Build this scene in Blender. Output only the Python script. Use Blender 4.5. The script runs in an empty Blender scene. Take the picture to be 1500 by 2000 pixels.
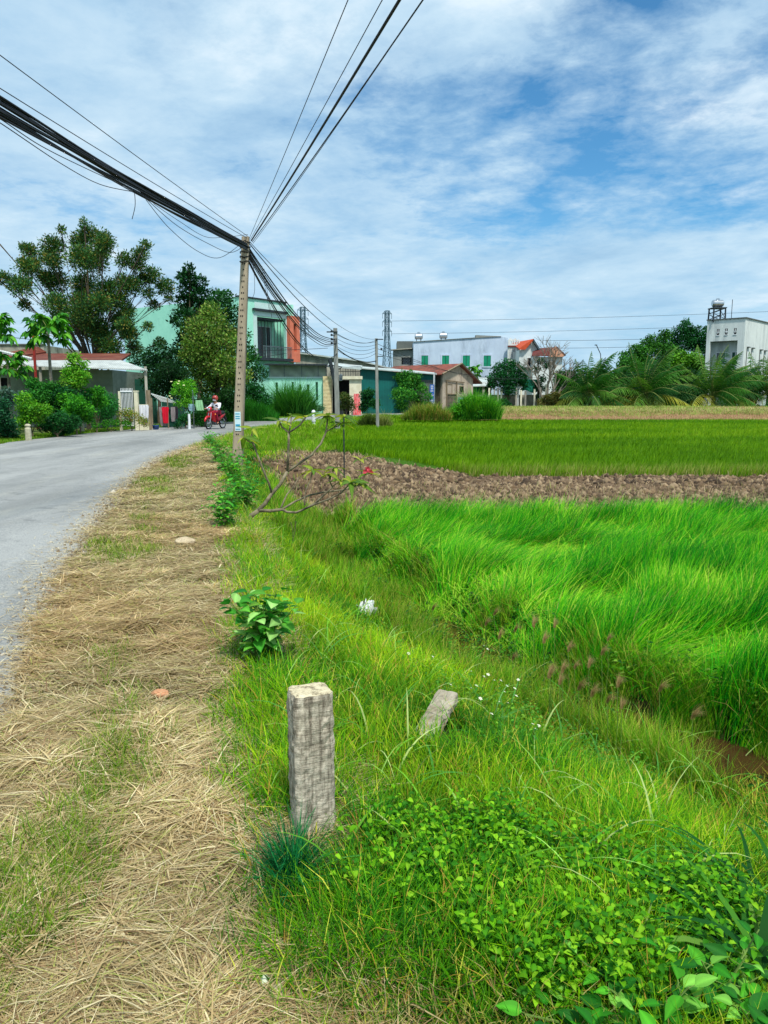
import bpy, math, random
import numpy as np
from mathutils import Vector, Matrix

SC = bpy.context.scene
COL = SC.collection
R = math.radians
rng = np.random.default_rng(7)
random.seed(7)

# ---------------------------------------------------------------- camera
CAM_H = 1.6
PITCH = R(8.53)
cam_data = bpy.data.cameras.new('camera')
cam = bpy.data.objects.new('camera', cam_data)
COL.objects.link(cam)
cam.location = (0, 0, CAM_H)
cam.rotation_euler = (R(90) - PITCH, 0, 0)
cam_data.sensor_fit = 'VERTICAL'
cam_data.sensor_height = 36
cam_data.lens = 27
cam_data.clip_start = 0.05
cam_data.clip_end = 3000
SC.camera = cam

# ---------------------------------------------------------------- world, sun, exposure
SUN_EL, SUN_AZ = R(60), R(160)      # azimuth: 0 = +y, clockwise; the sun stands to the right and behind
world = bpy.data.worlds.new('World')
SC.world = world
world.use_nodes = True
wn, wl = world.node_tree.nodes, world.node_tree.links
wn.clear()


def wnode(t, **kw):
    n = wn.new(t)
    for k, v in kw.items():
        setattr(n, k, v)
    return n


def wmath(op, a, b=None, c=None, clamp=False):
    n = wn.new('ShaderNodeMath'); n.operation = op; n.use_clamp = clamp
    for i, v in enumerate((a, b, c)):
        if v is None: continue
        if isinstance(v, (int, float)): n.inputs[i].default_value = v
        else: wl.new(v, n.inputs[i])
    return n.outputs[0]


def wramp(fac, stops):
    n = wn.new('ShaderNodeValToRGB')
    e = n.color_ramp.elements
    while len(e) < len(stops): e.new(0.5)
    for i, (p, c) in enumerate(stops):
        e[i].position = p
        e[i].color = (c, c, c, 1) if isinstance(c, (int, float)) else (*c, 1)
    wl.new(fac, n.inputs[0])
    return n.outputs[0]


sky = wnode('ShaderNodeTexSky', sky_type='NISHITA')
sky.sun_disc = False
sky.sun_elevation = SUN_EL
sky.sun_rotation = SUN_AZ
sky.air_density = 1.0
sky.dust_density = 0.6
sky.ozone_density = 2.0
tc = wnode('ShaderNodeTexCoord')
sep = wnode('ShaderNodeSeparateXYZ')
wl.new(tc.outputs['Generated'], sep.inputs[0])
zz = wmath('ADD', wmath('MAXIMUM', sep.outputs[2], 0.0), 0.12)
px_, py_ = wmath('DIVIDE', sep.outputs[0], zz), wmath('DIVIDE', sep.outputs[1], zz)
comb = wnode('ShaderNodeCombineXYZ')
wl.new(px_, comb.inputs[0]); wl.new(py_, comb.inputs[1])


def wnoise(scale, detail, rough, dist=0.0, off=(0, 0, 0), sc=(1, 1, 1), rot=0.0):
    m = wnode('ShaderNodeMapping')
    m.inputs['Location'].default_value = off
    m.inputs['Scale'].default_value = sc
    m.inputs['Rotation'].default_value = (0, 0, rot)
    wl.new(comb.outputs[0], m.inputs[0])
    n = wnode('ShaderNodeTexNoise')
    n.inputs['Scale'].default_value = scale
    n.inputs['Detail'].default_value = detail
    n.inputs['Roughness'].default_value = rough
    n.inputs['Distortion'].default_value = dist
    wl.new(m.outputs[0], n.inputs['Vector'])
    return n.outputs['Fac']


n_big = wnoise(0.9, 5, 0.55, 0.6, (3.1, 1.7, 0), (1, 0.8, 1))
n_mid = wnoise(2.6, 7, 0.58, 0.3, (0.4, 7.0, 0), (1.0, 0.95, 1), 0.3)
n_fine = wnoise(10, 8, 0.66, 0.2, (5, 2, 0), (1, 1.0, 1), 0.5)
n_shade = wnoise(1.25, 7, 0.58, 0.4, (9.0, 4.0, 0), (1, 0.95, 1), -0.2)


def gap(cx, cy, rad, amt):
    dx, dy = wmath('SUBTRACT', px_, cx), wmath('SUBTRACT', py_, cy)
    d = wmath('SQRT', wmath('ADD', wmath('MULTIPLY', dx, dx), wmath('MULTIPLY', wmath('MULTIPLY', dy, dy), 0.8)))
    return wmath('MULTIPLY', wmath('SUBTRACT', 1.0, wmath('DIVIDE', d, rad), clamp=True), amt)


bias = gap(0.62, 2.40, 0.80, 0.31)
for g in ((0.50, 1.60, 0.26, 0.30), (-0.06, 2.00, 0.30, 0.21), (-1.15, 2.60, 0.45, 0.12), (1.1, 2.75, 0.45, 0.20), (0.45, 3.05, 0.5, 0.14), (0.32, 1.98, 0.22, 0.12), (0.9, 1.75, 0.2, 0.12)):
    bias = wmath('ADD', bias, gap(*g))
dens = wmath('ADD', wmath('ADD', wmath('MULTIPLY', n_big, 0.50), wmath('MULTIPLY', n_mid, 0.42)), wmath('MULTIPLY', n_fine, 0.30))
dens = wmath('SUBTRACT', wmath('SUBTRACT', dens, 0.01), bias)
cover = wramp(dens, [(0.29, 0.0), (0.39, 0.42), (0.48, 0.84), (0.60, 1.0)])
shade = wmath('ADD', wmath('MULTIPLY', n_shade, 0.70), wmath('MULTIPLY', n_mid, 0.34))
shade = wmath('ADD', shade, wmath('MULTIPLY', wmath('SUBTRACT', n_fine, 0.5), 0.14))
ccol = wramp(shade, [(0.32, (0.27, 0.45, 0.64)), (0.45, (0.37, 0.555, 0.725)), (0.57, (0.49, 0.655, 0.785)), (0.70, (0.74, 0.83, 0.89))])
csc = wnode('ShaderNodeVectorMath', operation='SCALE')
wl.new(ccol, csc.inputs[0]); csc.inputs['Scale'].default_value = 10.5
# blue of the clear air, cyan as the photograph has it
bl = wnode('ShaderNodeVectorMath', operation='MULTIPLY')
wl.new(sky.outputs[0], bl.inputs[0]); bl.inputs[1].default_value = (0.50, 1.05, 1.28)
mx = wnode('ShaderNodeMix', data_type='RGBA')
wl.new(cover, mx.inputs[0]); wl.new(bl.outputs[0], mx.inputs[6]); wl.new(csc.outputs[0], mx.inputs[7])
# pale air near the horizon
hz = wmath('POWER', wmath('SUBTRACT', 1.0, wmath('MULTIPLY', wmath('MAXIMUM', sep.outputs[2], 0.0), 3.2), clamp=True), 2.2)
mh = wnode('ShaderNodeMix', data_type='RGBA')
wl.new(wmath('MULTIPLY', hz, 0.75), mh.inputs[0]); wl.new(mx.outputs[2], mh.inputs[6])
mh.inputs[7].default_value = (3.9, 6.2, 7.9, 1)
bg = wnode('ShaderNodeBackground')
bg.inputs[1].default_value = 0.096
wl.new(mh.outputs[2], bg.inputs[0])
wo = wnode('ShaderNodeOutputWorld')
wl.new(bg.outputs[0], wo.inputs[0])

sd = bpy.data.lights.new('sun', 'SUN')
sd.energy = 3.7
sd.angle = R(5)
sd.color = (1.0, 0.955, 0.87)
sun = bpy.data.objects.new('sun', sd)
COL.objects.link(sun)
sdir = Vector((math.sin(SUN_AZ) * math.cos(SUN_EL), math.cos(SUN_AZ) * math.cos(SUN_EL), math.sin(SUN_EL)))
sun.rotation_euler = sdir.to_track_quat('Z', 'Y').to_euler()

SC.view_settings.view_transform = 'Standard'
SC.view_settings.look = 'None'
SC.view_settings.exposure = 0.27
SC.view_settings.gamma = 1
SC.view_settings.use_curve_mapping = False
SC.cycles.max_bounces = 6
SC.cycles.diffuse_bounces = 3
SC.cycles.transmission_bounces = 3
SC.cycles.glossy_bounces = 2

# ---------------------------------------------------------------- projection helpers (photograph pixels, 1500 x 2000, to places in the world)
CP, SP = math.cos(PITCH), math.sin(PITCH)


def at(px, py, Y):
    """the world point at distance Y that a point of the photograph shows"""
    dx, dy, dz = px - 750.0, 1500 * CP + (1000 - py) * SP, (1000 - py) * CP - 1500 * SP
    t = Y / dy
    return Vector((dx * t, Y, CAM_H + dz * t))


def gx(px, Y):
    return at(px, 780, Y).x


def gz(py, Y):
    return at(750, py, Y).z


def onz(px, py, z=0.0):
    dx, dy, dz = px - 750.0, 1500 * CP + (1000 - py) * SP, (1000 - py) * CP - 1500 * SP
    t = (z - CAM_H) / dz
    return Vector((dx * t, dy * t, z))


def S(r, g, b, k=1.0):
    f = lambda v: (v / 255 / 12.92 if v / 255 <= 0.04045 else ((v / 255 + 0.055) / 1.055) ** 2.4) * k
    return (f(r), f(g), f(b))


# ---------------------------------------------------------------- numpy noise
def vnoise(x, y, s, seed=0):
    r = np.random.default_rng(seed + 100).random((64, 64))
    u, v = np.asarray(x) * s, np.asarray(y) * s
    i, j = np.floor(u).astype(int), np.floor(v).astype(int)
    fu, fv = u - i, v - j
    fu, fv = fu * fu * (3 - 2 * fu), fv * fv * (3 - 2 * fv)
    a, b = r[i % 64, j % 64], r[(i + 1) % 64, j % 64]
    c, d = r[i % 64, (j + 1) % 64], r[(i + 1) % 64, (j + 1) % 64]
    return (a * (1 - fu) + b * fu) * (1 - fv) + (c * (1 - fu) + d * fu) * fv


def fbm(x, y, s, seed=0, n=3):
    t, a, w = 0, 1.0, 0
    for k in range(n):
        t = t + a * vnoise(np.asarray(x) + 3.7 * k, np.asarray(y) - 2.3 * k, s * 2 ** k, seed + k)
        w += a; a *= 0.5
    return t / w


def sm(t):
    t = np.clip(t, 0, 1)
    return t * t * (3 - 2 * t)


# ---------------------------------------------------------------- materials
def nodes_of(m):
    m.use_nodes = True
    nt = m.node_tree
    return nt, nt.nodes, nt.links, nt.nodes['Principled BSDF']


def pm(name, c1, c2=None, scale=3.0, rough=0.85, bump=0.0, metal=0.0, bscale=None, stretch=(1, 1, 1), c3=None, s3=0.6, spec=0.35, lines=None):
    """procedural paint, plaster, tin or stone: two tones mixed by noise, worn by a third tone, bumped"""
    m = bpy.data.materials.new(name)
    nt, N, L, P = nodes_of(m)
    P.inputs['Roughness'].default_value = rough
    P.inputs['Metallic'].default_value = metal
    P.inputs['Specular IOR Level'].default_value = spec
    if c2 is None: c2 = tuple(v * 0.78 for v in c1)
    t = N.new('ShaderNodeTexCoord'); mp = N.new('ShaderNodeMapping')
    mp.inputs['Scale'].default_value = stretch
    L.new(t.outputs['Object'], mp.inputs[0])
    n = N.new('ShaderNodeTexNoise'); n.inputs['Scale'].default_value = scale; n.inputs['Detail'].default_value = 7; n.inputs['Roughness'].default_value = 0.65
    L.new(mp.outputs[0], n.inputs['Vector'])
    r = N.new('ShaderNodeValToRGB')
    r.color_ramp.elements[0].position = 0.36; r.color_ramp.elements[0].color = (*c2, 1)
    r.color_ramp.elements[1].position = 0.62; r.color_ramp.elements[1].color = (*c1, 1)
    L.new(n.outputs['Fac'], r.inputs[0])
    out = r.outputs[0]
    if c3 is not None:
        n3 = N.new('ShaderNodeTexNoise'); n3.inputs['Scale'].default_value = s3; n3.inputs['Detail'].default_value = 9; n3.inputs['Roughness'].default_value = 0.75
        L.new(mp.outputs[0], n3.inputs['Vector'])
        r3 = N.new('ShaderNodeValToRGB'); r3.color_ramp.elements[0].position = 0.50; r3.color_ramp.elements[1].position = 0.68
        r3.color_ramp.elements[0].color = (0, 0, 0, 1); r3.color_ramp.elements[1].color = (1, 1, 1, 1)
        L.new(n3.outputs['Fac'], r3.inputs[0])
        x = N.new('ShaderNodeMix'); x.data_type = 'RGBA'
        L.new(r3.outputs[0], x.inputs[0]); L.new(out, x.inputs[6]); x.inputs[7].default_value = (*c3, 1)
        out = x.outputs[2]
    if lines:                       # courses of brick, tile or corrugation: (axis, per metre, depth of tone)
        w = N.new('ShaderNodeTexWave'); w.wave_type = 'BANDS'; w.bands_direction = lines[0]
        w.inputs['Scale'].default_value = lines[1]; w.inputs['Distortion'].default_value = lines[3] if len(lines) > 3 else 0
        L.new(t.outputs['Object'], w.inputs['Vector'])
        x = N.new('ShaderNodeMix'); x.data_type = 'RGBA'; x.blend_type = 'MULTIPLY'
        x.inputs[0].default_value = lines[2]
        L.new(out, x.inputs[6]); L.new(w.outputs['Color'], x.inputs[7])
        out = x.outputs[2]
    L.new(out, P.inputs['Base Color'])
    if bump:
        nb = N.new('ShaderNodeTexNoise'); nb.inputs['Scale'].default_value = bscale or scale * 6; nb.inputs['Detail'].default_value = 6
        L.new(mp.outputs[0], nb.inputs['Vector'])
        b = N.new('ShaderNodeBump'); b.inputs['Strength'].default_value = bump; b.inputs['Distance'].default_value = 0.02
        L.new(nb.outputs['Fac'], b.inputs['Height']); L.new(b.outputs[0], P.inputs['Normal'])
    return m


def leafmat(name, trans=0.35, rough=0.5, spec=0.35):
    m = bpy.data.materials.new(name)
    nt, N, L, P = nodes_of(m)
    a = N.new('ShaderNodeAttribute'); a.attribute_name = 'tint'
    L.new(a.outputs['Color'], P.inputs['Base Color'])
    P.inputs['Roughness'].default_value = rough
    P.inputs['Specular IOR Level'].default_value = spec
    tr = N.new('ShaderNodeBsdfTranslucent')
    hs = N.new('ShaderNodeVectorMath'); hs.operation = 'MULTIPLY'
    L.new(a.outputs['Color'], hs.inputs[0]); hs.inputs[1].default_value = (1.35, 1.25, 0.6)
    L.new(hs.outputs[0], tr.inputs['Color'])
    mxs = N.new('ShaderNodeMixShader'); mxs.inputs[0].default_value = trans
    L.new(P.outputs[0], mxs.inputs[1]); L.new(tr.outputs[0], mxs.inputs[2])
    L.new(mxs.outputs[0], N['Material Output'].inputs[0])
    return m


LEAF = leafmat('leaf_green', 0.35, 0.6, 0.18)
BLADE = leafmat('grass_blade', 0.28, 0.6, 0.14)
STRAW = leafmat('dry_straw', 0.15, 0.7, 0.2)
DULL = leafmat('tree_leaf', 0.22, 0.6, 0.18)


# ---------------------------------------------------------------- objects
def thing(name, label, cat, loc=(0, 0, 0), rz=0.0, group=None, scale=1.0):
    o = bpy.data.objects.new(name, None)
    o.empty_display_size = 0.2
    COL.objects.link(o)
    o.location = loc; o.rotation_euler = (0, 0, rz); o.scale = (scale,) * 3
    o['label'] = label; o['category'] = cat
    if group: o['group'] = group
    return o


def tag(o, label, cat, group=None, kind=None):
    o['label'] = label; o['category'] = cat
    if group: o['group'] = group
    if kind: o['kind'] = kind
    return o


def copy_tree(o, parent=None):
    c = o.copy(); COL.objects.link(c)
    if parent is not None:
        c.parent = parent
    for ch in [k for k in KIDS.get(o.name, [])]:
        d = copy_tree(ch, c)
        KIDS.setdefault(c.name, []).append(d)
    return c


KIDS = {}


def adopt(o, parent):
    if parent is not None:
        o.parent = parent
        KIDS.setdefault(parent.name, []).append(o)


class MB:
    """collects shapes and links them as ONE mesh object"""

    def __init__(s):
        s.v, s.f = [], []

    def add(s, vs, fs):
        n = len(s.v)
        s.v += [tuple(v) for v in vs]
        s.f += [tuple(i + n for i in f) for f in fs]
        return s

    def box(s, x0, x1, y0, y1, z0, z1):
        return s.add([(x0, y0, z0), (x1, y0, z0), (x1, y1, z0), (x0, y1, z0), (x0, y0, z1), (x1, y0, z1), (x1, y1, z1), (x0, y1, z1)],
                     [(0, 3, 2, 1), (4, 5, 6, 7), (0, 1, 5, 4), (1, 2, 6, 5), (2, 3, 7, 6), (3, 0, 4, 7)])

    def slab(s, quad, thick):
        """a quad of four points given thickness downwards"""
        q = [Vector(p) for p in quad]
        lo = [p - Vector((0, 0, thick)) for p in q]
        return s.add(q + lo, [(0, 1, 2, 3), (7, 6, 5, 4), (0, 4, 5, 1), (1, 5, 6, 2), (2, 6, 7, 3), (3, 7, 4, 0)])

    def prism(s, poly, y0, y1):
        """polygon in x,z pushed along y"""
        n = len(poly)
        vs = [(x, y0, z) for x, z in poly] + [(x, y1, z) for x, z in poly]
        fs = [tuple(range(n)), tuple(range(2 * n - 1, n - 1, -1))] + [(i, i + n, (i + 1) % n + n, (i + 1) % n) for i in range(n)]
        return s.add(vs, fs)

    def tube(s, pts, rad, n=6, cap=True):
        pts = [Vector(p) for p in pts]
        if isinstance(rad, (int, float)): rad = [rad] * len(pts)
        base = len(s.v)
        up = Vector((0.13, 0.21, 1)).normalized()
        for i, p in enumerate(pts):
            d = (pts[min(i + 1, len(pts) - 1)] - pts[max(i - 1, 0)])
            d = d.normalized() if d.length > 1e-9 else Vector((0, 0, 1))
            a = d.cross(up)
            if a.length < 0.05: a = d.cross(Vector((1, 0, 0)))
            a.normalize(); b = d.cross(a)
            for k in range(n):
                t = 2 * math.pi * k / n
                s.v.append(tuple(p + (a * math.cos(t) + b * math.sin(t)) * rad[i]))
        for i in range(len(pts) - 1):
            for k in range(n):
                a0, a1 = base + i * n + k, base + i * n + (k + 1) % n
                s.f.append((a0, a1, a1 + n, a0 + n))
        if cap:
            s.f.append(tuple(base + k for k in reversed(range(n))))
            s.f.append(tuple(base + (len(pts) - 1) * n + k for k in range(n)))
        return s

    def bar(s, p, q, w, n=4):
        return s.tube([p, q], w * (0.7071 if n == 4 else 1), n)

    def lathe(s, prof, c=(0, 0, 0), n=12):
        """profile of (radius, z) turned about the vertical"""
        base = len(s.v)
        for r_, z in prof:
            for k in range(n):
                t = 2 * math.pi * k / n
                s.v.append((c[0] + r_ * math.cos(t), c[1] + r_ * math.sin(t), c[2] + z))
        for i in range(len(prof) - 1):
            for k in range(n):
                a0, a1 = base + i * n + k, base + i * n + (k + 1) % n
                s.f.append((a0, a1, a1 + n, a0 + n))
        s.f.append(tuple(base + k for k in reversed(range(n))))
        s.f.append(tuple(base + (len(prof) - 1) * n + k for k in range(n)))
        return s

    def wall(s, x0, x1, z0, z1, y0, y1, holes=()):
        """a wall in x,z with rectangular openings (x0,x1,z0,z1)"""
        xs = sorted({x0, x1, *[v for h in holes for v in h[:2] if x0 < v < x1]})
        for a, b in zip(xs, xs[1:]):
            hs = sorted([(h[2], h[3]) for h in holes if h[0] <= a + 1e-6 and h[1] >= b - 1e-6])
            z = z0
            for lo, hi in hs:
                if lo > z + 1e-6: s.box(a, b, y0, y1, z, lo)
                z = max(z, hi)
            if z < z1 - 1e-6: s.box(a, b, y0, y1, z, z1)
        return s

    def build(s, name, mat, parent=None, smooth=False, bevel=0.0, label=None):
        me = bpy.data.meshes.new(name)
        me.from_pydata(s.v, [], s.f)
        me.validate()
        me.materials.append(mat)
        if smooth:
            me.polygons.foreach_set('use_smooth', [True] * len(me.polygons))
        o = bpy.data.objects.new(name, me)
        COL.objects.link(o)
        adopt(o, parent)
        if bevel:
            b = o.modifiers.new('bevel', 'BEVEL'); b.width = bevel; b.segments = 2; b.limit_method = 'ANGLE'
        if label: o['label'] = label
        return o


def npmesh(name, V, F, C, mat, parent=None, smooth=False):
    """V: (N,k,3) copies of a k-vertex piece, F: (f,m) its faces, C: (N,k,3) tint. ONE mesh object"""
    N, k = V.shape[:2]
    F = np.asarray(F, dtype=np.int64)
    f, m = F.shape
    idx = (F[None] + (np.arange(N) * k)[:, None, None]).reshape(-1)
    me = bpy.data.meshes.new(name)
    me.vertices.add(N * k)
    me.vertices.foreach_set('co', np.ascontiguousarray(V, dtype=np.float32).reshape(-1))
    me.loops.add(len(idx)); me.loops.foreach_set('vertex_index', idx.astype(np.int32))
    me.polygons.add(N * f)
    me.polygons.foreach_set('loop_start', (np.arange(N * f) * m).astype(np.int32))
    if smooth: me.polygons.foreach_set('use_smooth', np.ones(N * f, dtype=bool))
    me.update(calc_edges=True)
    a = me.color_attributes.new('tint', 'FLOAT_COLOR', 'POINT')
    c4 = np.ones((N * k, 4), dtype=np.float32)
    c4[:, :3] = np.clip(C, 0, 1).reshape(-1, 3)
    a.data.foreach_set('color', c4.reshape(-1))
    me.materials.append(mat)
    o = bpy.data.objects.new(name, me)
    COL.objects.link(o)
    adopt(o, parent)
    return o


def blades(P, L, W, az, th0, th1, seg, root, tip, twist=None):
    """ribbons growing from P; th0/th1 the angle from the vertical at foot and tip"""
    n = len(P)
    t = np.linspace(0, 1, seg + 1)
    th = th0[:, None] + (th1 - th0)[:, None] * (t[None] ** 1.2)
    ds = L[:, None] / seg
    mid = (th[:, 1:] + th[:, :-1]) / 2
    hor = np.concatenate([np.zeros((n, 1)), np.cumsum(np.sin(mid) * ds, 1)], 1)
    ver = np.concatenate([np.zeros((n, 1)), np.cumsum(np.cos(mid) * ds, 1)], 1)
    d = np.stack([np.cos(az), np.sin(az)], 1)
    c = np.zeros((n, seg + 1, 3))
    c[:, :, :2] = P[:, None, :2] + hor[:, :, None] * d[:, None]
    c[:, :, 2] = P[:, None, 2] + ver
    tw = az + math.pi / 2 + (twist if twist is not None else rng.normal(0, 0.6, n))
    wv = np.stack([np.cos(tw), np.sin(tw), np.zeros(n)], 1)
    prof = (1 - t ** 2.2) * 0.92 + 0.08
    wv = wv[:, None] * (W[:, None] * prof[None] / 2)[:, :, None]
    V = np.empty((n, 2 * (seg + 1), 3))
    V[:, 0::2] = c - wv
    V[:, 1::2] = c + wv
    F = [(2 * i, 2 * i + 1, 2 * i + 3, 2 * i + 2) for i in range(seg)]
    cc = root[:, None] * (1 - t)[None, :, None] + tip[:, None] * t[None, :, None]  # most callers darken the root: shade low in the grass put into colour
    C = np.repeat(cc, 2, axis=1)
    return V, F, C


LEAF_F = [(0, 1, 2), (0, 2, 3), (1, 4, 5), (1, 5, 2), (2, 5, 6), (2, 6, 3), (4, 7, 5), (5, 7, 6)]


def fine_leaves(P, D, L, W, C, fold=0.14, droop=0.3, K=7):
    """leaves seen close by: a folded, curving blade with a pale midrib"""
    n = len(P)
    D = D / np.linalg.norm(D, axis=1, keepdims=True)
    up = np.tile([0.0, 0.0, 1.0], (n, 1)) + rng.normal(0, 0.3, (n, 3))
    s = np.cross(D, up); s /= np.linalg.norm(s, axis=1, keepdims=True) + 1e-9
    u = np.cross(s, D)
    t = np.linspace(0, 1, K + 1)
    prof = np.sin(np.pi * t ** 0.72) ** 0.85 * (1 - 0.25 * t)
    prof[0] = 0.03; prof[-1] = 0.01
    cur = rng.uniform(0.5, 1.5, n)[:, None] * droop
    V = np.empty((n, K + 1, 5, 3))
    ph = rng.uniform(0, 6.3, n)[:, None]
    c = P[:, None] + D[:, None] * (L[:, None] * t[None])[..., None]
    c[..., 2] -= cur * L[:, None] * t[None] ** 2
    for k, q in enumerate((-1, -0.55, 0, 0.55, 1)):
        lift = (abs(q) * fold + 0.03 * abs(q) * np.sin(ph + 9 * t[None])) * W[:, None]
        V[:, :, k] = c + s[:, None] * (W[:, None] * 0.5 * q * prof[None])[..., None] + u[:, None] * (lift * prof[None])[..., None]
    V = V.reshape(n, -1, 3)
    F = [(i * 5 + k, i * 5 + k + 1, (i + 1) * 5 + k + 1, (i + 1) * 5 + k) for i in range(K) for k in range(4)]
    tone = np.tile(np.array([0.95, 1.0, 1.35, 1.0, 0.95]), K + 1)
    Cc = C[:, None] * tone[None, :, None]
    return V, F, Cc


def leaves(P, D, L, W, C, fold=0.25, droop=0.25, shape=(1.0, 0.85)):
    """ovate leaves: P foot, D direction of the midrib"""
    n = len(P)
    D = D / np.linalg.norm(D, axis=1, keepdims=True)
    up = np.tile([0.0, 0.0, 1.0], (n, 1)) + rng.normal(0, 0.35, (n, 3))
    s = np.cross(D, up); s /= np.linalg.norm(s, axis=1, keepdims=True) + 1e-9
    u = np.cross(s, D)
    L_, W_ = L[:, None], W[:, None]
    z = np.array([[0, 0, 1.0]])
    c0 = P
    c1 = P + D * L_ * 0.33 + u * L_ * 0.05
    c2 = P + D * L_ * 0.7 - z * L_ * droop * 0.3
    c3 = P + D * L_ - z * L_ * droop
    r1, l1 = c1 + s * W_ * 0.5 * shape[0] + u * W_ * fold, c1 - s * W_ * 0.5 * shape[0] + u * W_ * fold
    r2, l2 = c2 + s * W_ * 0.5 * shape[1] + u * W_ * fold, c2 - s * W_ * 0.5 * shape[1] + u * W_ * fold
    V = np.stack([c0, r1, c1, l1, r2, c2, l2, c3], 1)
    Cc = np.repeat(C[:, None], 8, 1) * (np.array([0.9, 1, 1.12, 1, 1, 1.12, 1, 1])[None, :, None])
    return V, LEAF_F, Cc


def pal(n, cols, w=None, jit=0.12):
    cols = np.array(cols, dtype=float)
    i = rng.choice(len(cols), n, p=None if w is None else np.array(w) / sum(w))
    return cols[i] * (1 + rng.normal(0, jit, (n, 1)))

# ---------------------------------------------------------------- the lie of the land
RE = np.array([(-0.2, -8), (-0.7, 0), (-1.8, 3.45), (-2.75, 6.2), (-3.6, 9.4), (-4.7, 14), (-5.6, 18.6), (-6.4, 26), (-6.75, 33), (-6.5, 40), (-5.3, 49), (-3.0, 58), (0.2, 66), (5.5, 73), (12, 77), (20, 79)], float)
LE = np.array([(-6.4, -8), (-7.4, 0), (-8.4, 4), (-9.3, 7), (-10.2, 10), (-11.4, 15), (-12.4, 20), (-13.25, 27), (-13.1, 34), (-11.9, 41), (-9.6, 51), (-7.4, 60), (-4.6, 68), (1.0, 77), (9.5, 83.5), (18, 86)], float)


def smooth_line(P, n=220):
    d = np.concatenate([[0], np.cumsum(np.linalg.norm(np.diff(P, axis=0), axis=1))])
    t = np.linspace(0, d[-1], n)
    q = np.stack([np.interp(t, d, P[:, 0]), np.interp(t, d, P[:, 1])], 1)
    for _ in range(6):
        q[1:-1] = q[1:-1] * 0.5 + (q[:-2] + q[2:]) * 0.25
    return q


RS, LS = smooth_line(RE), smooth_line(LE)


def xr(y): return np.interp(y, RS[:, 1], RS[:, 0])
def xl(y): return np.interp(y, LS[:, 1], LS[:, 0])
def xv(y): return np.interp(y, [-2, 1.4, 2.5, 4.4, 7.5, 10.7, 14, 19, 26, 33, 40, 49, 58, 66, 73, 79], [-0.25, -0.30, -0.38, -0.88, -1.45, -2.15, -2.9, -3.9, -5.2, -5.9, -5.7, -4.5, -2.2, 1.2, 6.5, 20])
def xd(y): return np.interp(y, [-2, 1, 2.5, 4, 4.66, 5.4, 7.95, 10, 12.5, 17.7, 24], [7.5, 5.2, 3.9, 2.75, 2.15, 1.45, 0.30, -0.35, -0.95, -1.7, -2.3])


def ghash(x, y):
    return fbm(x, y, 0.9, 3, 3) - 0.5


def hgt(x, y):
    x = np.asarray(x, float); y = np.asarray(y, float)
    v, d = xv(y), xd(y)
    fade = sm((y - 17) / 6)                       # the ditch peters out
    deep = 0.78 * (1 - fade) + 0.42 * fade
    floor_ = 0.45 - 0.10 * sm((y - 20) / 10)
    u = (x - v) / np.maximum(d - v, 0.5)
    u2 = np.where(y > 20, (x - v) / 3.2, u)
    z = np.where(u2 < 0, 0.0, np.where(u2 < 1, -deep * sm(u2) * (1 - fade) - deep * fade * sm(u2), -deep))
    over = sm((x - d - 0.12) / 0.35)
    z = np.where((u > 1) & (y < 24), -deep + (deep - floor_) * over, z)
    # rising again to the bank and the village beyond the fields
    rise = sm((y - 64) / 9) * (x > xv(y))
    z = z + rise * (0.62 * sm((x - 6) / 4) + 0.42) * np.where(z < -0.02, 1, 0)
    z = np.where((y > 73), np.where(x > 10, 0.5 * sm((x - 10) / 3), 0.0), z)
    # roughness off the road
    rd = np.maximum(x - xr(y), xl(y) - x)
    off = sm(rd / 0.8)
    z = z + off * (fbm(x, y, 0.8, 11, 3) - 0.5) * 0.10 * np.where(y > 60, 0.3, 1)
    z = np.where(rd < 0, -0.03, z)
    return z


def axis(parts):
    out = []
    for a, b, n in parts:
        out += list(np.linspace(a, b, n, endpoint=False))
    return np.array(out + [parts[-1][1]])


ax = axis([(-900, -60, 14), (-60, -14, 50), (-14, -4, 70), (-4, 8, 170), (8, 30, 80), (30, 90, 40), (90, 900, 14)])
ay = axis([(-60, -2, 20), (-2, 1, 20), (1, 24, 290), (24, 90, 150), (90, 200, 20), (200, 1600, 16)])
GX, GY = np.meshgrid(ax, ay)
GZ = hgt(GX, GY)


def plowed(x, y):
    left = np.interp(y, [12, 15, 20, 26, 30], [0.3, -2.0, -3.3, -3.6, -3.2])
    right = np.where(y < 19.6, 99.0, np.interp(y, [20.8, 23, 27, 30], [2.6, 0.8, -0.8, -2.5]))
    return sm((y - 12.0 - 0.25 * ghash(x, y)) / 0.5) * sm((29 - y) / 3) * sm((x - left) / 0.8 + 0.3) * sm((right - x) / 0.8)


PLW = plowed(GX, GY)
GZ = GZ + PLW * ((fbm(GX, GY, 2.2, 31, 3) - 0.42) * 0.16 + 0.02)

nx, ny = len(ax), len(ay)
tint = np.zeros((ny, nx, 3))
tint[:] = S(118, 112, 82)
RD = np.maximum(GX - xr(GY), xl(GY) - GX)
U = (GX - xv(GY)) / np.maximum(xd(GY) - xv(GY), 0.5)


def put(mask, c):
    global tint
    m = np.clip(mask, 0, 1)[..., None]
    tint = tint * (1 - m) + np.array(c) * m


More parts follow.
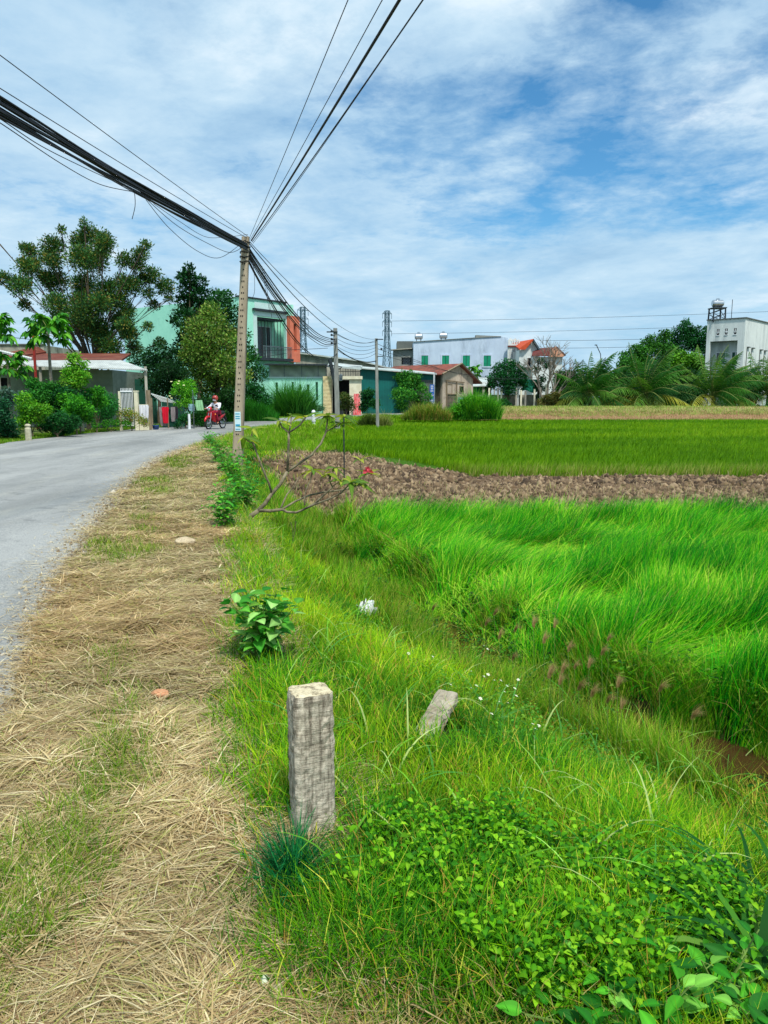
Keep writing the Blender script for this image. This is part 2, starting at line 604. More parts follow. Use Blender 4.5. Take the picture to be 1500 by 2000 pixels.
put(sm((GX - xv(GY)) / 0.5), S(52, 66, 24))                                     # slope under the grass
put(sm((GX - xv(GY)) / 0.5) * sm((U - 0.62) / 0.3) * (GY < 24), S(92, 72, 44))   # ditch side
put((GX > xd(GY)) & (GY < 12.6), S(40, 48, 20))                                   # rice mud
put(((GX > -1.0) & (GY > 20) & (GY < 66)).astype(float), S(60, 100, 18))
put(PLW, S(108, 90, 72))
put(((GY > 62.5) & (GX > 8) & (GY < 76)).astype(float), S(150, 118, 88))
put(((GY > 70) & (GX > 8)).astype(float), S(168, 158, 112))
put(((GY > 78)).astype(float) * (GX > 8), S(70, 84, 46))
put(((GX < xl(GY))).astype(float), S(96, 112, 58))
put(((GY > 100)).astype(float), S(70, 96, 50))

gm = bpy.data.materials.new('earth')
nt, N, L, P = nodes_of(gm)
a = N.new('ShaderNodeAttribute'); a.attribute_name = 'tint'
t = N.new('ShaderNodeTexCoord')
n1 = N.new('ShaderNodeTexNoise'); n1.inputs['Scale'].default_value = 7; n1.inputs['Detail'].default_value = 10; n1.inputs['Roughness'].default_value = 0.75
L.new(t.outputs['Object'], n1.inputs['Vector'])
r = N.new('ShaderNodeValToRGB')
r.color_ramp.elements[0].position = 0.3; r.color_ramp.elements[0].color = (0.45, 0.42, 0.4, 1)
r.color_ramp.elements[1].position = 0.7; r.color_ramp.elements[1].color = (1.35, 1.35, 1.3, 1)
L.new(n1.outputs['Fac'], r.inputs[0])
x = N.new('ShaderNodeVectorMath'); x.operation = 'MULTIPLY'
L.new(a.outputs['Color'], x.inputs[0]); L.new(r.outputs[0], x.inputs[1])
L.new(x.outputs[0], P.inputs['Base Color'])
P.inputs['Roughness'].default_value = 0.95
P.inputs['Specular IOR Level'].default_value = 0.1
b = N.new('ShaderNodeBump'); b.inputs['Strength'].default_value = 0.7; b.inputs['Distance'].default_value = 0.03
n2 = N.new('ShaderNodeTexNoise'); n2.inputs['Scale'].default_value = 30; n2.inputs['Detail'].default_value = 8
L.new(t.outputs['Object'], n2.inputs['Vector']); L.new(n2.outputs['Fac'], b.inputs['Height']); L.new(b.outputs[0], P.inputs['Normal'])

ii = np.arange((ny - 1) * (nx - 1))
jy, jx = ii // (nx - 1), ii % (nx - 1)
F0 = jy * nx + jx
GF = np.stack([F0, F0 + 1, F0 + nx + 1, F0 + nx], 1)
gv = np.stack([GX, GY, GZ], -1).reshape(1, -1, 3)
ground = npmesh('ground', gv, GF, tint.reshape(1, -1, 3), gm, smooth=True)
ground['kind'] = 'structure'
ground['label'] = 'earth of the verge, ditch, fields and village ground'


# road
def road_mesh():
    n = 420
    d = np.linspace(0, 1, n)
    rs = np.stack([np.interp(d, np.linspace(0, 1, len(RS)), RS[:, 0]), np.interp(d, np.linspace(0, 1, len(RS)), RS[:, 1])], 1)
    ls = np.stack([np.interp(d, np.linspace(0, 1, len(LS)), LS[:, 0]), np.interp(d, np.linspace(0, 1, len(LS)), LS[:, 1])], 1)
    rs[:, 0] += (vnoise(rs[:, 1], 0 * d, 1.1, 5) - 0.5) * 0.12 + (vnoise(rs[:, 1], 0 * d, 6, 6) - 0.5) * 0.08
    ls[:, 0] += (vnoise(ls[:, 1], 0 * d, 1.1, 8) - 0.5) * 0.3
    m = 9
    v = []
    for k in range(m):
        f = k / (m - 1)
        q = ls * (1 - f) + rs * f
        z = 0.012 + 0.05 * (1 - (2 * f - 1) ** 2)
        v.append(np.stack([q[:, 0], q[:, 1], np.full(n, z)], 1))
    v = np.stack(v, 1).reshape(-1, 3)
    f = [(i * m + k, i * m + k + 1, (i + 1) * m + k + 1, (i + 1) * m + k) for i in range(n - 1) for k in range(m - 1)]
    return v, f


rv, rf = road_mesh()
rm = bpy.data.materials.new('worn_asphalt')
nt, N, L, P = nodes_of(rm)
t = N.new('ShaderNodeTexCoord')


def tx(scale, detail=6, rough=0.6, sc=(1, 1, 1), rot=0):
    mp = N.new('ShaderNodeMapping'); mp.inputs['Scale'].default_value = sc; mp.inputs['Rotation'].default_value = (0, 0, rot)
    L.new(t.outputs['Object'], mp.inputs[0])
    n = N.new('ShaderNodeTexNoise'); n.inputs['Scale'].default_value = scale; n.inputs['Detail'].default_value = detail; n.inputs['Roughness'].default_value = rough
    L.new(mp.outputs[0], n.inputs['Vector'])
    return n.outputs['Fac']


def rp(fac, stops):
    q = N.new('ShaderNodeValToRGB')
    e = q.color_ramp.elements
    while len(e) < len(stops): e.new(0.5)
    for i, (p, c) in enumerate(stops):
        e[i].position = p; e[i].color = (*c, 1)
    L.new(fac, q.inputs[0])
    return q.outputs[0]


base = rp(tx(0.6, 6, 0.6, (1.0, 0.16, 1), R(14)), [(0.35, S(114, 116, 114)), (0.62, S(150, 151, 148))])
grit = rp(tx(70, 5, 0.8), [(0.34, (0.42, 0.43, 0.45)), (0.48, (0.95, 0.96, 0.98)), (0.66, (1.55, 1.52, 1.46))])
dust = rp(tx(0.9, 8, 0.7, (1.4, 0.3, 1), R(12)), [(0.52, (1, 1, 1)), (0.70, (1.18, 1.15, 1.08))])
crack = rp(tx(1.6, 10, 0.82), [(0.36, (0.66, 0.67, 0.68)), (0.46, (1, 1, 1)), (0.62, (1.0, 1.0, 1.0)), (0.72, (1.16, 1.15, 1.12))])
o_ = base
for k in (grit, dust, crack):
    v = N.new('ShaderNodeVectorMath'); v.operation = 'MULTIPLY'
    L.new(o_, v.inputs[0]); L.new(k, v.inputs[1]); o_ = v.outputs[0]
L.new(o_, P.inputs['Base Color'])
P.inputs['Roughness'].default_value = 0.88
b = N.new('ShaderNodeBump'); b.inputs['Strength'].default_value = 0.5; b.inputs['Distance'].default_value = 0.006
L.new(tx(120, 3), b.inputs['Height']); L.new(b.outputs[0], P.inputs['Normal'])
road = npmesh('road', rv[None], rf, np.full((1, len(rv), 3), 0.3), rm, smooth=True)
road['kind'] = 'structure'; road['label'] = 'grey worn asphalt road curving away to the right'

# ditch water
wm_ = bpy.data.materials.new('muddy_water')
nt, N, L, P = nodes_of(wm_)
P.inputs['Base Color'].default_value = (*S(66, 48, 26), 1); P.inputs['Roughness'].default_value = 0.08
P.inputs['Specular IOR Level'].default_value = 0.5
t = N.new('ShaderNodeTexCoord')
b = N.new('ShaderNodeBump'); b.inputs['Strength'].default_value = 0.15; b.inputs['Distance'].default_value = 0.02
L.new(tx(9, 3), b.inputs['Height']); L.new(b.outputs[0], P.inputs['Normal'])
ys = np.linspace(1.0, 10.5, 60)
wv, wf = [], []
for i, y in enumerate(ys):
    d = float(xd(y)); w = 0.42 if y < 7 else 0.2
    wv += [(d - w, y, -0.66), (d + w, y, -0.66)]
    if i: wf.append((2 * i - 2, 2 * i - 1, 2 * i + 1, 2 * i))
mb = MB(); mb.add(wv, wf)
wat = mb.build('water', wm_); wat['kind'] = 'structure'; wat['label'] = 'brown muddy water standing in the field ditch'


# ---------------------------------------------------------------- grasses
def scatter(n, y0, y1, a, lo, hi):
    """points with density falling as 1/y^a; lo, hi: x bounds as functions of y"""
    u = rng.random(n)
    k = 1 - a
    y = (y0 ** k + u * (y1 ** k - y0 ** k)) ** (1 / k) if abs(k) > 1e-6 else y0 * (y1 / y0) ** u
    l, h = lo(y), hi(y)
    wd = h - l
    keep = rng.random(n) < wd / wd.max()
    y = y[keep]; l = l[keep]; wd = wd[keep]
    return l + rng.random(len(y)) * wd, y


def pts(x, y, dz=0.0):
    return np.stack([x, y, hgt(x, y) + plowed(x, y) * 0.1 + dz], 1)


def dtrim(x, y, extra=1.0):
    """leave out what lies outside the widest view"""
    return np.abs(x) < 0.56 * y + 1.6 + extra


DRY1, DRY2, DRY3, DRY4 = S(200, 180, 134), S(172, 150, 106), S(220, 206, 164), S(140, 112, 80)
GR1, GR2, GR3, GR4 = S(124, 158, 34), S(94, 142, 24), S(66, 116, 20), S(156, 168, 66)


def patch(x, y):     # green showing through the mown verge
    p = fbm(x, y, 1.1, 41, 4) * 0.72 + vnoise(x, y, 0.35, 40) * 0.28
    e = np.exp(-((x - xr(y) - 0.55) / 0.35) ** 2) * 0.15
    q = np.exp(-(((x + 1.30) / 0.30) ** 2 + ((y - 1.9) / 0.65) ** 2)) * 0.40 + np.exp(-(((x + 2.6) / 0.45) ** 2 + ((y - 5.0) / 0.6) ** 2)) * 0.2
    q = q - 0.5 * np.exp(-(((x + 0.50) / 0.45) ** 2 + ((y - 2.2) / 1.0) ** 2))  + 0.45 * np.exp(-(((x + 0.2) / 0.5) ** 2 + ((y - 1.25) / 0.32) ** 2))
    return sm((p + e + q - 0.585 + 0.10 * (vnoise(x, y, 9, 66) - 0.5)) / 0.26)


# mown straw lying on the verge
x, y = scatter(520000, 1.05, 34, 1.75, lambda y: xr(y) - 0.12, lambda y: xv(y) + 0.35)
edge = rng.random(len(x)) * 0.25 + (fbm(x, y, 2.5, 51) - 0.5) * 0.5
k = (x > xr(y) + edge - 0.12) & dtrim(x, y); x, y = x[k], y[k]
n = len(x)
pz = patch(x, y)
k = rng.random(n) > pz * 0.62; x, y, pz = x[k], y[k], pz[k]; n = len(x)
wav = fbm(x, y, 1.4, 44, 3)
clump = fbm(x, y, 4.5, 45, 3)
k = rng.random(n) < 0.30 + sm((clump - 0.34) / 0.12); x, y, wav, clump, pz = x[k], y[k], wav[k], clump[k], pz[k]; n = len(x)
az = np.where(rng.random(n) < 0.5, 0, math.pi) + rng.normal(0, 0.85, n) + (wav - 0.5) * 2 + (clump - 0.5) * 4
Lh = (0.04 + np.minimum(rng.gamma(2.2, 0.038, n), 0.2)) * (1 + 0.02 * y)
Wd = (0.0010 + rng.gamma(2.0, 0.0008, n)) * (1 + 0.20 * y)
cols = pal(n, [DRY1, DRY2, DRY3, DRY4, S(165, 170, 92)], (4, 4, 2.2, 1.6, 1.6), 0.10) * (0.52 + 0.42 * wav[:, None] + 0.36 * clump[:, None])
warm = sm((fbm(x, y, 0.8, 61) - 0.45) / 0.2)[:, None]
cols = cols * (1 - warm * np.array([[0.0, 0.07, 0.13]]))
V, F, C = blades(pts(x, y, 0) + np.stack([0 * x, 0 * x, rng.uniform(0.0, 0.03, n) + 0.10 * np.clip(clump - 0.36, 0, 1)], 1), Lh, Wd, az, rng.uniform(1.2, 1.55, n), rng.uniform(1.45, 1.85, n), 2, cols, cols)
o = npmesh('mown_straw', V, F, C, STRAW)
tag(o, 'mown dry straw lying over the roadside verge', 'dry grass', kind='stuff')

# short stubble and green grass in the verge
x, y = scatter(230000, 1.05, 36, 1.6, lambda y: xr(y) + 0.05, lambda y: xv(y) + 0.35)
p = patch(x, y)
k = (rng.random(len(x)) < 0.10 + p) & dtrim(x, y); x, y, p = x[k], y[k], p[k]; n = len(x)
cg = pal(n, [GR1, GR2, GR3, GR4, DRY1], (3, 3, 1.5, 2, 1.2))
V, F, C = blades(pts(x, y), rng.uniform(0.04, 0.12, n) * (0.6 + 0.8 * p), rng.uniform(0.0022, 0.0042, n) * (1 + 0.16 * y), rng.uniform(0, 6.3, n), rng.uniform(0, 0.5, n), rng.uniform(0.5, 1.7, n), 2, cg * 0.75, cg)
o = npmesh('verge_grass', V, F, C, BLADE)
tag(o, 'short green grass coming through the mown verge', 'grass', kind='stuff')

# long grass on the slope down to the ditch
def weedy(x, y):
    return sm((1.0 - np.hypot((x - 0.78) / 0.80, (y - 2.22) / 0.52) + 2.0 * ghash(x * 1.5, y * 1.5)) / 0.45) * 0.8


LP = onz(850, 1420, -0.10)


PL = [onz(1370, 1478, -0.62), onz(1115, 1392, -0.62), onz(1205, 1425, -0.62), onz(838, 1212, -0.6)]


BP = onz(612, 1655, -0.02)


def pools(x, y):
    return np.any([np.hypot(x - p.x, (y - p.y) * 0.8) + 0.35 * ghash(x * 3, y * 3) < r_ for p, r_ in zip(PL, (0.22, 0.16, 0.10, 0.16))], axis=0)


def cleared(x, y):
    a = sm((0.26 - np.hypot((x - LP.x) / 1.0, (y - LP.y + 0.14) / 1.2)) / 0.10)
    b_ = sm((1.0 - np.hypot((x - 1.15) / 0.42, (y - 1.85) / 0.55)) / 0.3) * 0.8
    c_ = sm((0.20 - np.hypot(x - BP.x - 0.0, (y - BP.y + 0.13) / 1.1)) / 0.06)
    return np.maximum(np.maximum(np.maximum(a, b_), pools(x, y) * 1.0), c_)


x, y = scatter(460000, 1.0, 24, 1.55, lambda y: xv(y) - 0.25, lambda y: np.minimum(xd(y) - 0.02, 6))
u = (x - xv(y)) / (xd(y) - xv(y))
bare = np.maximum(sm((fbm(x, y, 1.1, 71) - 0.52) / 0.1) * sm((u - 0.45) / 0.3), 1.12 * plowed(x, y) * sm((y - 12) / 3))
k = dtrim(x, y) & (rng.random(len(x)) > 0.35 * weedy(x, y)) & (rng.random(len(x)) > 0.95 * cleared(x, y)) & (rng.random(len(x)) > bare * 0.85) & (rng.random(len(x)) < sm((x - xv(y) + 0.3 + 0.5 * ghash(x, y)) / 0.4)); x, y, u = x[k], y[k], u[k]; n = len(x)
pn, pn2 = fbm(x, y, 0.75, 81, 3), fbm(x, y, 1.8, 82, 3)
c1 = np.array([S(120, 168, 6), S(156, 192, 18), S(76, 142, 8), S(36, 104, 10), S(196, 200, 70), S(176, 146, 60)])
i = np.clip(np.round((pn * 1.9 - 0.6 + rng.normal(0, 0.22, n)) * 3), 0, 3).astype(int)
order = np.array([3, 2, 0, 1])
cg = c1[order[i]]
old = rng.random(n) < 0.10 + 0.22 * sm((u - 0.4) / 0.4)
cg = np.where(old[:, None], c1[rng.choice([4, 5], n)], cg) * (1 + rng.normal(0, 0.18, (n, 1))) * (0.52 + 0.92 * pn2[:, None])
Lh = rng.uniform(0.08, 0.25, n) * (0.45 + 1.0 * pn2) * (1 - 0.25 * sm((y - 12) / 8)) * sm((x - xv(y) + 0.6) / 0.8)
fr_ = sm((1.95 - y) / 0.35) * sm((0.75 - x) / 0.4)
Lh = Lh * (1 - 0.6 * fr_)
mixs = (rng.random(n) < fr_ * 0.55)[:, None]
cg = np.where(mixs, pal(n, [S(190, 180, 110), S(164, 168, 70), S(150, 128, 80)]), cg)
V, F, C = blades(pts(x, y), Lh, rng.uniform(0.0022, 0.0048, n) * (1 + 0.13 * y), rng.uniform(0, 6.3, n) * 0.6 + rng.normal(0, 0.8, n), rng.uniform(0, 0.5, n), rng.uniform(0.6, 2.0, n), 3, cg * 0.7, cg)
o = npmesh('slope_grass', V, F, C, BLADE)
tag(o, 'long yellow-green grass on the slope between verge and ditch', 'grass', kind='stuff')

# standing rice beside the ditch, laid over by the wind
x, y = scatter(500000, 2.6, 12.5, 1.2, lambda y: xd(y) + 0.0, lambda y: 0.56 * y + 3.0)
yb = 12.15 - 0.05 * x + 0.35 * ghash(x, y)
k = (y < yb) & (x > xd(y) + np.where(y > 7, 0.16, 0.20) + 0.9 * ghash(x * 2, y * 2)); x, y = x[k], y[k]; n = len(x)
w1, w2, w3 = fbm(x * 0.4, y, 1.5, 91, 3), fbm(x, y, 0.45, 92, 2), fbm(x * 0.6, y, 2.6, 93, 2)
w4 = fbm(x * 0.35 + y * 0.2, y - 0.35 * x, 3.2, 97, 3)
lean = sm(0.42 + 1.0 * (w1 - 0.4) + 1.7 * (w4 - 0.5)) * sm((12.2 - y) / 3.5 + 0.35)
Lh = rng.uniform(0.36, 0.64, n) * (0.85 + 0.3 * w2)
th0 = rng.uniform(0.0, 0.25, n) + 0.45 * lean
th1 = rng.uniform(0.3, 0.7, n) + 1.75 * lean + rng.normal(0, 0.15, n)
az = rng.normal(0.35, 0.45, n) + (w3 - 0.5) * 2.0 + (rng.random(n) < 0.12) * rng.uniform(0, 6.3, n)
cc = np.array([S(14, 100, 14), S(26, 146, 8), S(62, 172, 6), S(120, 200, 12), S(176, 214, 60)])
i = np.clip(np.round((w3 * 0.7 + w4 * 1.0 + w1 * 0.5 - 0.60 + rng.normal(0, 0.30, n)) * 4), 0, 4).astype(int)
cg = cc[i] * (1 + rng.normal(0, 0.13, (n, 1)))
dryb = rng.random(n) < 0.035
cg[dryb] = pal(int(dryb.sum()), [S(190, 184, 96), S(170, 150, 84)])
th1 = np.where(dryb, th1 + rng.uniform(0, 1.2, n), th1)
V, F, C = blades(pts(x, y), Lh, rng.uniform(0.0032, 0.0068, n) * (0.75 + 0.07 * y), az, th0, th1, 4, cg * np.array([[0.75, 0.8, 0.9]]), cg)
o = npmesh('rice_crop', V, F, C, BLADE)
tag(o, 'tall green rice laid over by the wind beside the ditch', 'rice', kind='stuff')

# the further, shorter rice field
x, y = scatter(330000, 19.4, 64, 1.5, lambda y: np.interp(y, [20, 24, 28, 34, 64], [2.2, 1.0, -1.5, -2.8, -1.5]), lambda y: 0.56 * y + 5)
k = (y > 19.6 - 0.012 * x + 0.5 * ghash(x, y)) & ((y < 63 + 1.2 * ghash(x, y))); x, y = x[k], y[k]; n = len(x)
w1, w2 = fbm(x * 0.3, y, 0.35, 95, 3), fbm(x, y, 1.2, 96, 3)
cc = np.array([S(72, 122, 0), S(94, 144, 2), S(118, 162, 6), S(150, 176, 36)])
i = np.clip(np.round((w1 + w2 * 0.5 - 0.35 + rng.normal(0, 0.16, n)) * 3), 0, 3).astype(int)
cg = cc[i] * (1 + rng.normal(0, 0.08, (n, 1)))
near = sm((22.0 - y) / 2)[:, None] * (rng.random((n, 1)) < 0.5)
cg = cg * (1 - near) + np.array(S(150, 158, 76)) * near
V, F, C = blades(pts(x, y), rng.uniform(0.2, 0.36, n), rng.uniform(0.010, 0.018, n) * (y / 22), rng.normal(0, 1.0, n), rng.uniform(0, 0.3, n), rng.uniform(0.3, 1.1, n), 2, cg * 0.85, cg)
o = npmesh('far_rice_crop', V, F, C, BLADE)
tag(o, 'short bright green rice beyond the ploughed strip', 'rice', kind='stuff')

# roadside lawn between road and far rice, and the left roadside strip
def lawn(name, label, n, y0, y1, a, lo, hi, cols, w, l0, l1, cond=None, wd=0.010, ref=24, mat=BLADE, lean=(0.3, 1.3)):
    x, y = scatter(n, y0, y1, a, lo, hi)
    k = dtrim(x, y, 3)
    if cond is not None: k &= cond(x, y)
    x, y = x[k], y[k]; n = len(x)
    cg = pal(n, cols, w) * (0.55 + 0.9 * fbm(x, y, 1.6, 14)[:, None])
    V, F, C = blades(pts(x, y), rng.uniform(l0, l1, n), rng.uniform(0.7, 1.3, n) * wd * (y / ref), rng.uniform(0, 6.3, n), rng.uniform(0, 0.4, n), rng.uniform(*lean, n), 2, cg * 0.8, cg)
    o = npmesh(name, V, F, C, mat)
    return tag(o, label, 'grass', kind='stuff')


lawn('lawn_grass', 'bright green grass between the road bend and the rice', 60000, 24, 66, 1.2, lambda y: xr(y) + 0.05, lambda y: np.interp(y, [24, 30, 40, 66], [-3.4, -1.8, -0.8, 5.0]),
     [S(110, 168, 12), S(144, 188, 28), S(82, 144, 12), S(176, 180, 84)], (3, 3, 2, 1), 0.08, 0.26, lambda x, y: ((x > xv(y) - 0.5) | (y > 34) | (rng.random(len(x)) < 0.15)) & (rng.random(len(x)) > 0.97 * plowed(x, y)))
lawn('roadside_grass', 'short grass along the far side of the road', 26000, 18, 60, 1.2, lambda y: xl(y) - 1.5, lambda y: xl(y) + 0.05,
     [S(110, 160, 30), S(90, 140, 26), S(150, 160, 60)], (3, 2, 1), 0.06, 0.16, None, 0.012)
lawn('ditch_rushes', 'green and pale grass standing along and over the ditch', 170000, 3.0, 24, 1.3, lambda y: xd(y) - 0.95, lambda y: xd(y) + 0.5,
     [S(176, 178, 74), S(130, 178, 20), S(176, 150, 80), S(84, 154, 10), S(40, 116, 12)], (1.2, 3.4, 0.7, 3.4, 1.2), 0.10, 0.42, lambda x, y: (fbm(x, y, 2.4, 17, 3) + 0.10 * sm((y - 9) / 4) > 0.50) & (plowed(x, y) < 0.5) & ~pools(x, y), 0.0036, 6, STRAW)
lawn('field_edge_stubble', 'dry stalks and weeds lying over the ploughed earth', 36000, 12.2, 29, 1.4, lambda y: np.interp(y, [12, 15, 20, 29], [-0.5, -2.2, -3.6, -3.8]), lambda y: 0.56 * y + 3,
     [S(196, 176, 138), S(170, 150, 110), S(150, 160, 80)], (3, 3, 1), 0.08, 0.22, lambda x, y: (plowed(x, y) > 0.3) & (rng.random(len(x)) < 0.10 + 0.55 * np.exp(-((y - 15.5 + 0.1 * x) / 1.3) ** 2) + 0.3 * (x < 0)), 0.006, 14, STRAW, (0.9, 1.8))
lawn('bank_grass', 'dry brown grass on the bank beyond the rice', 60000, 62, 80, 1.2, lambda y: 9 + 0 * y, lambda y: 0.6 * y + 6,
     [S(176, 146, 112), S(190, 172, 124), S(150, 126, 92), S(150, 170, 80)], (3, 3, 2, 1.6), 0.06, 0.2, None, 0.022, 64, STRAW)
lawn('bank_top_grass', 'green and straw-coloured grass on top of the bank', 70000, 67, 84, 1.2, lambda y: 10 + 0 * y, lambda y: 0.6 * y + 6,
     [S(120, 170, 60), S(190, 190, 120), S(150, 176, 84)], (2, 2, 2), 0.12, 0.28, lambda x, y: (fbm(x * 0.3, y, 0.25, 77) > 0.30) & (y > 67.5 + 3 * ghash(x * .4, y)), 0.022, 64)

# loose grit along the broken edge of the road
ICO = np.array([(0, 0, 1), (0.9, 0, 0.3), (0.28, 0.85, 0.3), (-0.72, 0.53, 0.3), (-0.72, -0.53, 0.3), (0.28, -0.85, 0.3), (0.72, 0.53, -0.4), (-0.28, 0.85, -0.4), (-0.9, 0, -0.4), (-0.28, -0.85, -0.4), (0.72, -0.53, -0.4)], float)
ICF = [(0, 1, 2), (0, 2, 3), (0, 3, 4), (0, 4, 5), (0, 5, 1), (1, 6, 2), (2, 7, 3), (3, 8, 4), (4, 9, 5), (5, 10, 1), (2, 6, 7), (3, 7, 8), (4, 8, 9), (5, 9, 10), (1, 10, 6)]
GRIT = pm('grit', (1, 1, 1), (0.8, 0.8, 0.8), 25, 0.95)
nt, N, L, P = nodes_of(GRIT)
a = N.new('ShaderNodeAttribute'); a.attribute_name = 'tint'; L.new(a.outputs['Color'], P.inputs['Base Color'])
y = 1.5 + 24 * rng.random(8000) ** 1.8
x = xr(y) - np.abs(rng.normal(0, 0.16, len(y))) + 0.10
n = len(x); sz = (0.0025 + rng.gamma(1.2, 0.0028, n)) * (1 + 0.05 * y)
V = ICO[None] * (1 + rng.normal(0, 0.2, (n, 11, 1))) * sz[:, None, None] + np.stack([x, y, np.full(n, 0.018)], 1)[:, None]
o = npmesh('road_grit', V, ICF, np.repeat(pal(n, [S(156, 146, 126), S(126, 120, 108), S(176, 168, 150), S(110, 94, 74)], None, 0.1)[:, None], 11, 1), GRIT)
tag(o, 'loose grit and crumbs of soil along the road edge', 'gravel', kind='stuff')
# a few strands of straw blown on to the asphalt
y = 1.5 + 22 * rng.random(5200) ** 1.7
x = xr(y) - np.abs(rng.normal(0, 0.22, len(y)))
n = len(x); cg = pal(n, [DRY1, DRY2, DRY3])
V, F, C = blades(np.stack([x, y, np.full(n, 0.03)], 1), rng.uniform(0.04, 0.16, n), rng.uniform(0.0015, 0.003, n) * (1 + 0.15 * y), rng.uniform(0, 6.3, n), np.full(n, 1.5), rng.uniform(1.5, 1.62, n), 2, cg, cg)
tag(npmesh('stray_straw', V, F, C, STRAW), 'stray straw strands lying on the asphalt edge', 'dry grass', kind='stuff')

# clods of the ploughed strip
n = 90000
x, y = scatter(n, 12.3, 28, 1.3, lambda y: -4 + 0 * y, lambda y: 0.56 * y + 3)
k = rng.random(len(x)) < plowed(x, y) * (0.4 + 0.6 * sm((fbm(x, y, 0.7, 19) - 0.35) / 0.2)); x, y = x[k], y[k]; n = len(x)
ico = np.array([(0, 0, 1), (0.9, 0, 0.3), (0.28, 0.85, 0.3), (-0.72, 0.53, 0.3), (-0.72, -0.53, 0.3), (0.28, -0.85, 0.3), (0.72, 0.53, -0.4), (-0.28, 0.85, -0.4), (-0.9, 0, -0.4), (-0.28, -0.85, -0.4), (0.72, -0.53, -0.4)], float)
icf = [(0, 1, 2), (0, 2, 3), (0, 3, 4), (0, 4, 5), (0, 5, 1), (1, 6, 2), (2, 7, 3), (3, 8, 4), (4, 9, 5), (5, 10, 1), (2, 6, 7), (3, 7, 8), (4, 8, 9), (5, 9, 10), (1, 10, 6)]
sz = rng.gamma(0.9, 0.020, n) * (0.75 + 0.02 * y) + 0.007
sz = np.minimum(sz, 0.085)
V = ico[None] * (1 + rng.normal(0, 0.22, (n, 11, 1))) * sz[:, None, None] * rng.uniform(0.7, 1.3, (n, 1, 3))
th = rng.uniform(0, 6.3, n); c_, s_ = np.cos(th)[:, None], np.sin(th)[:, None]
V = np.stack([V[:, :, 0] * c_ - V[:, :, 1] * s_, V[:, :, 0] * s_ + V[:, :, 1] * c_, V[:, :, 2]], 2)
base = pts(x, y, 0.02)
base[:, 2] += ((fbm(x, y, 2.2, 31, 3) - 0.42) * 0.16 - 0.10) * plowed(x, y)
V = V + base[:, None]
C = np.repeat(pal(n, [S(118, 98, 74), S(94, 76, 56), S(140, 120, 94), S(70, 56, 42)], None, 0.16)[:, None], 11, 1)
CLOD = pm('clod', (1, 1, 1), (0.7, 0.68, 0.66), 25, 0.95, 0.4)
nt, N, L, P = nodes_of(CLOD)
a = N.new('ShaderNodeAttribute'); a.attribute_name = 'tint'; L.new(a.outputs['Color'], P.inputs['Base Color'])
o = npmesh('soil_clods', V, icf, C, CLOD)
tag(o, 'brown clods of ploughed earth between the two rice fields', 'soil', kind='stuff')

# broad-leaved weeds at the foot of the slope near the camera
def weed_field(name, label, n, x0, x1, y0, y1, dens, hh, size, cols, clump=0.05, seed=0):
    x = rng.uniform(x0, x1, n); y = rng.uniform(y0, y1, n)
    k = dens(x, y) > rng.random(n); x, y = x[k], y[k]
    m = 14
    n = len(x)
    base = pts(x, y)
    hts = rng.uniform(0.35, 1.0, n) * hh * (0.55 + 0.9 * fbm(x, y, 3.0, 33))
    P_ = np.repeat(base, m, 0); hs = np.repeat(hts, m)
    fr = np.tile(np.linspace(0.25, 1, m), n)
    az = np.tile(np.arange(m) * 2.4, n) + np.repeat(rng.uniform(0, 6.3, n), m)
    lean = np.repeat(rng.normal(0, 0.25, (n, 2)), m, 0)
    P_[:, 2] += hs * fr
    P_[:, :2] += lean * (hs * fr)[:, None]
    el = rng.uniform(-0.1, 0.7, n * m)
    D = np.stack([np.cos(az) * np.cos(el), np.sin(az) * np.cos(el), np.sin(el)], 1)
    Ls = rng.uniform(0.6, 1.15, n * m) * size * (1.15 - 0.45 * fr)
    V, F, C = leaves(P_ + D * 0.008, D, Ls, Ls * 0.55, pal(n * m, cols, None, 0.14))
    return tag(npmesh(name, V, F, C, LEAF), label, 'weeds', kind='stuff')


weed_field('broad_leaf_weeds', 'low broad-leaved weeds covering the ground below the concrete post', 4200, -0.3, 1.7, 1.6, 3.0,
           lambda x, y: weedy(x, y) * (1 - cleared(x, y)), 0.21, 0.042,
           [S(100, 164, 12), S(74, 142, 12), S(134, 188, 32), S(48, 114, 12)])
# long single blades arching out of the slope grass
x, y = scatter(1100, 2.3, 12, 1.6, lambda y: xv(y) + 0.1, lambda y: xd(y) + 0.2)
n = len(x); cg = pal(n, [S(150, 200, 90), S(110, 176, 50), S(180, 200, 120), S(80, 150, 60)])
V, F, C = blades(pts(x, y), rng.uniform(0.22, 0.5, n), rng.uniform(0.006, 0.012, n), rng.uniform(0, 6.3, n), rng.uniform(0.1, 0.7, n), rng.uniform(1.2, 2.5, n), 7, cg * 0.8, cg)
tag(npmesh('long_blades', V, F, C, BLADE), 'scattered long pale blades arching over the slope', 'grass', kind='stuff')
weed_field('ditch_weeds', 'leafy darker weeds growing in the ditch and on its sides', 3000, -1.5, 4.0, 3.2, 12.0,
           lambda x, y: sm((fbm(x, y, 1.6, 29) - 0.46) / 0.08) * (np.abs(x - xd(y)) < 0.7) * ~pools(x, y), 0.30, 0.055,
           [S(40, 104, 20), S(66, 130, 24), S(28, 80, 20), S(112, 150, 50)])
weed_field('slope_weeds', 'small-leaved weeds with white flowers among the slope grass', 1300, -0.4, 2.2, 2.6, 6.5,
           lambda x, y: sm((fbm(x, y, 1.0, 23) - 0.52) / 0.1) * (x > xv(y) + 0.3) * (x < xd(y) - 0.1), 0.18, 0.035,
           [S(84, 150, 40), S(60, 130, 40), S(120, 170, 50)])

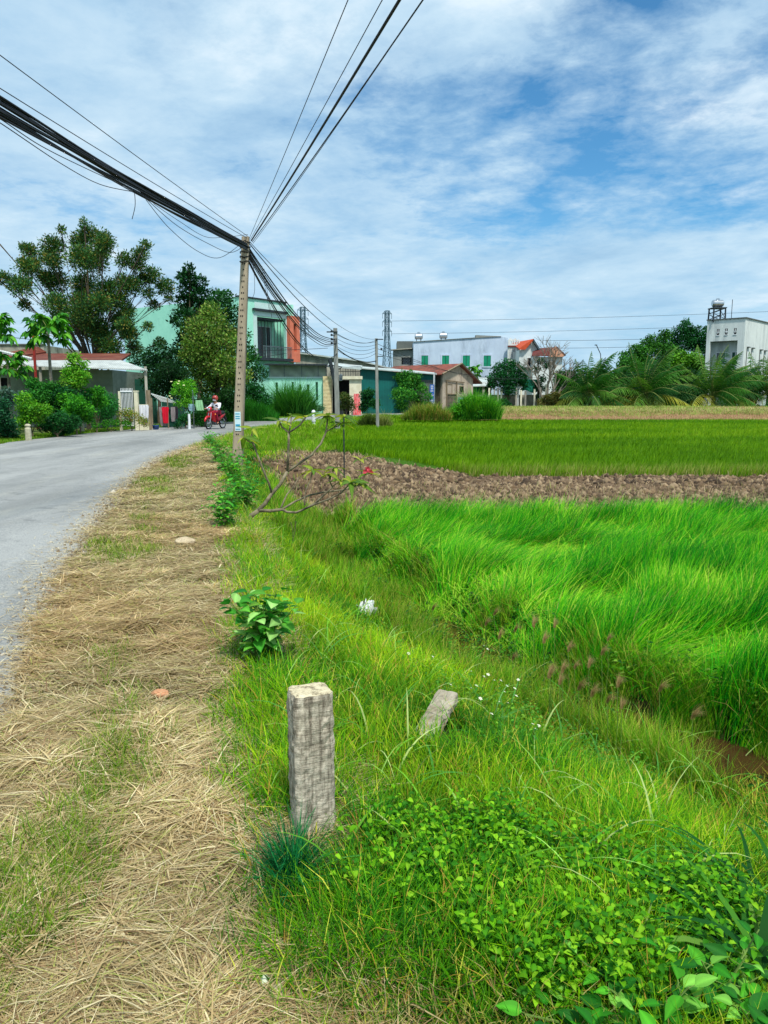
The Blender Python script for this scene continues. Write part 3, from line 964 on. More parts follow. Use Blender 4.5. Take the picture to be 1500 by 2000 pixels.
# ================================================================ materials of built things
MINT = pm('mint_paint', S(166, 230, 208), S(156, 222, 200), 1.2, 0.8, 0.05, c3=S(146, 208, 190), s3=0.5)
MINTW = pm('pale_mint_paint', S(196, 222, 218), S(184, 210, 206), 1.5, 0.8, 0.05)
ORANGE = pm('orange_paint', S(214, 120, 92), S(198, 108, 84), 2, 0.8)
DGREY = pm('dark_grey_paint', S(64, 84, 92), S(48, 64, 72), 2, 0.7)
STEEL = pm('grey_steel', S(120, 130, 134), S(84, 92, 96), 6, 0.45, metal=0.6)
DSTEEL = pm('dark_steel', S(58, 66, 70), S(40, 46, 50), 6, 0.5, metal=0.4)
CREAM = pm('cream_stone', S(222, 208, 160), S(200, 180, 132), 4, 0.8, 0.1, lines=('Z', 1.0, 0.18))
CREAMP = pm('cream_paint', S(226, 222, 196), S(206, 200, 172), 2, 0.8)
CONC = pm('weathered_concrete', S(176, 172, 158), S(138, 134, 122), 1.6, 0.92, 0.25, c3=S(92, 90, 82), s3=0.9, stretch=(1, 1, 0.5))
POLEC = pm('pole_concrete', S(178, 164, 140), S(150, 138, 118), 2.4, 0.92, 0.25, c3=S(120, 108, 92), s3=1.5, stretch=(3, 3, 0.6))
POLEG = pm('grey_pole_concrete', S(150, 152, 146), S(118, 120, 116), 2.4, 0.92, 0.2, stretch=(3, 3, 0.6))
TEAL = pm('teal_tin', S(0, 104, 98), S(0, 88, 84), 1.0, 0.6, 0.0, lines=('X', 2.0, 0.22))
TINL = pm('pale_tin', S(196, 208, 204), S(170, 180, 176), 1.5, 0.5, 0.0, metal=0.2, c3=S(150, 130, 110), s3=0.4)
TINW = pm('white_tin', S(200, 206, 202), S(168, 174, 172), 2.0, 0.5, 0.0, lines=('X', 3.0, 0.3))
TINRED = pm('rust_red_tin', S(128, 62, 44), S(98, 48, 38), 1.2, 0.7, 0.0, c3=S(150, 104, 80), s3=0.7, lines=('X', 2.6, 0.35))
TILE = pm('old_red_tile', S(152, 84, 66), S(116, 64, 54), 2.5, 0.9, 0.2, c3=S(84, 66, 58), s3=0.9, lines=('X', 1.6, 0.35))
TILEO = pm('orange_tile', S(214, 88, 48), S(186, 74, 44), 3, 0.85, 0.1, lines=('X', 2.2, 0.3))
TILED = pm('dark_red_tile', S(118, 58, 52), S(92, 48, 46), 3, 0.85, 0.1, lines=('X', 2.2, 0.3))
OLDW = pm('stained_plaster', S(190, 176, 158), S(156, 142, 126), 1.3, 0.92, 0.2, c3=S(96, 84, 76), s3=1.1, stretch=(1, 1, 0.4))
OLDD = pm('mouldy_brick', S(120, 110, 92), S(70, 64, 56), 2.2, 0.95, 0.3, c3=S(44, 42, 40), s3=1.1, lines=('Z', 2.4, 0.3, 1.5))
BLUEW = pm('blue_white_plaster', S(190, 206, 224), S(172, 188, 208), 0.8, 0.85, 0.05, c3=S(138, 152, 168), s3=0.5, stretch=(1, 1, 0.35))
GREYW = pm('grey_plaster', S(140, 144, 140), S(120, 124, 122), 1.0, 0.9, 0.1)
GREYD = pm('dark_grey_plaster', S(98, 104, 100), S(84, 90, 88), 1.0, 0.9)
WHITEW = pm('white_plaster', S(218, 224, 220), S(204, 210, 208), 0.9, 0.85, 0.05, c3=S(150, 158, 158), s3=0.5, stretch=(1, 1, 0.25))
SALMON = pm('salmon_paint', S(206, 150, 118), S(190, 136, 110), 1.5, 0.85)
GREENS = pm('green_shutter', S(0, 150, 112), S(0, 132, 100), 2, 0.6, lines=('Z', 6.0, 0.3))
DGREEN = pm('dark_green_sheet', S(12, 78, 60), S(8, 60, 48), 1.5, 0.7)
GREENNET = pm('green_net', S(20, 120, 96), S(14, 100, 80), 2, 0.9)
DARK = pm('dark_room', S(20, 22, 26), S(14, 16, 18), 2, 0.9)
WOODG = pm('grey_wood', S(142, 128, 104), S(104, 92, 76), 3, 0.9, 0.3, stretch=(4, 4, 0.6))
WHITEP = pm('white_paint', S(228, 232, 234), S(210, 214, 218), 3, 0.6)
REDP = pm('red_metal', S(150, 40, 34), S(120, 30, 28), 4, 0.6)
BLACKR = pm('black_rubber', S(30, 30, 32), S(22, 22, 24), 20, 0.75)
CABLE = pm('black_cable', S(22, 22, 30), S(16, 16, 22), 20, 0.6)
BARK = pm('bark', S(104, 92, 74), S(70, 62, 50), 6, 0.95, 0.5, stretch=(3, 3, 0.7))
PBARK = pm('plumeria_bark', S(146, 136, 110), S(98, 90, 70), 14, 0.9, 0.4, c3=S(64, 62, 48), s3=5)
PALEB = pm('pale_bark', S(150, 142, 128), S(112, 104, 94), 6, 0.9, 0.3)
TRANSL = pm('grimy_clear_sheet', S(170, 184, 168), S(146, 158, 144), 1.0, 0.4, c3=S(120, 132, 118), s3=0.5, lines=('DIAGONAL', 0.5, 0.25, 3))
CHROME = pm('chrome', S(200, 204, 208), S(180, 184, 188), 5, 0.2, metal=0.9)
GLASSD = pm('dark_glass', S(44, 62, 68), S(36, 50, 56), 1, 0.12, spec=0.7)


def window(parent, x0, x1, z0, z1, y, glass=GLASSD, frame=WHITEP, fw=0.07, mull=1, name='window', depth=0.06):
    """a window in the wall's plane, frame proud of the wall; looks towards -y"""
    g = MB().box(x0 + fw, x1 - fw, y, y + 0.03, z0 + fw, z1 - fw).build(name, glass, parent)
    f = MB().wall(x0, x1, z0, z1, y - depth, y + 0.05, [(x0 + fw, x1 - fw, z0 + fw, z1 - fw)])
    for k in range(mull):
        c = x0 + (x1 - x0) * (k + 1) / (mull + 1)
        f.box(c - 0.02, c + 0.02, y - depth * 0.6, y - 0.003, z0 + fw, z1 - fw)
    f.build('frame', frame, g)
    return g


# ---------------------------------------------------------------- mint two-storey house
mh_ = thing('house', 'two-storey mint green house with an orange pillar and a recessed balcony', 'house', (-12.9, 70, 0.0), math.atan2(.8, .6))
fl, sdp, top = 7.3, 17.0, 10.35
m = MB()
m.wall(0, 6.05, 0, top - 1.35, 0, 0.25, [(2.15, 5.9, 5.2, 8.9)])
m.box(0, 6.05, 0.0, 0.25, top - 1.35, top)
m.box(0, 0.25, 0.25, sdp, 0, top); m.box(fl - 0.25, fl, 0.25, sdp, 0, top); m.box(0.25, fl - 0.25, sdp - 0.25, sdp, 0, top)
m.box(0.25, fl - 0.25, 1.6, 1.8, 0, top - 0.4)
m.box(0.25, fl - 0.25, 1.8, sdp - 0.25, top - 0.6, top - 0.4)
m.build('wall', MINT, mh_)
MB().box(1.9, 6.0, -0.06, -0.003, top - 1.3, top - 0.25).wall(1.7, 6.0, 5.0, 9.05, -0.08, -0.003, [(2.15, 5.9, 5.2, 8.9)]).build('facade_panel', MINTW, mh_)
MB().box(-0.1, 6.1, -0.14, 0.3, top, top + 0.12).box(1.6, 6.02, -0.3, -0.065, top - 1.02, top - 0.82).build('cornice', DSTEEL, mh_)
MB().wall(6.06, fl + 0.1, 4.9, 9.2, -0.45, 0.3, [(6.55, 6.95, 5.9, 8.5)]).build('pillar', ORANGE, mh_)
MB().box(2.15, 5.9, 0.26, 1.59, 5.02, 5.19).box(1.9, 6.0, -0.9, -0.1, 4.9, 5.15).build('balcony_floor', DSTEEL, mh_)
r_ = MB()
r_.box(2.2, 5.95, -0.78, -0.72, 6.15, 6.22)
for k in range(26): r_.box(2.2 + k * 0.148, 2.23 + k * 0.148, -0.76, -0.73, 5.15, 6.15)
r_.build('railing', STEEL, mh_)
for x0, x1 in ((2.4, 3.3), (3.6, 5.4)):
    window(mh_, x0, x1, 5.2, 8.2, 1.52, frame=MINTW, mull=2)
v = MB()
for k in range(9): v.box(2.2 + k * 0.42, 2.24 + k * 0.42, 0.3, 0.34, 5.25, 8.85)
v.build('bars', DSTEEL, mh_)
MB().box(2.16, 5.89, 0.27, 1.58, 8.65, 8.85).build('soffit', DSTEEL, mh_)

# front wall of the house, with its gate, canopy and clear sheets
Yf = 67.5
fx = lambda px: gx(px, Yf) - gx(527, Yf)
fz = lambda py: gz(py, Yf)
fw_ = thing('fence', 'mint green garden wall with narrow slits and grimy clear sheets above', 'wall', (gx(527, Yf), Yf, 0))
slits = [(fx(p) - 0.10, fx(p) + 0.10, fz(b), fz(t)) for p, t, b in ((541, 747, 790), (572, 746, 792), (587, 751, 793), (602, 751, 793), (619, 746, 782))]
MB().wall(0, fx(633), -0.2, fz(739), 0, 0.22, slits).build('wall', MINT, fw_)
MB().box(0.0, fx(633), 0.10, 0.14, 0.6, 3.2).build('slit_panel', DGREEN, fw_)
MB().box(-0.05, fx(634), -0.04, 0.26, fz(739) + 0.003, fz(736)).build('coping', MINTW, fw_)
MB().box(0.05, fx(638), 0.08, 0.11, fz(736), fz(713)).build('clear_sheet', TRANSL, fw_)
m = MB()
for p in (527, 556, 590, 622, 638): m.box(fx(p) - 0.03, fx(p) + 0.03, 0.05, 0.12 - 0.06, fz(736), fz(711))
m.box(0, fx(638), 0.02, 0.07, fz(712), fz(710.5))
m.build('rail', STEEL, fw_)

gt = thing('gateway', 'cream stone gateway with a dark opening beside the mint garden wall', 'gate', (gx(632, Yf), Yf - 0.1, 0))
q = lambda px: gx(px, Yf) - gx(632, Yf)
MB().box(0, q(648), -0.35, 0.5, -0.2, fz(735)).build('pillar', CREAM, gt)
MB().box(q(683), q(706), -0.35, 0.5, -0.2, fz(741)).build('pillar', CREAMP, gt)
MB().box(q(648) + 0.003, q(708), -0.55, 0.7, fz(741) + 0.003, fz(735)).build('lintel', CREAMP, gt)
MB().box(q(648) + 0.01, q(683) - 0.01, 0.9, 0.95, -0.1, fz(741.5)).build('opening_shade', DARK, gt)  # near-black sheet paints the shade inside the gate opening
m = MB()
for k in range(9): m.box(q(649) + k * 0.19, q(649) + k * 0.19 + 0.03, 0.35, 0.38, 0.05, 1.5)
m.box(q(648) + 0.01, q(683) - 0.01, 0.34, 0.39, 1.5, 1.56)
m.build('grille', DSTEEL, gt)
m = MB()
for k in range(13): m.box(q(646) + k * 0.215, q(646) + k * 0.215 + 0.035, 0.1, 0.14, fz(735) + 0.01, fz(717))
for z in (fz(717), fz(726)): m.box(q(645), q(706), 0.08, 0.15, z, z + 0.05)
m.build('railing', DSTEEL, gt)
MB().slab([(q(520), -0.6, fz(711)), (q(641), -0.6, fz(712)), (q(641), 3.4, fz(708)), (q(520), 3.4, fz(707))], 0.12).build('canopy', DSTEEL, gt)
MB().slab([(q(640), -0.5, fz(714)), (q(706), -0.5, fz(719)), (q(706), 3.5, fz(711)), (q(640), 3.5, fz(704))], 0.15).build('canopy', TINL, gt)

# long low building behind, pale concrete with a white roof edge
Yb = 84
lb = thing('long_shed', 'long pale concrete shed with a white sloping roof edge behind the poles', 'shed', (gx(578, Yb), Yb, 0.0))
q2 = lambda px: gx(px, Yb) - gx(578, Yb)
MB().prism([(0, 0), (q2(790), 0), (q2(790), gz(727, Yb)), (q2(700), gz(706, Yb)), (0, gz(690, Yb))], 0, 9).build('wall', CONC, lb)
MB().prism([(-0.2, gz(690, Yb) + 0.01), (q2(700), gz(706, Yb) + 0.01), (q2(790), gz(727, Yb) + 0.01), (q2(790), gz(725, Yb)), (q2(700), gz(703, Yb)), (-0.2, gz(687, Yb))], -0.4, 9.4).build('roof', TINL, lb)

# dark stack left of the gateway
st = thing('post', 'leaning dark timber post with a tangle of wire at the gateway', 'post', (gx(655, 66.4), 66.4, 0))
MB().tube([(0.55, 0, 0), (0.2, 0.0, 1.8), (-0.45, 0.1, gz(702, 66.4))], [0.16, 0.2, 0.15], 6).build('timber', DSTEEL, st)
MB().tube([(-0.9, 0, 4.05), (-0.4, 0.05, 4.3), (0.6, 0, 4.1), (0.3, 0, 3.9)], 0.04, 4).build('wire', CABLE, st)

# teal shed
Yt = 75
ts = thing('shed', 'low teal corrugated tin shed behind the climbing plants', 'shed', (gx(703, Yt), Yt, 0.0))
q3 = lambda px: gx(px, Yt) - gx(703, Yt)
MB().prism([(0, -0.1), (q3(850), -0.1), (q3(850), gz(733, Yt)), (0, gz(720, Yt))], 0, 6).build('wall', TEAL, ts)
MB().slab([(-0.3, -0.5, gz(718, Yt)), (q3(852), -0.5, gz(730, Yt)), (q3(852), 6.3, gz(722, Yt)), (-0.3, 6.3, gz(710, Yt))], 0.1).build('roof', TINL, ts)
MB().box(q3(798), q3(848), -0.03, -0.004, 0.3, gz(742, Yt)).build('panel', GREYD, ts)
MB().bar((q3(846.5), -0.7, 0), (q3(846.5), -0.7, gz(731, Yt)), 0.12).build('post', WHITEP, ts)

# blue hanging sign with white lettering
Ys = 73.6
sg = thing('sign', 'tall narrow blue sign with white lines of lettering by the old brick house', 'sign', (gx(843.5, Ys), Ys, gz(786, Ys)))
sw, sh = gx(848, Ys) - gx(839.5, Ys), gz(751, Ys) - gz(786, Ys)
BLUES = pm('blue_sign', S(18, 92, 176), S(14, 84, 166), 1, 0.5)
MB().box(-sw / 2, sw / 2, -0.02, 0.03, 0, sh).build('board', BLUES, sg)
fr_ = (0.92, 0.80, 0.66, 0.53, 0.41, 0.28, 0.15, 0.05)
wdh = (0.6, 0.55, 0.66, 0.2, 0.72, 0.22, 0.6, 0.4)
for f_, w_ in zip(fr_, wdh):
    m = MB(); nl = max(1, int(w_ / 0.18)); hh = 0.085 if w_ > 0.3 else 0.05
    for k in range(nl):
        cx = (-w_ / 2 + (k + 0.5) * w_ / nl) * sw; hw = w_ / nl * sw * 0.36; zc = f_ * sh - 0.03
        m.box(cx - hw, cx - hw + 0.02, -0.03, -0.021, zc - hh, zc + hh)
        m.box(cx - hw + 0.021, cx + hw, -0.03, -0.021, zc + hh - 0.022, zc + hh) if k % 2 else m.box(cx - hw + 0.021, cx + hw, -0.03, -0.021, zc - 0.011, zc + 0.011)
        m.box(cx + hw - 0.02, cx + hw, -0.0315, -0.0215, zc - hh, zc + hh - 0.024)
    m.build('lettering', WHITEP, sg)
MB().bar((sw / 2 + 0.06, 0.02, -1.0), (sw / 2 + 0.06, 0.02, sh + 1.2), 0.06).build('post', STEEL, sg)

# old brick house with a tiled roof
oh = thing('old_house', 'small old house with stained plaster gable and red tile roof', 'house', (gx(864, 78), 78, 0.0), math.atan2(.72, .69))
gw, ln = 5.0, 8.6
ez, rz_ = gz(727, 78), gz(711, 79.5)
m = MB()
m.prism([(0, -0.1), (gw, -0.1), (gw, ez - 0.5), (gw / 2, rz_ - 0.12), (0, ez - 0.05)], 0.0, 0.25)
m.build('gable_wall', OLDW, oh)
MB().box(0.0, 0.25, 0.26, ln, -0.1, ez - 0.05).box(gw - 0.25, gw, 0.26, ln, -0.1, ez - 0.5).box(0.26, gw - 0.26, ln - 0.25, ln, -0.1, ez).build('side_wall', OLDD, oh)
MB().slab([(-0.5, -0.4, ez - 0.18), (gw / 2, -0.4, rz_ + 0.05), (gw / 2, ln + 0.3, rz_ + 0.05), (-0.5, ln + 0.3, ez - 0.18)], 0.1).slab([(gw / 2 + .002, -0.4, rz_ + 0.05), (gw + 0.9, -0.4, ez - 1.0), (gw + 0.9, ln + 0.3, ez - 1.0), (gw / 2 + .002, ln + 0.3, rz_ + 0.05)], 0.1).build('roof', TILE, oh)
MB().bar((gw / 2, -0.45, rz_ + 0.06), (gw + 0.95, -0.45, ez - 1.03), 0.14).bar((gw / 2, -0.45, rz_ + 0.06), (-0.55, -0.45, ez - 0.2), 0.14).build('bargeboard', WOODG, oh)
for x0, x1, z0, z1, M_ in ((0.5, 1.5, 1.9, 2.9, OLDW), (2.7, 3.4, 2.0, 2.7, DARK)):
    window(oh, x0, x1, z0, z1, -0.02, glass=M_, frame=WOODG, mull=0, depth=0.04)
dd = MB().box(0.7, 2.1, -0.05, -0.004, 0.0, 1.75).build('door', OLDD, oh)
MB().bar((0.62, -0.07, 0), (0.62, -0.07, 3.1), 0.1).bar((2.2, -0.07, 0), (2.2, -0.07, 3.1), 0.1).bar((0.6, -0.07, 1.85), (2.2, -0.07, 1.85), 0.1).build('timber', WOODG, oh)
MB().bar((0.4, -0.1, 3.25), (3.4, -0.1, 3.05), 0.08).build('beam', WOODG, oh)
ct = thing('cabinet', 'small pale blue cupboard leaning on the old house gable', 'cupboard', (gx(895, 77.2), 77.2, 0.0))
MB().box(0, 0.75, 0, 0.5, 0.3, 1.55).build('case', pm('faded_blue', S(128, 160, 172), S(110, 140, 152), 3), ct, bevel=0.01)
MB().box(0.05, 0.36, -0.03, -0.003, 0.35, 1.5).box(0.39, 0.7, -0.03, -0.003, 0.35, 1.5).build('door', pm('faded_blue_door', S(140, 172, 184), S(122, 150, 164), 3), ct)
for a_ in (0.05, 0.63):
    for b_ in (0.05, 0.38): MB().box(a_, a_ + 0.07, b_, b_ + 0.07, 0, 0.3).build('leg', DSTEEL, ct)

# long blue-white building with green shutters
Yl = 104
bx = lambda px: gx(px, Yl) - gx(807, Yl)
bz = lambda py: gz(py, Yl)
bb = thing('apartment_building', 'long pale blue-white building with green shuttered windows', 'building', (gx(807, Yl), Yl, 0.0))
pr = [(0, 0), (bx(989), 0), (bx(989), bz(660)), (bx(976), bz(657.5)), (bx(927), bz(660)), (bx(807), bz(668))]
MB().prism(pr, 0, 9).build('wall', BLUEW, bb)
MB().prism([(0, bz(668) + 0.01), (bx(927), bz(660) + 0.01), (bx(927), bz(659)), (0, bz(667))], -0.15, 9.2).prism([(bx(927) + .01, bz(660)), (bx(976), bz(657.5) + .01), (bx(976), bz(656.8)), (bx(941), bz(655.2)), (bx(927) + .01, bz(654.5))], -0.12, 1.0).build('coping', GREYW, bb)
for a, b_ in ((822.5, 835.5), (862.5, 876), (902.5, 916.5), (943, 957)):
    w = MB().box(bx(a), bx(b_), -0.05, -0.004, bz(715.5), bz(694.5)).build('window', GREENS, bb)
    MB().wall(bx(a) - 0.18, bx(b_) + 0.18, bz(715.5) - 0.16, bz(694.5) + 0.16, -0.09, -0.003, [(bx(a), bx(b_), bz(715.5), bz(694.5))]).build('frame', BLUEW, w)
    MB().box(bx((a + b_) / 2) - 0.03, bx((a + b_) / 2) + 0.03, -0.08, -0.052, bz(715.5), bz(694.5)).build('mullion', DGREEN, w)
an = thing('annex', 'grey concrete block with a flat parapet left of the blue-white building', 'building', (gx(768, 106), 106, 0.0))
ax_ = lambda px: gx(px, 106) - gx(768, 106)
az_ = lambda py: gz(py, 106)
MB().wall(0, ax_(808), 0, az_(684), 0, 0.3, [(ax_(784), ax_(804), az_(712), az_(698))]).box(0, 0.3, 0.3, 6, 0, az_(684)).box(0.3, ax_(808), 1.5, 1.7, 0, az_(686)).build('wall', GREYW, an)
MB().box(ax_(775.5), ax_(808), 1.75, 7, az_(684), az_(664.5)).build('upper_block', GREYD, an)
MB().slab([(-0.3, -0.5, az_(683) + .02), (ax_(808), -0.5, az_(679.5)), (ax_(808), 1.7, az_(679)), (-0.3, 1.7, az_(682))], 0.12).build('canopy', CONC, an)
window(an, ax_(787), ax_(801), az_(712), az_(698), 1.42, mull=1)


def water_tank(label, x, y, z, r_, l_, legs=0.35):
    t = thing('water_tank', label, 'water tank', (x, y, z), group='stainless steel water tanks on rooftops')
    m = MB()
    ps = [(-l_ / 2 - 0.12, 0, legs + r_), (-l_ / 2, 0, legs + r_), (0, 0, legs + r_), (l_ / 2, 0, legs + r_), (l_ / 2 + 0.12, 0, legs + r_)]
    m.tube(ps, [r_ * 0.7, r_, r_, r_, r_ * 0.7], 16)
    m.build('tank', CHROME, t, smooth=False)
    MB().lathe([(0.22, legs + 2 * r_ - 0.05), (0.22, legs + 2 * r_ + 0.12), (0.1, legs + 2 * r_ + 0.18)]).build('hatch', CHROME, t)
    for sx in (-1, 1):
        for sy in (-1, 1):
            MB().bar((sx * l_ * 0.35, sy * r_ * 0.7, 0), (sx * l_ * 0.35, sy * r_ * 0.6, legs + r_ * 0.4), 0.07).build('leg', DSTEEL, t)
    return t


water_tank('steel water tank above the grey annex parapet', gx(817, 108), 108, gz(666, 108), 0.42, 0.85, 0.2)
water_tank('steel water tank on the left half of the blue-white building roof', gx(864.5, 108), 108, gz(664.5, 108), 0.42, 0.85, 0.2)


# ---------------------------------------------------------------- houses between the blue-white building and the bare tree
def lx(px, Y, px0): return gx(px, Y) - gx(px0, Y)


bh = thing('balcony_house', 'white house with a patterned parapet and recessed balcony next to the blue-white wall', 'house', (gx(989.5, 103), 103, 0.0))
f = lambda p: lx(p, 103, 989.5); g = lambda p: gz(p, 103)
MB().wall(0, f(1013), 0, g(678), 0, 0.3, [(f(991), f(1010), g(702), g(681))]).box(0.3, f(1013), 2.0, 2.2, 0, g(678)).box(f(1013) - 0.3, f(1013), 0.3, 8, 0, g(678)).build('wall', WHITEW, bh)
MB().box(0, f(1013), -0.2, 0.3, g(678) + .003, g(675)).build('lintel', TILED, bh)
MB().wall(0, f(1012), g(675), g(664), -0.1, 0.2, [(f(994 + 4.6 * k), f(996 + 4.6 * k), g(672), g(666)) for k in range(4)]).prism([(0.05, g(664)), (f(1011), g(664)), (f(1010), g(662.5)), (f(1007), g(665) + .02), (f(1004), g(660.5)), (f(998), g(664) + .02), (f(994), g(659.5))], -0.08, 0.18).build('parapet', WHITEW, bh)

rh = thing('red_roof_house', 'tall white house with a bright orange tiled gable roof', 'house', (gx(1026, 100), 100, 0.0))
f = lambda p: lx(p, 100, 1026); g = lambda p: gz(p, 100)
MB().prism([(f(1012), 0), (f(1050), 0), (f(1050), g(684)), (f(1037), g(664.5)), (f(1021), g(684)), (f(1012), g(684))], 0, 8).build('wall', WHITEW, rh)
MB().slab([(f(1010), -0.5, g(681)), (f(1022), -0.5, g(681)), (f(1037), -0.5, g(662.5)), (f(1013), 7, g(662.5))], 0.15).build('roof', TILEO, rh)
MB().slab([(f(1037) + .02, -0.6, g(662.2)), (f(1051), -0.6, g(683)), (f(1051), 8.2, g(683)), (f(1037) + .02, 8.2, g(662.2))], 0.35).build('roof', DGREY, rh)
window(rh, f(1027), f(1036), g(716), g(698), -0.03, glass=DARK, mull=0)
MB().box(f(1012), f(1038), -1.1, -0.01, g(719), g(717)).build('ledge', GREYD, rh)

sh_ = thing('salmon_gable_house', 'white house with a dark red roof and salmon coloured gable behind the bare tree', 'house', (gx(1070, 98), 98, 0.0))
f = lambda p: lx(p, 98, 1070); g = lambda p: gz(p, 98)
MB().box(f(1040), f(1097), 0.3, 7, 0, g(697)).build('wall', WHITEW, sh_)
MB().prism([(f(1070), g(697) + .01), (f(1098), g(697) + .01), (f(1097), g(690)), (f(1088), g(682)), (f(1082), g(676.5)), (f(1070), g(688))], -0.25, 0.2).build('gable', SALMON, sh_)
MB().slab([(f(1036), -0.2, g(694)), (f(1070), -0.2, g(694)), (f(1081), 0.2, g(677.5)), (f(1049), 3.5, g(677.5))], 0.12).slab([(f(1083), -0.3, g(676.5)), (f(1101), -0.3, g(693)), (f(1101), 7, g(693)), (f(1083), 7, g(676.5))], 0.15).build('roof', TILED, sh_)
for a, b_ in ((1046, 1053), (1060, 1067), (1078, 1083)):
    window(sh_, f(a), f(b_), g(716), g(702), 0.24, mull=1)

# low sheds, awning, grey yard wall with posts
aw = thing('awning_shed', 'low shed with a grey corrugated awning on pale posts left of the round tree', 'shed', (gx(921, 92), 92, 0.2))
f = lambda p: lx(p, 92, 921); g = lambda p: gz(p, 92) - 0.2
MB().slab([(f(921), -1.2, g(754)), (f(965), -1.2, g(753)), (f(965), 2.5, g(736)), (f(921), 2.5, g(737))], 0.1).build('roof', TINL, aw)
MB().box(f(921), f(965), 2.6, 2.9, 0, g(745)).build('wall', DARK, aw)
MB().box(f(924), f(940), 0.0, 0.1, 0.3, g(755)).build('blue_panel', TEAL, aw)
MB().box(f(940), f(944), -1.0, -0.8, 0, g(753.5)).build('post', CONC, aw)
MB().box(f(962), f(964), -1.0, -0.8, 0, g(753.5)).build('post', CONC, aw)
yw = thing('yard_wall', 'low unpainted grey block wall of the yard behind the fence posts', 'wall', (gx(930, 88), 88, 0.2))
f = lambda p: lx(p, 88, 930); g = lambda p: gz(p, 88) - 0.2
MB().box(0, f(1100), 0, 0.15, -0.2, g(771)).build('wall', CONC, yw)
for k, (p, tp, bp) in enumerate(((955, 758, 793), (972.5, 758, 795), (979, 759, 795), (1008, 758, 792), (1017.5, 762, 794), (1026, 764, 798), (1043.5, 760, 786), (1055, 757, 789), (1066, 750, 790))):
    o = MB().box(-0.09, 0.09, -0.09, 0.09, -0.3, gz(tp, 85) - 0.3).build('fence_post', CONC if k % 2 else CREAMP, None, bevel=0.01)
    o.location = (gx(p, 85), 85, 0.3)
    tag(o, 'thin square concrete post standing before the grey yard wall', 'post', 'concrete posts before the grey yard wall')
cr = thing('cross_post', 'pale post with a small cross-arm beside the round green tree', 'post', (gx(1011, 86), 86, 0.3))
MB().box(-0.11, 0.11, -0.1, 0.1, 0, gz(749, 86) - 0.3).build('post', WHITEW, cr)
MB().box(-0.5, 0.5, -0.14, -0.101, gz(758, 86) - 0.3, gz(755, 86) - 0.3).build('arm', WHITEW, cr)
gn = thing('green_net_screen', 'sagging green shade net hung between posts under the bare tree', 'net', (gx(1018, 87), 87, 0.3))
v_, f_ = [], []
for i in range(9):
    for j in range(5):
        xx = gx(1018 + 32 * i / 8, 87) - gx(1018, 87)
        v_.append((xx, 0.15 * math.sin(i * 1.3 + j), (gz(741, 87) - 0.3) * (1 - j / 4) + (gz(765 - 3 * math.sin(i * 0.8), 87) - 0.3) * j / 4))
f_ = [(i * 5 + j, i * 5 + j + 1, i * 5 + j + 6, i * 5 + j + 5) for i in range(8) for j in range(4)]
o = MB().add(v_, f_).build('net', GREENNET, gn)
so = o.modifiers.new('thickness', 'SOLIDIFY'); so.thickness = 0.02
MB().bar((0, 0.1, 0), (0, 0.1, gz(740, 87) - 0.3), 0.07).build('post', WOODG, gn)
MB().bar((gx(1050, 87) - gx(1018, 87), 0.1, 0), (gx(1050, 87) - gx(1018, 87), 0.1, gz(740, 87) - 0.3), 0.07).build('post', WOODG, gn)

# ---------------------------------------------------------------- white house at the right
wh = thing('white_house', 'white two-storey block house with recessed front, three lattice openings and stained side', 'house', (gx(1446, 91.5), 91.5, 0.4), math.atan2(.74, .67))
ZT = gz(621.5, 91.5) - 0.4
W1, W2 = 10.0, 4.35      # local +x along the sunlit side, local +y along the front (to the left and back)
z1, z2 = gz(657, 91.5) - 0.4, gz(664, 91.5) - 0.4
m = MB()
side_w = [(1.0 + k, 1.28 + k, ZT - 6.4, ZT - 3.3 - 0.02 * k) for k in (0, 1.7, 4.9, 6.6)]
m.wall(0.0, W1, 0, ZT, 0, 0.25)
m.box(0, 0.25, 0.26, 0.75, 0, z2).box(0, 0.25, W2 - 0.45, W2, 0, z2)
hl = [(0.95, 1.25), (1.95, 2.25), (2.9, 3.2)]
ys_ = [0.26] + [v for h in hl for v in h] + [W2]
for a, b_ in zip(ys_[0::2], ys_[1::2]): m.box(0, 0.25, a, b_, z2, ZT)
for a, b_ in hl: m.box(0, 0.25, a, b_, z2, ZT - 1.75); m.box(0, 0.25, a, b_, ZT - 1.05, ZT)
m.box(1.4, 1.6, 0.26, W2 - 0.01, 0, z2)
m.box(0.26, 1.4, W2 - 0.25, W2 - 0.01, 0, z2)
m.box(0.26, W1, W2 - 0.24, W2 - 0.02, z2, ZT).box(1.61, W1, W2 - 0.24, W2 - 0.02, 0, z2)
m.box(W1 - 0.25, W1, 0.26, W2 - 0.25, 0, ZT)
m.build('wall', WHITEW, wh)
MB().box(-0.12, W1 + 0.1, -0.12, 0.3, ZT + .003, ZT + 0.12).box(-0.12, 0.3, 0.303, W2 + 0.1, ZT + .003, ZT + 0.12).build('coping', GREYD, wh)
MB().box(0.26, W1 - 0.26, 0.26, W2 - 0.25, z2 - 0.0, z2 + 0.2).build('floor_slab', GREYW, wh)
for a, b_ in hl:
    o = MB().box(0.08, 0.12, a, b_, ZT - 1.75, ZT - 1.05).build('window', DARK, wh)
    MB().box(-0.05, -0.004, a - 0.05, b_ + 0.05, ZT - 1.84, ZT - 1.755).box(-0.04, 0.02, (a + b_) / 2 - 0.03, (a + b_) / 2 + 0.03, ZT - 1.6, ZT - 1.1).box(-0.03, 0.01, a, b_, ZT - 1.45, ZT - 1.38).build('lattice', WHITEP, o)
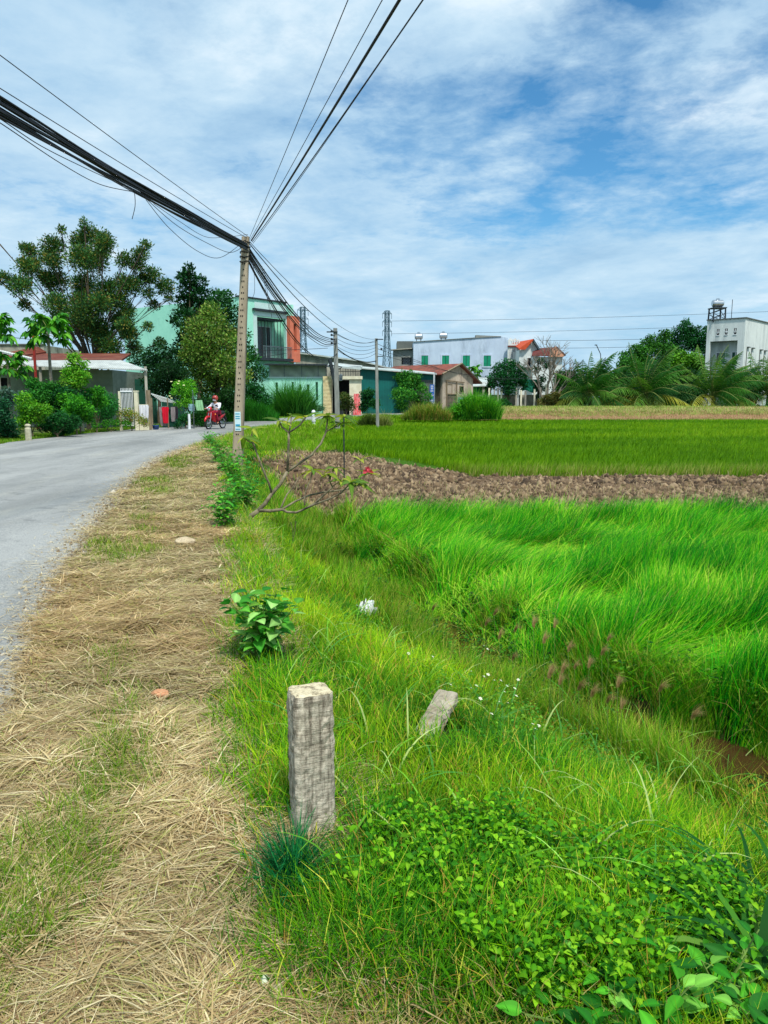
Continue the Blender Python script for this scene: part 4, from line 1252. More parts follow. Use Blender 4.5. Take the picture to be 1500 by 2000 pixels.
for a, b_, M_ in ((0.95, 1.7, DGREEN), (2.5, 3.5, GLASSD)):
    o = MB().box(1.34, 1.39, a, b_, z2 - 2.6, z2 - 1.3).build('window', M_, wh)
    MB().box(1.30, 1.338, a - 0.08, b_ + 0.08, z2 - 1.3, z2 - 1.2).box(1.30, 1.338, (a + b_) / 2 - 0.04, (a + b_) / 2 + 0.04, z2 - 2.6, z2 - 1.3).box(1.30, 1.338, a - 0.08, a - .001, z2 - 2.6, z2 - 1.3).box(1.30, 1.338, b_ + .001, b_ + 0.08, z2 - 2.6, z2 - 1.3).build('frame', WHITEP, o)
for x0, x1, za, zb in side_w:
    MB().box(x0, x1 + 0.5, -0.22, -0.003, zb, zb + 0.12).build('window_hood', GREYD, wh)
    MB().box(x0, x0 + 0.12, -0.04, -0.003, za, zb - .003).build('window', DARK, wh)
tw = thing('tank_tower', 'steel frame tower carrying a water tank on the white house roof', 'water tower', (gx(1390, 94.5), 94.5, ZT + 0.45))
s_ = 0.72
hz_ = gz(603, 94.5) - ZT - 0.45
m = MB()
for sx in (-1, 1):
    for sy in (-1, 1):
        m.bar((sx * s_, sy * s_, -0.3), (sx * s_ * 0.95, sy * s_ * 0.95, hz_), 0.13)
    m.bar((sx * s_, -s_, 0.1), (sx * s_, s_, hz_ * 0.9), 0.05)
for sy in (-1, 1):
    m.bar((-s_, sy * s_, 0.1), (s_, sy * s_, hz_ * 0.55), 0.06).bar((s_, sy * s_, 0.1), (-s_, sy * s_, hz_ * 0.55), 0.06)
    m.bar((-s_, sy * s_, hz_ * 0.6), (s_, sy * s_, hz_), 0.06)
m.box(-s_ - 0.1, s_ + 0.1, -s_ - 0.1, s_ + 0.1, hz_, hz_ + 0.1)
m.build('frame', DSTEEL, tw)
water_tank('steel water tank held high on the frame tower of the white house', gx(1390, 94.5), 94.5, ZT + 0.45 + hz_ + 0.1, 0.42, 1.1, 0.1)
MB_ = MB().bar((0, 0, 0), (0, 0, 2.2), 0.05).build('mast', DSTEEL, None)
MB_.location = (gx(1418, 93), 93.0, ZT + 0.5); tag(MB_, 'thin bare mast on the roof of the white house', 'mast')

bl_ = thing('blue_building', 'blue building with a pink upper storey at the right edge behind the palms', 'building', (gx(1488, 130), 130, 0.4))
f = lambda p: lx(p, 130, 1488); g = lambda p: gz(p, 130) - 0.4
BLP = pm('blue_paint', S(28, 104, 176), S(22, 88, 156), 1, 0.7)
MB().box(0, f(1560), 0, 8, 0, g(645)).build('wall', BLP, bl_)
MB().box(-0.2, f(1560) + .2, -0.2, 8.2, g(645) + .003, g(633)).build('upper_wall', SALMON, bl_)
MB().box(-0.5, f(1560) + .5, -0.5, 8.5, g(633) + .003, g(631)).box(f(1493), f(1500), 1, 2.5, g(631), g(627)).build('roof', CREAMP, bl_)
for k in range(5): MB().box(f(1491 + 12 * k), f(1499 + 12 * k), -0.05, -0.004, g(672), g(652)).build('window', GLASSD, bl_)

# ================================================================ left side of the road: low house, yard, laundry
Yh = 41
f = lambda p, Y=Yh: gx(p, Y) - gx(100, Yh)
lh = thing('low_house', 'low grey-green house with rust-red tin roof and white awning across the road', 'house', (gx(100, Yh), Yh, 0))
zr, ze = gz(690, 45.5), gz(703, 40.2)
MB().wall(f(-120), f(222), 0, 3.0, 0, 0.2, [(f(162), f(175), gz(772, Yh), gz(759, Yh)), (f(186), f(206), gz(771, Yh), gz(759, Yh)), (f(2), f(22), 0, gz(738, Yh))]).box(f(222) - 0.2, f(222), 0.2, 6, 0, 3.0).build('wall', pm('grey_green_plaster', S(134, 146, 132), S(112, 124, 112), 1.0, 0.9, 0.1, c3=S(92, 100, 88), s3=0.6), lh)
MB().slab([(f(20), -0.9, ze), (f(252), -0.9, ze), (f(205), 4.6, zr), (f(20), 4.6, zr)], 0.08).build('roof', TINRED, lh)
MB().slab([(f(2), -1.4, gz(697, 39.6)), (f(19.9), -1.4, ze + 0.02), (f(19.9), 4.8, zr + 0.1), (f(2), 4.8, gz(676, 45.5))], 0.08).build('roof', TINRED, lh)
MB().bar((f(2), -1.5, gz(678, 39.5)), (f(84), -1.0, gz(701, 40)), 0.11).build('barge_board', TINW, lh)
MB().slab([(f(60, 38.6), -2.5, gz(714, 38.6)), (f(292, 38.6), -2.5, gz(722, 38.6)), (f(252), -0.95, ze - 0.02), (f(60), -0.95, ze - 0.02)], 0.05).build('awning', TINW, lh)
MB().slab([(f(-60, 38.6), -2.6, gz(712, 38.6)), (f(56, 38.6), -2.6, gz(712, 38.6)), (f(56), -0.8, gz(706, Yh)), (f(-60), -0.8, gz(703, Yh))], 0.05).build('awning', TINW, lh)
for p in (3, 84, 288): MB().bar((f(p, 38.8), -2.3, 0), (f(p, 38.8), -2.3, gz(716, 38.8)), 0.12).build('post', CONC, lh)
for a, b_ in ((162, 175), (186, 206)): window(lh, f(a), f(b_), gz(772, Yh), gz(759, Yh), 0.1, glass=DARK, frame=CONC, mull=1, depth=0.03)
MB().box(f(2) + .01, f(22) - .01, 0.12, 0.16, 0, gz(738, Yh)).build('door', DARK, lh)
MB().box(f(222, 43), f(288, 43), 3.6, 3.75, 0, 2.6).build('back_wall', DGREEN, lh)
cb = thing('concrete_building', 'grey concrete parapet of a building seen over the low tin roof', 'building', (gx(-60, 62), 62, 0))
MB().box(0, gx(92, 62) - gx(-60, 62), 0, 8, 0, gz(674, 62)).build('wall', CONC, cb)
MB().box(-.1, gx(93, 62) - gx(-60, 62), -.1, 0.4, gz(674, 62) + .003, gz(671.5, 62)).build('coping', GREYD, cb)

rp_ = MB().bar((0, 0, 0), (0, 0, gz(655, 38)), 0.11).box(-0.09, 0.09, -0.09, 0.09, 0, 0.25).build('red_pole', REDP, None)
rp_.location = (gx(73, 38), 38, 0); tag(rp_, 'thin red metal pole rising before the low tin roof', 'pole')

# white barred gate with its posts
ga = thing('bar_gate', 'white barred metal gate between white posts', 'gate', (gx(233, 36.5), 36.5, 0.0))
f = lambda p: lx(p, 36.5, 233); g = lambda p: gz(p, 36.5)
m = MB()
for k in range(9): m.bar((f(237) + k * 0.066, 0, 0.25), (f(237) + k * 0.066, 0, g(758)), 0.022)
m.build('bars', WHITEP, ga)
MB().bar((f(236), -0.02, g(765)), (f(258.5), -0.02, g(765)), 0.05).bar((f(236), -0.02, 0.25), (f(258.5), -0.02, 0.25), 0.05).build('rail', WHITEP, ga)
MB().box(f(232.5), f(236), -0.1, 0.1, 0, g(764)).build('post', CREAMP, ga)
MB().box(f(263), f(270), -0.09, 0.09, 0, g(765)).box(f(262), f(271), -0.11, 0.11, g(765), g(763)).build('post', CREAMP, ga)
MB().box(f(271) + .01, f(289), -0.06, 0.06, 0, g(790)).build('wall', CREAMP, ga)
for p, Y, t_, lab in ((170, 37.2, 764, 'short weathered fence post wrapped by creepers'), (290, 36.6, 762, 'tall rough wooden fence post beside the laundry'), (247, 35.0, 770, None)):
    if lab is None: continue
    hh = gz(t_, Y)
    o = MB().tube([(0, 0, 0), (0.02, 0, hh * 0.5), (-0.01, 0, hh)], [0.11, 0.10, 0.105], 5).build('wooden_post', WOODG, None)
    o.location = (gx(p, Y), Y, 0); tag(o, lab, 'post')
o = MB().tube([(0, 0, 0), (0.01, 0, 0.5), (0.0, 0, 0.78)], [0.07, 0.06, 0.055], 6).build('white_stake', WHITEP, None)
o.location = (gx(368, 37.2), 37.2, 0); tag(o, 'short white painted stake on the road edge beside the striped cloth', 'post')
o = MB().tube([(0, 0, 0), (0.0, 0, 1.9)], 0.022, 5).build('thin_pole', STEEL, None)
o.location = (gx(377, 37.6), 37.6, 0); tag(o, 'thin grey metal pole right of the short white stake', 'pole')

# lean-to with corrugated roof
le = thing('lean_to', 'small lean-to with a striped corrugated roof over the laundry', 'shelter', (gx(293, 38.5), 38.5, 0))
f = lambda p: lx(p, 38.5, 293); g = lambda p: gz(p, 38.5)
m = MB()
for k in range(7):
    o_k = 0.13 * k
    m.slab([(f(295), o_k * 2, g(769) - 0.06 * k), (f(328), o_k * 2, g(779) - 0.035 * k), (f(328), o_k * 2 + 0.13, g(779) - 0.035 * k + 0.02), (f(295), o_k * 2 + 0.13, g(769) - 0.06 * k + 0.02)], 0.03)
m.build('roof', TINW, le)
MB().box(f(294), f(340), 1.9, 1.95, 0, g(782)).build('back_panel', DGREEN, le)
for p in (296, 327): MB().bar((f(p), 0, 0), (f(p), 0, g(777)), 0.06).build('post', WOODG, le)


def cloth(name, label, cat, x, y, ztop, pts_, mat, group=None, amp=0.02):
    """hanging cloth: outline of widths down its height, with folds and thickness"""
    v, f_ = [], []
    nw = 24
    prof_ = pts_; pts_ = []
    for (za, a0, a1), (zb, b0_, b1_) in zip(prof_, prof_[1:]):
        for q in range(4): pts_.append((za + (zb - za) * q / 4, a0 + (b0_ - a0) * q / 4, a1 + (b1_ - a1) * q / 4))
    pts_.append(prof_[-1])
    for j, (z, a, b_) in enumerate(pts_):
        for i in range(nw):
            t = i / (nw - 1)
            v.append((a + (b_ - a) * t, amp * (math.sin(i * 0.95 + j * 0.12) + 0.5 * math.sin(i * 2.3 + 1)) * (0.4 + 0.6 * j / len(pts_)), z + 0.012 * math.sin(i * 1.1) * j / len(pts_)))
    f_ = [(j * nw + i, j * nw + i + 1, (j + 1) * nw + i + 1, (j + 1) * nw + i) for j in range(len(pts_) - 1) for i in range(nw - 1)]
    o = MB().add(v, f_).build(name, mat, None, smooth=False)
    s = o.modifiers.new('thickness', 'SOLIDIFY'); s.thickness = 0.012
    o.location = (x, y, ztop)
    return tag(o, label, cat, group)


REDC = pm('red_cloth', S(206, 10, 44), S(186, 6, 38), 3, 0.85)
GREYC = pm('grey_cloth', S(142, 132, 132), S(120, 112, 112), 3, 0.9)
BLACKC = pm('dark_cloth', S(44, 40, 48), S(34, 30, 38), 3, 0.9)
STRC = pm('striped_green_cloth', S(168, 224, 170), S(150, 206, 152), 3, 0.9, lines=('X', 6.0, 0.4))
PALEC = pm('pale_blue_cloth', S(150, 186, 196), S(128, 164, 174), 3, 0.9)
WHITEC = pm('white_cloth', S(222, 222, 226), S(196, 198, 208), 3, 0.9)
shirt = lambda w, h: [(0, -w * 0.40, w * 0.40), (-0.05, -w * 0.52, w * 0.52), (-h * 0.3, -w * 0.46, w * 0.42), (-h * 0.85, -w * 0.40, w * 0.38), (-h, -w * 0.34, w * 0.36)]
Yc = 36.9
cloth('red_garment', 'bright red garment hanging on the laundry line', 'clothing', gx(322, Yc), Yc, gz(795, Yc), shirt(0.34, 0.76), REDC, 'laundry drying by the road')
cloth('grey_shirt', 'pale grey shirt hanging behind the red garment', 'clothing', gx(318, Yc + .15), Yc + .15, gz(794, Yc), shirt(0.42, 0.92), GREYC, 'laundry drying by the road')
cloth('grey_trousers', 'grey trousers hanging right of the red garment', 'clothing', gx(337, Yc), Yc, gz(795, Yc), [(0, -0.1, 0.1), (-0.3, -0.11, 0.11), (-0.68, -0.09, 0.08)], GREYC, 'laundry drying by the road')
cloth('dark_garment', 'narrow dark garment hanging at the right end of the laundry line', 'clothing', gx(342, Yc + .1), Yc + .1, gz(794, Yc), [(0, -0.1, 0.12), (-0.3, -0.12, 0.12), (-0.6, -0.1, 0.1)], BLACKC, 'laundry drying by the road')
cloth('striped_cloth', 'pale green striped cloth hung on the wire fence', 'clothing', gx(388, 38), 38, gz(781.5, 38), [(0, -0.15, 0.17), (-0.25, -0.17, 0.21), (-0.5, -0.12, 0.25)], STRC)
cloth('pale_cloth', 'faded blue cloth hanging left of the striped cloth', 'clothing', gx(373, 38), 38, gz(789, 38), [(0, -0.16, 0.14), (-0.2, -0.15, 0.15), (-0.33, -0.1, 0.15)], PALEC)
cloth('white_sheet', 'white sheet draped over the yard wall beside the barred gate', 'cloth', gx(280, 36.3), 36.3, gz(791, 36.3), [(0, -0.24, 0.2), (-0.08, -0.22, 0.24), (-0.5, -0.20, 0.21), (-0.62, -0.1, 0.19)], WHITEC)
ln_ = MB().tube([(gx(292, Yc), Yc, gz(793, Yc)), (gx(320, Yc), Yc, gz(795, Yc)), (gx(345, Yc), Yc, gz(794, Yc)), (gx(377, 37.6), 37.6, gz(799, 37.6))], 0.008, 4).build('clothes_line', CABLE, None)
tag(ln_, 'thin wire carrying the laundry between the wooden post and the thin pole', 'wire')
bk = thing('bucket', 'blue plastic bucket on the ground under the lean-to', 'bucket', (gx(302, 36.9), 36.9, 0))
MB().lathe([(0.12, 0), (0.16, 0.24), (0.17, 0.26), (0.15, 0.25), (0.11, 0.02)], n=14).build('body', pm('blue_plastic', S(40, 74, 130), S(34, 64, 116), 3, 0.4), bk, smooth=True)
MB().tube([(-0.16, 0, 0.25), (-0.1, 0, 0.35), (0.1, 0, 0.35), (0.16, 0, 0.25)], 0.008, 4).build('handle', STEEL, bk)


# road marker posts
def marker(label, px, Y, h):
    t = thing('marker_post', label, 'marker post', (gx(px, Y), Y, 0.0), group='short concrete marker posts along the far road edge')
    MB().lathe([(0.115, 0), (0.11, h * 0.72), (0.075, h * 0.8), (0.075, h * 0.84), (0.11, h * 0.88), (0.10, h * 0.95), (0.05, h)], n=10).build('post', pm('marker_concrete', S(190, 186, 160), S(160, 156, 130), 5, 0.9, 0.3, c3=S(120, 120, 96), s3=3), t, smooth=False)


marker('concrete marker post at the road edge nearest the camera, left of the shrubs', 50.5, 28.3, 0.62)
marker('concrete marker post at the road edge before the creeper fence', 157, 34.6, 0.5)
marker('concrete marker post at the road edge before the barred gate', 266, 36.9, 0.5)

# white figure-like garden post by the road bend, and the red banner
wp = thing('white_marker', 'small white painted post with a rounded head on the grass at the bend', 'marker post', (gx(612, 46), 46, -0.05))
MB().lathe([(0.12, 0), (0.08, 0.12), (0.12, 0.2), (0.11, 0.55), (0.06, 0.62)], n=10).build('post', WHITEP, wp)
MB().lathe([(0.05, 0.62), (0.11, 0.68), (0.12, 0.78), (0.05, 0.88)], n=10).build('head', WHITEP, wp)
REDST = pm('red_white_streaks', S(226, 40, 52), S(250, 170, 168), 2.2, 0.7, stretch=(6, 6, 1.4), c3=S(140, 8, 24), s3=1.4)
cloth('red_banner', 'red and white streaked cloth banner hanging on the cream gate pillar', 'banner', gx(697, 66.3), 66.3, gz(769, 66.3), [(0, -0.26, 0.22), (-0.5, -0.27, 0.27), (-1.0, -0.26, 0.27), (-1.5, -0.32, 0.34), (-2.0, -0.33, 0.38)], REDST, None, 0.03)

# ---------------------------------------------------------------- utility poles
def pole(label, bx_, by, bz_, tx_, ty, tz, w0, w1, mat, holes=0, extras=True):
    t = thing('utility_pole', label, 'utility pole', (bx_, by, bz_))
    T = Vector((tx_ - bx_, ty - by, tz - bz_))
    m = MB()
    n = 8
    rings = []
    for i in range(n + 1):
        k = i / n
        c = T * k; w = (w0 * (1 - k) + w1 * k) / 2
        c45 = w * 0.22
        rings.append([(c.x + a, c.y + b_, c.z) for a, b_ in ((-w + c45, -w), (w - c45, -w), (w, -w + c45), (w, w - c45), (w - c45, w), (-w + c45, w), (-w, w - c45), (-w, -w + c45))])
    vs = [p for r0 in rings for p in r0]
    fs = [(i * 8 + k, i * 8 + (k + 1) % 8, (i + 1) * 8 + (k + 1) % 8, (i + 1) * 8 + k) for i in range(n) for k in range(8)]
    fs += [tuple(reversed(range(8))), tuple(n * 8 + k for k in range(8))]
    m.add(vs, fs)
    m.build('shaft', mat, t)
    if holes:
        h = MB()
        for i in range(holes):
            k = 0.16 + 0.80 * i / (holes - 1)
            c = T * k; w = (w0 * (1 - k) + w1 * k) / 2
            for s in ((-0.022, 0.022) if i % 3 != 2 else (0.0,)):
                h.box(c.x + s - 0.012 - 0.01, c.x + s + 0.012 - 0.01, c.y - w - 0.004, c.y - w + 0.01, c.z - 0.018, c.z + 0.018)
        h.build('climbing_holes', DARK, t)
    return t, T


b1 = onz(463, 906)
TOPZ = gz(463, b1.y)
p1, T1 = pole('nearest concrete utility pole, leaning slightly, with rows of climbing holes', b1.x, b1.y, -0.15, gx(488, b1.y) + 0.0, b1.y, TOPZ, 0.235, 0.165, POLEC, 34)
P1 = Vector((at(488, 463, b1.y)))
p1base = Vector((b1.x, b1.y, -0.15))
p1at = lambda z: p1base + T1 * ((z + 0.15) / (TOPZ + 0.15))
c0 = p1at(1.02)
po = MB().box(c0.x - 0.075, c0.x + 0.065, c0.y - 0.125, c0.y - 0.113, 0.80, 1.25).build('notice', pm('white_blue_paper', S(206, 232, 236), S(190, 220, 228), 3, 0.7), None)
tag(po, 'white and blue paper notice wrapped on the nearest concrete pole', 'notice')
pr_ = MB()
for z_, h_ in ((1.20, 0.02), (1.14, 0.02), (1.09, 0.02), (0.93, 0.05), (0.84, 0.02)):
    pr_.box(c0.x - 0.06, c0.x + 0.045, c0.y - 0.130, c0.y - 0.1255, z_ - h_ / 2, z_ + h_ / 2)
pr_.build('printed_lines', pm('blue_ink', S(60, 160, 190), S(40, 130, 170), 3, 0.7), po)
m = MB()
for k in range(5):
    z = TOPZ - 0.12 - 0.11 * k; c = p1at(z)
    m.tube([(c.x + 0.115 * math.cos(t) , c.y + 0.115 * math.sin(t), z + 0.02 * math.sin(3 * t + k)) for t in np.linspace(0, 2 * math.pi, 13)], 0.012, 4, False)
o = m.build('cable_ties', CABLE, None); adopt(o, p1); o.location = -Vector(p1.location)
b2 = Vector((gx(659, 41), 41, -0.05))
p2, T2 = pole('second concrete utility pole with a small cross-arm, before the cream gateway', b2.x, b2.y, -0.05, gx(656, 41), 41, gz(641, 41), 0.26, 0.20, POLEG, 0)
m = MB().box(-0.52, 0.05, -0.16, -0.11, gz(648, 41), gz(648, 41) + 0.06)
for k, z in enumerate((648, 655, 663, 671)):
    m.lathe([(0.03, 0), (0.06, 0.03), (0.06, 0.09), (0.02, 0.12)], (-0.26, -0.16, gz(z, 41)), 8)
    m.bar((-0.26, -0.16, gz(z, 41) + .03), (-0.08, -0.1, gz(z, 41) + .03), 0.025)
m.build('cross_arm', DSTEEL, p2)
MB().box(0.1, 0.26, -0.14, 0.1, gz(742, 41), gz(730, 41)).lathe([(0.09, 0), (0.09, 0.2), (0.04, 0.25)], (0.2, -0.1, gz(738, 41)), 8).build('meter_box', STEEL, p2, bevel=0.01)
b3 = Vector((gx(737.5, 48), 48, -0.3))
p3_, T3 = pole('third utility pole, grey, in front of the teal shed', b3.x, b3.y, -0.3, gx(735, 48), 48, gz(661, 48), 0.20, 0.17, POLEG, 0)
MB().box(-0.1, 0.35, -0.13, -0.09, gz(664, 48) + .3, gz(664, 48) + .36).box(0.18, 0.3, -0.14, -0.03, gz(684, 48) + .3, gz(680, 48) + .3).box(0.0, 0.35, -0.13, -0.09, gz(697, 48) + .3, gz(697, 48) + .35).build('cross_arm', DSTEEL, p3_)
P2 = Vector((b2.x, 41, gz(648, 41))); P3 = Vector((gx(735, 48), 48, gz(664, 48)))


# ---------------------------------------------------------------- cables
def cable(name, label, a, b, sag, r_, n=24, group=None, wob=0.0, ph=0.0, sides=5):
    a, b = Vector(a), Vector(b)
    ps = []
    for i in range(n + 1):
        t = i / n
        p = a.lerp(b, t)
        p.z -= sag * 4 * t * (1 - t)
        if wob:
            p.z += wob * math.sin(t * 17 + ph) * math.sin(math.pi * t); p.x += wob * math.sin(t * 11 + ph * 2) * math.sin(math.pi * t)
        ps.append(p)
    o = MB().tube(ps, r_, sides).build(name, CABLE, None, smooth=True)
    return tag(o, label, 'cable', group)


def through(pL, Y, zpix):      # a point of the wire seen at a pixel, at distance Y
    return at(pL, zpix, Y)


att = P1 + Vector((-0.06, -0.06, -0.14))
GB = 'cables of the thick black bundle from the nearest pole to the upper left'
# the bundle leaves the picture at (0, 190..225), about 8.6 m away, and goes on to a pole beside the camera's left
rnd = random.Random(3)
for k in range(13):
    yy = 194 + k * 2.9 + rnd.uniform(-1.5, 1.5)
    A = through(0, 8.6, yy)
    S0 = att + Vector((rnd.uniform(-0.03, 0.03), 0, -0.02 - 0.012 * k))
    D_ = A - S0
    far = S0 + D_ * 1.75; far.z -= 0.0
    # straight chord beyond the visible part, light sag that passes through A
    t = 1 / 1.75; sg_ = 0.10 + rnd.uniform(-0.03, 0.05)
    far.z += sg_ * 4 * t * (1 - t) * 1.75
    cable('bundle_cable', 'black cable strand inside the thick bundle running to the upper left', S0, far, sg_, rnd.choice([0.008, 0.010, 0.013, 0.016]), 34, GB, 0.018, rnd.uniform(0, 6))


def path_cable(name, label, pix, Ys_, r_, group=None):
    """a slack wire through points given where it hangs"""
    P_ = [at(px, py, Y) for (px, py), Y in zip(pix, Ys_)]
    # Catmull-Rom
    out = []
    for i in range(len(P_) - 1):
        p0, p1_, p2_, p3x = P_[max(i - 1, 0)], P_[i], P_[i + 1], P_[min(i + 2, len(P_) - 1)]
        for k in range(8):
            t = k / 8
            out.append(0.5 * ((2 * p1_) + (-p0 + p2_) * t + (2 * p0 - 5 * p1_ + 4 * p2_ - p3x) * t * t + (-p0 + 3 * p1_ - 3 * p2_ + p3x) * t ** 3))
    out.append(P_[-1])
    return tag(MB().tube(out, r_, 5).build(name, CABLE, None, smooth=True), label, 'cable', group)


y1 = b1.y
path_cable('slack_wire', 'loose wire sagging lowest under the bundle at the left edge', [(-60, 205), (0, 240), (120, 320), (195, 360), (262, 375)], [8, 8.6, 10.6, 12.2, 13.2], 0.006)
path_cable('slack_wire', 'second loose wire just under the bundle at the left edge', [(-60, 200), (0, 232), (80, 285), (170, 330), (262, 372)], [8, 8.6, 9.8, 11.6, 13.2], 0.006)
path_cable('slack_wire', 'loose wire drooping in the deepest loop left of the nearest pole', [(285, 390), (330, 445), (385, 490), (430, 503), (478, 470)], [13.5, 15, 16.2, 17.4, y1], 0.006)
path_cable('slack_wire', 'loose wire drooping in a middle loop left of the nearest pole', [(285, 388), (345, 440), (405, 475), (450, 493), (480, 478)], [13.5, 15, 16.5, 17.7, y1], 0.006)
path_cable('slack_wire', 'loose wire in the shallowest loop left of the nearest pole', [(300, 398), (350, 432), (400, 462), (440, 463), (484, 458)], [13.8, 15.2, 16.5, 17.6, y1], 0.005)
path_cable('wire_end', 'short cut wire end dangling from the bundle', [(262, 370), (264, 400), (258, 428)], [13.2, 13.2, 13.2], 0.006)
cable('thin_wire', 'upper thin wire from the nearest pole to the left edge', P1 + Vector((-0.05, 0, 0.02)), at(0, 96, 9.2) + (at(0, 96, 9.2) - P1) * 0.7, 0.06, 0.006)
cable('thin_wire', 'lower thin wire from the nearest pole to the left edge', P1 + Vector((-0.05, 0, -0.03)), at(0, 154, 9.2) + (at(0, 154, 9.2) - P1) * 0.7, 0.08, 0.006)
for k, (px, r_, lab) in enumerate(((675, 0.005, 'leftmost thin wire rising from the nearest pole to the top edge'), (738, 0.005, 'second thin wire rising from the nearest pole to the top edge'), (768, 0.016, 'thick black cable rising from the nearest pole over the camera'), (809, 0.008, 'rightmost wire rising from the nearest pole to the top edge'), (806, 0.005, 'thin wire beside the rightmost one rising to the top edge'))):
    e = at(px, 0, 7.9); s0 = P1 + Vector((0.02 * k - 0.01, 0, -0.02 - 0.03 * k))
    cable('rising_wire', lab, s0, e + (e - s0) * 0.9, 0.05 + 0.02 * k, r_)
GC = 'black cables from the nearest pole down to the second pole'
for k in range(8):
    cable('span_cable', 'black cable in the group sagging from the nearest pole to the second pole', p1at(TOPZ - 0.22 - 0.045 * k) + Vector((0.07, 0, 0)), P2 + Vector((0, 0, -0.35 - 0.05 * k - (0.45 if k > 5 else 0))), 0.62 + 0.035 * k + (0.25 if k > 5 else 0), 0.012 if k % 2 else 0.018, 26, GC, 0.02, k)
cable('long_wire', 'thin wire from the nearest pole straight to the third pole', p1at(TOPZ - 0.12) + Vector((0.07, 0, 0)), P3, 0.95, 0.012)
cable('long_wire', 'fainter upper wire from the nearest pole to the third pole', p1at(TOPZ - 0.08) + Vector((0.07, 0, 0)), P3 + Vector((0, 0, 0.05)), 0.62, 0.008)
cable('thick_span_cable', 'heavy dark cable drooping from the second pole towards the third pole', P2 + Vector((0, -0.05, -0.85)), P3 + Vector((0, 0, -1.25)), 0.32, 0.030)
for k in range(5):
    cable('span_cable', 'thin cable among those between the second and third poles', P2 + Vector((0, 0, -0.15 - 0.2 * k)), P3 + Vector((0, 0, -0.1 - 0.17 * k)), 0.22 + 0.04 * k, 0.010, 14, 'thin cables between the second and third poles')
for k in range(3):
    e = at(1010 + 30 * k, 742 - 4 * k, 90)
    cable('village_wire', 'thin wire from the third pole across the blue-white building', P3 + Vector((0, 0, -0.2 - 0.3 * k)), e, 0.8, 0.014, 20, 'thin wires crossing before the blue-white building')
path_cable('drop_wire', 'wire loop hanging beside the shaft of the nearest pole', [(494, 510), (497, 545), (497, 570), (492, 585)], [y1, y1, y1, y1], 0.005)
for k, (a_, b_) in enumerate((((512, 520), (527, 610)), ((516, 525), (531, 620)))):
    path_cable('drop_wire', ('left' if k == 0 else 'right') + ' one of two loose wires hanging before the mint house balcony', [a_, ((a_[0] + b_[0]) / 2 - 1, (a_[1] + b_[1]) / 2), b_], [20, 20, 20], 0.005)
cable('yard_wire', 'thin pale wire crossing from the left yard behind the nearest pole', at(-60, 650, 44), at(640, 680, 60), 0.5, 0.018)
cable('yard_wire', 'lower thin wire crossing before the tall garden trees', at(-60, 690, 42), at(560, 690, 60), 0.7, 0.016)
for k, (y0_, y1_, Y_) in enumerate(((627, 606, 260), (652, 630, 260), (668, 646, 180), (683, 660, 180))):
    cable('power_line', ('highest', 'second highest', 'third highest', 'lowest')[k] + ' of the faint power lines across the right sky', at(765 if k < 2 else 1060, y0_ if k < 2 else y0_ - 3, Y_), at(1560, y1_, Y_), 0.6, 0.05 if k < 2 else 0.04, 16)


# ---------------------------------------------------------------- pylons
def pylon(label, px, ptop, pbase, Y, wpx):
    h = gz(ptop, Y)
    t = thing('pylon', label, 'pylon', (gx(px, Y), Y, 0), R(20))
    wb, wt = wpx * 1.5 * Y / 1500 / 2, wpx * 0.5 * Y / 1500 / 2
    m = MB(); r_ = 0.11
    lv = [0, .2, .38, .53, .66, .76, .85, .93, 1.0]
    cn = [(-1, -1), (1, -1), (1, 1), (-1, 1)]
    W = lambda k: wb + (wt - wb) * min(1, k / 0.75)
    for a, b_ in zip(lv, lv[1:]):
        for i in range(4):
            c, d = cn[i], cn[(i + 1) % 4]
            m.bar((c[0] * W(a), c[1] * W(a), a * h), (c[0] * W(b_), c[1] * W(b_), b_ * h), r_ * 1.7)
            m.bar((c[0] * W(a), c[1] * W(a), a * h), (d[0] * W(b_), d[1] * W(b_), b_ * h), r_)
            m.bar((d[0] * W(a), d[1] * W(a), a * h), (c[0] * W(b_), c[1] * W(b_), b_ * h), r_)
            m.bar((c[0] * W(b_), c[1] * W(b_), b_ * h), (d[0] * W(b_), d[1] * W(b_), b_ * h), r_)
    m.build('lattice', PYL, t)
    for k in (0.78, 0.88, 0.97):
        a = MB().bar((-wt * 2.6, 0, k * h), (wt * 2.6, 0, k * h), r_ * 1.6).bar((-wt * 2.6, 0, k * h), (-wt, 0, k * h + 0.9), r_).bar((wt * 2.6, 0, k * h), (wt, 0, k * h + 0.9), r_)
        a.bar((-wt * 2.6, 0, k * h), (-wt * 2.6, 0, k * h - 1.6), r_).bar((wt * 2.6, 0, k * h), (wt * 2.6, 0, k * h - 1.6), r_)
        a.build('arm', PYL, t)


PYL = pm('pylon_steel', S(112, 136, 150), S(96, 120, 134), 2, 0.6, metal=0.2)
pylon('distant lattice pylon standing clear against the sky between the poles', 756, 607, 700, 250, 14)
pylon('distant lattice pylon partly behind the cables right of the mint house', 594, 600, 700, 230, 16)
sl = thing('street_lamp', 'thin slanting street lamp above the leftmost palm', 'street lamp', (gx(1168, 100), 100, 0.4))
MB().tube([(0.5, 0, 0), (0.1, 0, gz(692, 100) - .4), (-0.45, 0, gz(675, 100) - .4)], 0.055, 6).build('pole', DSTEEL, sl)
MB().box(-0.7, -0.4, -0.08, 0.08, gz(674, 100) - .45, gz(673, 100) - .4).build('lamp_head', DSTEEL, sl, bevel=0.02)

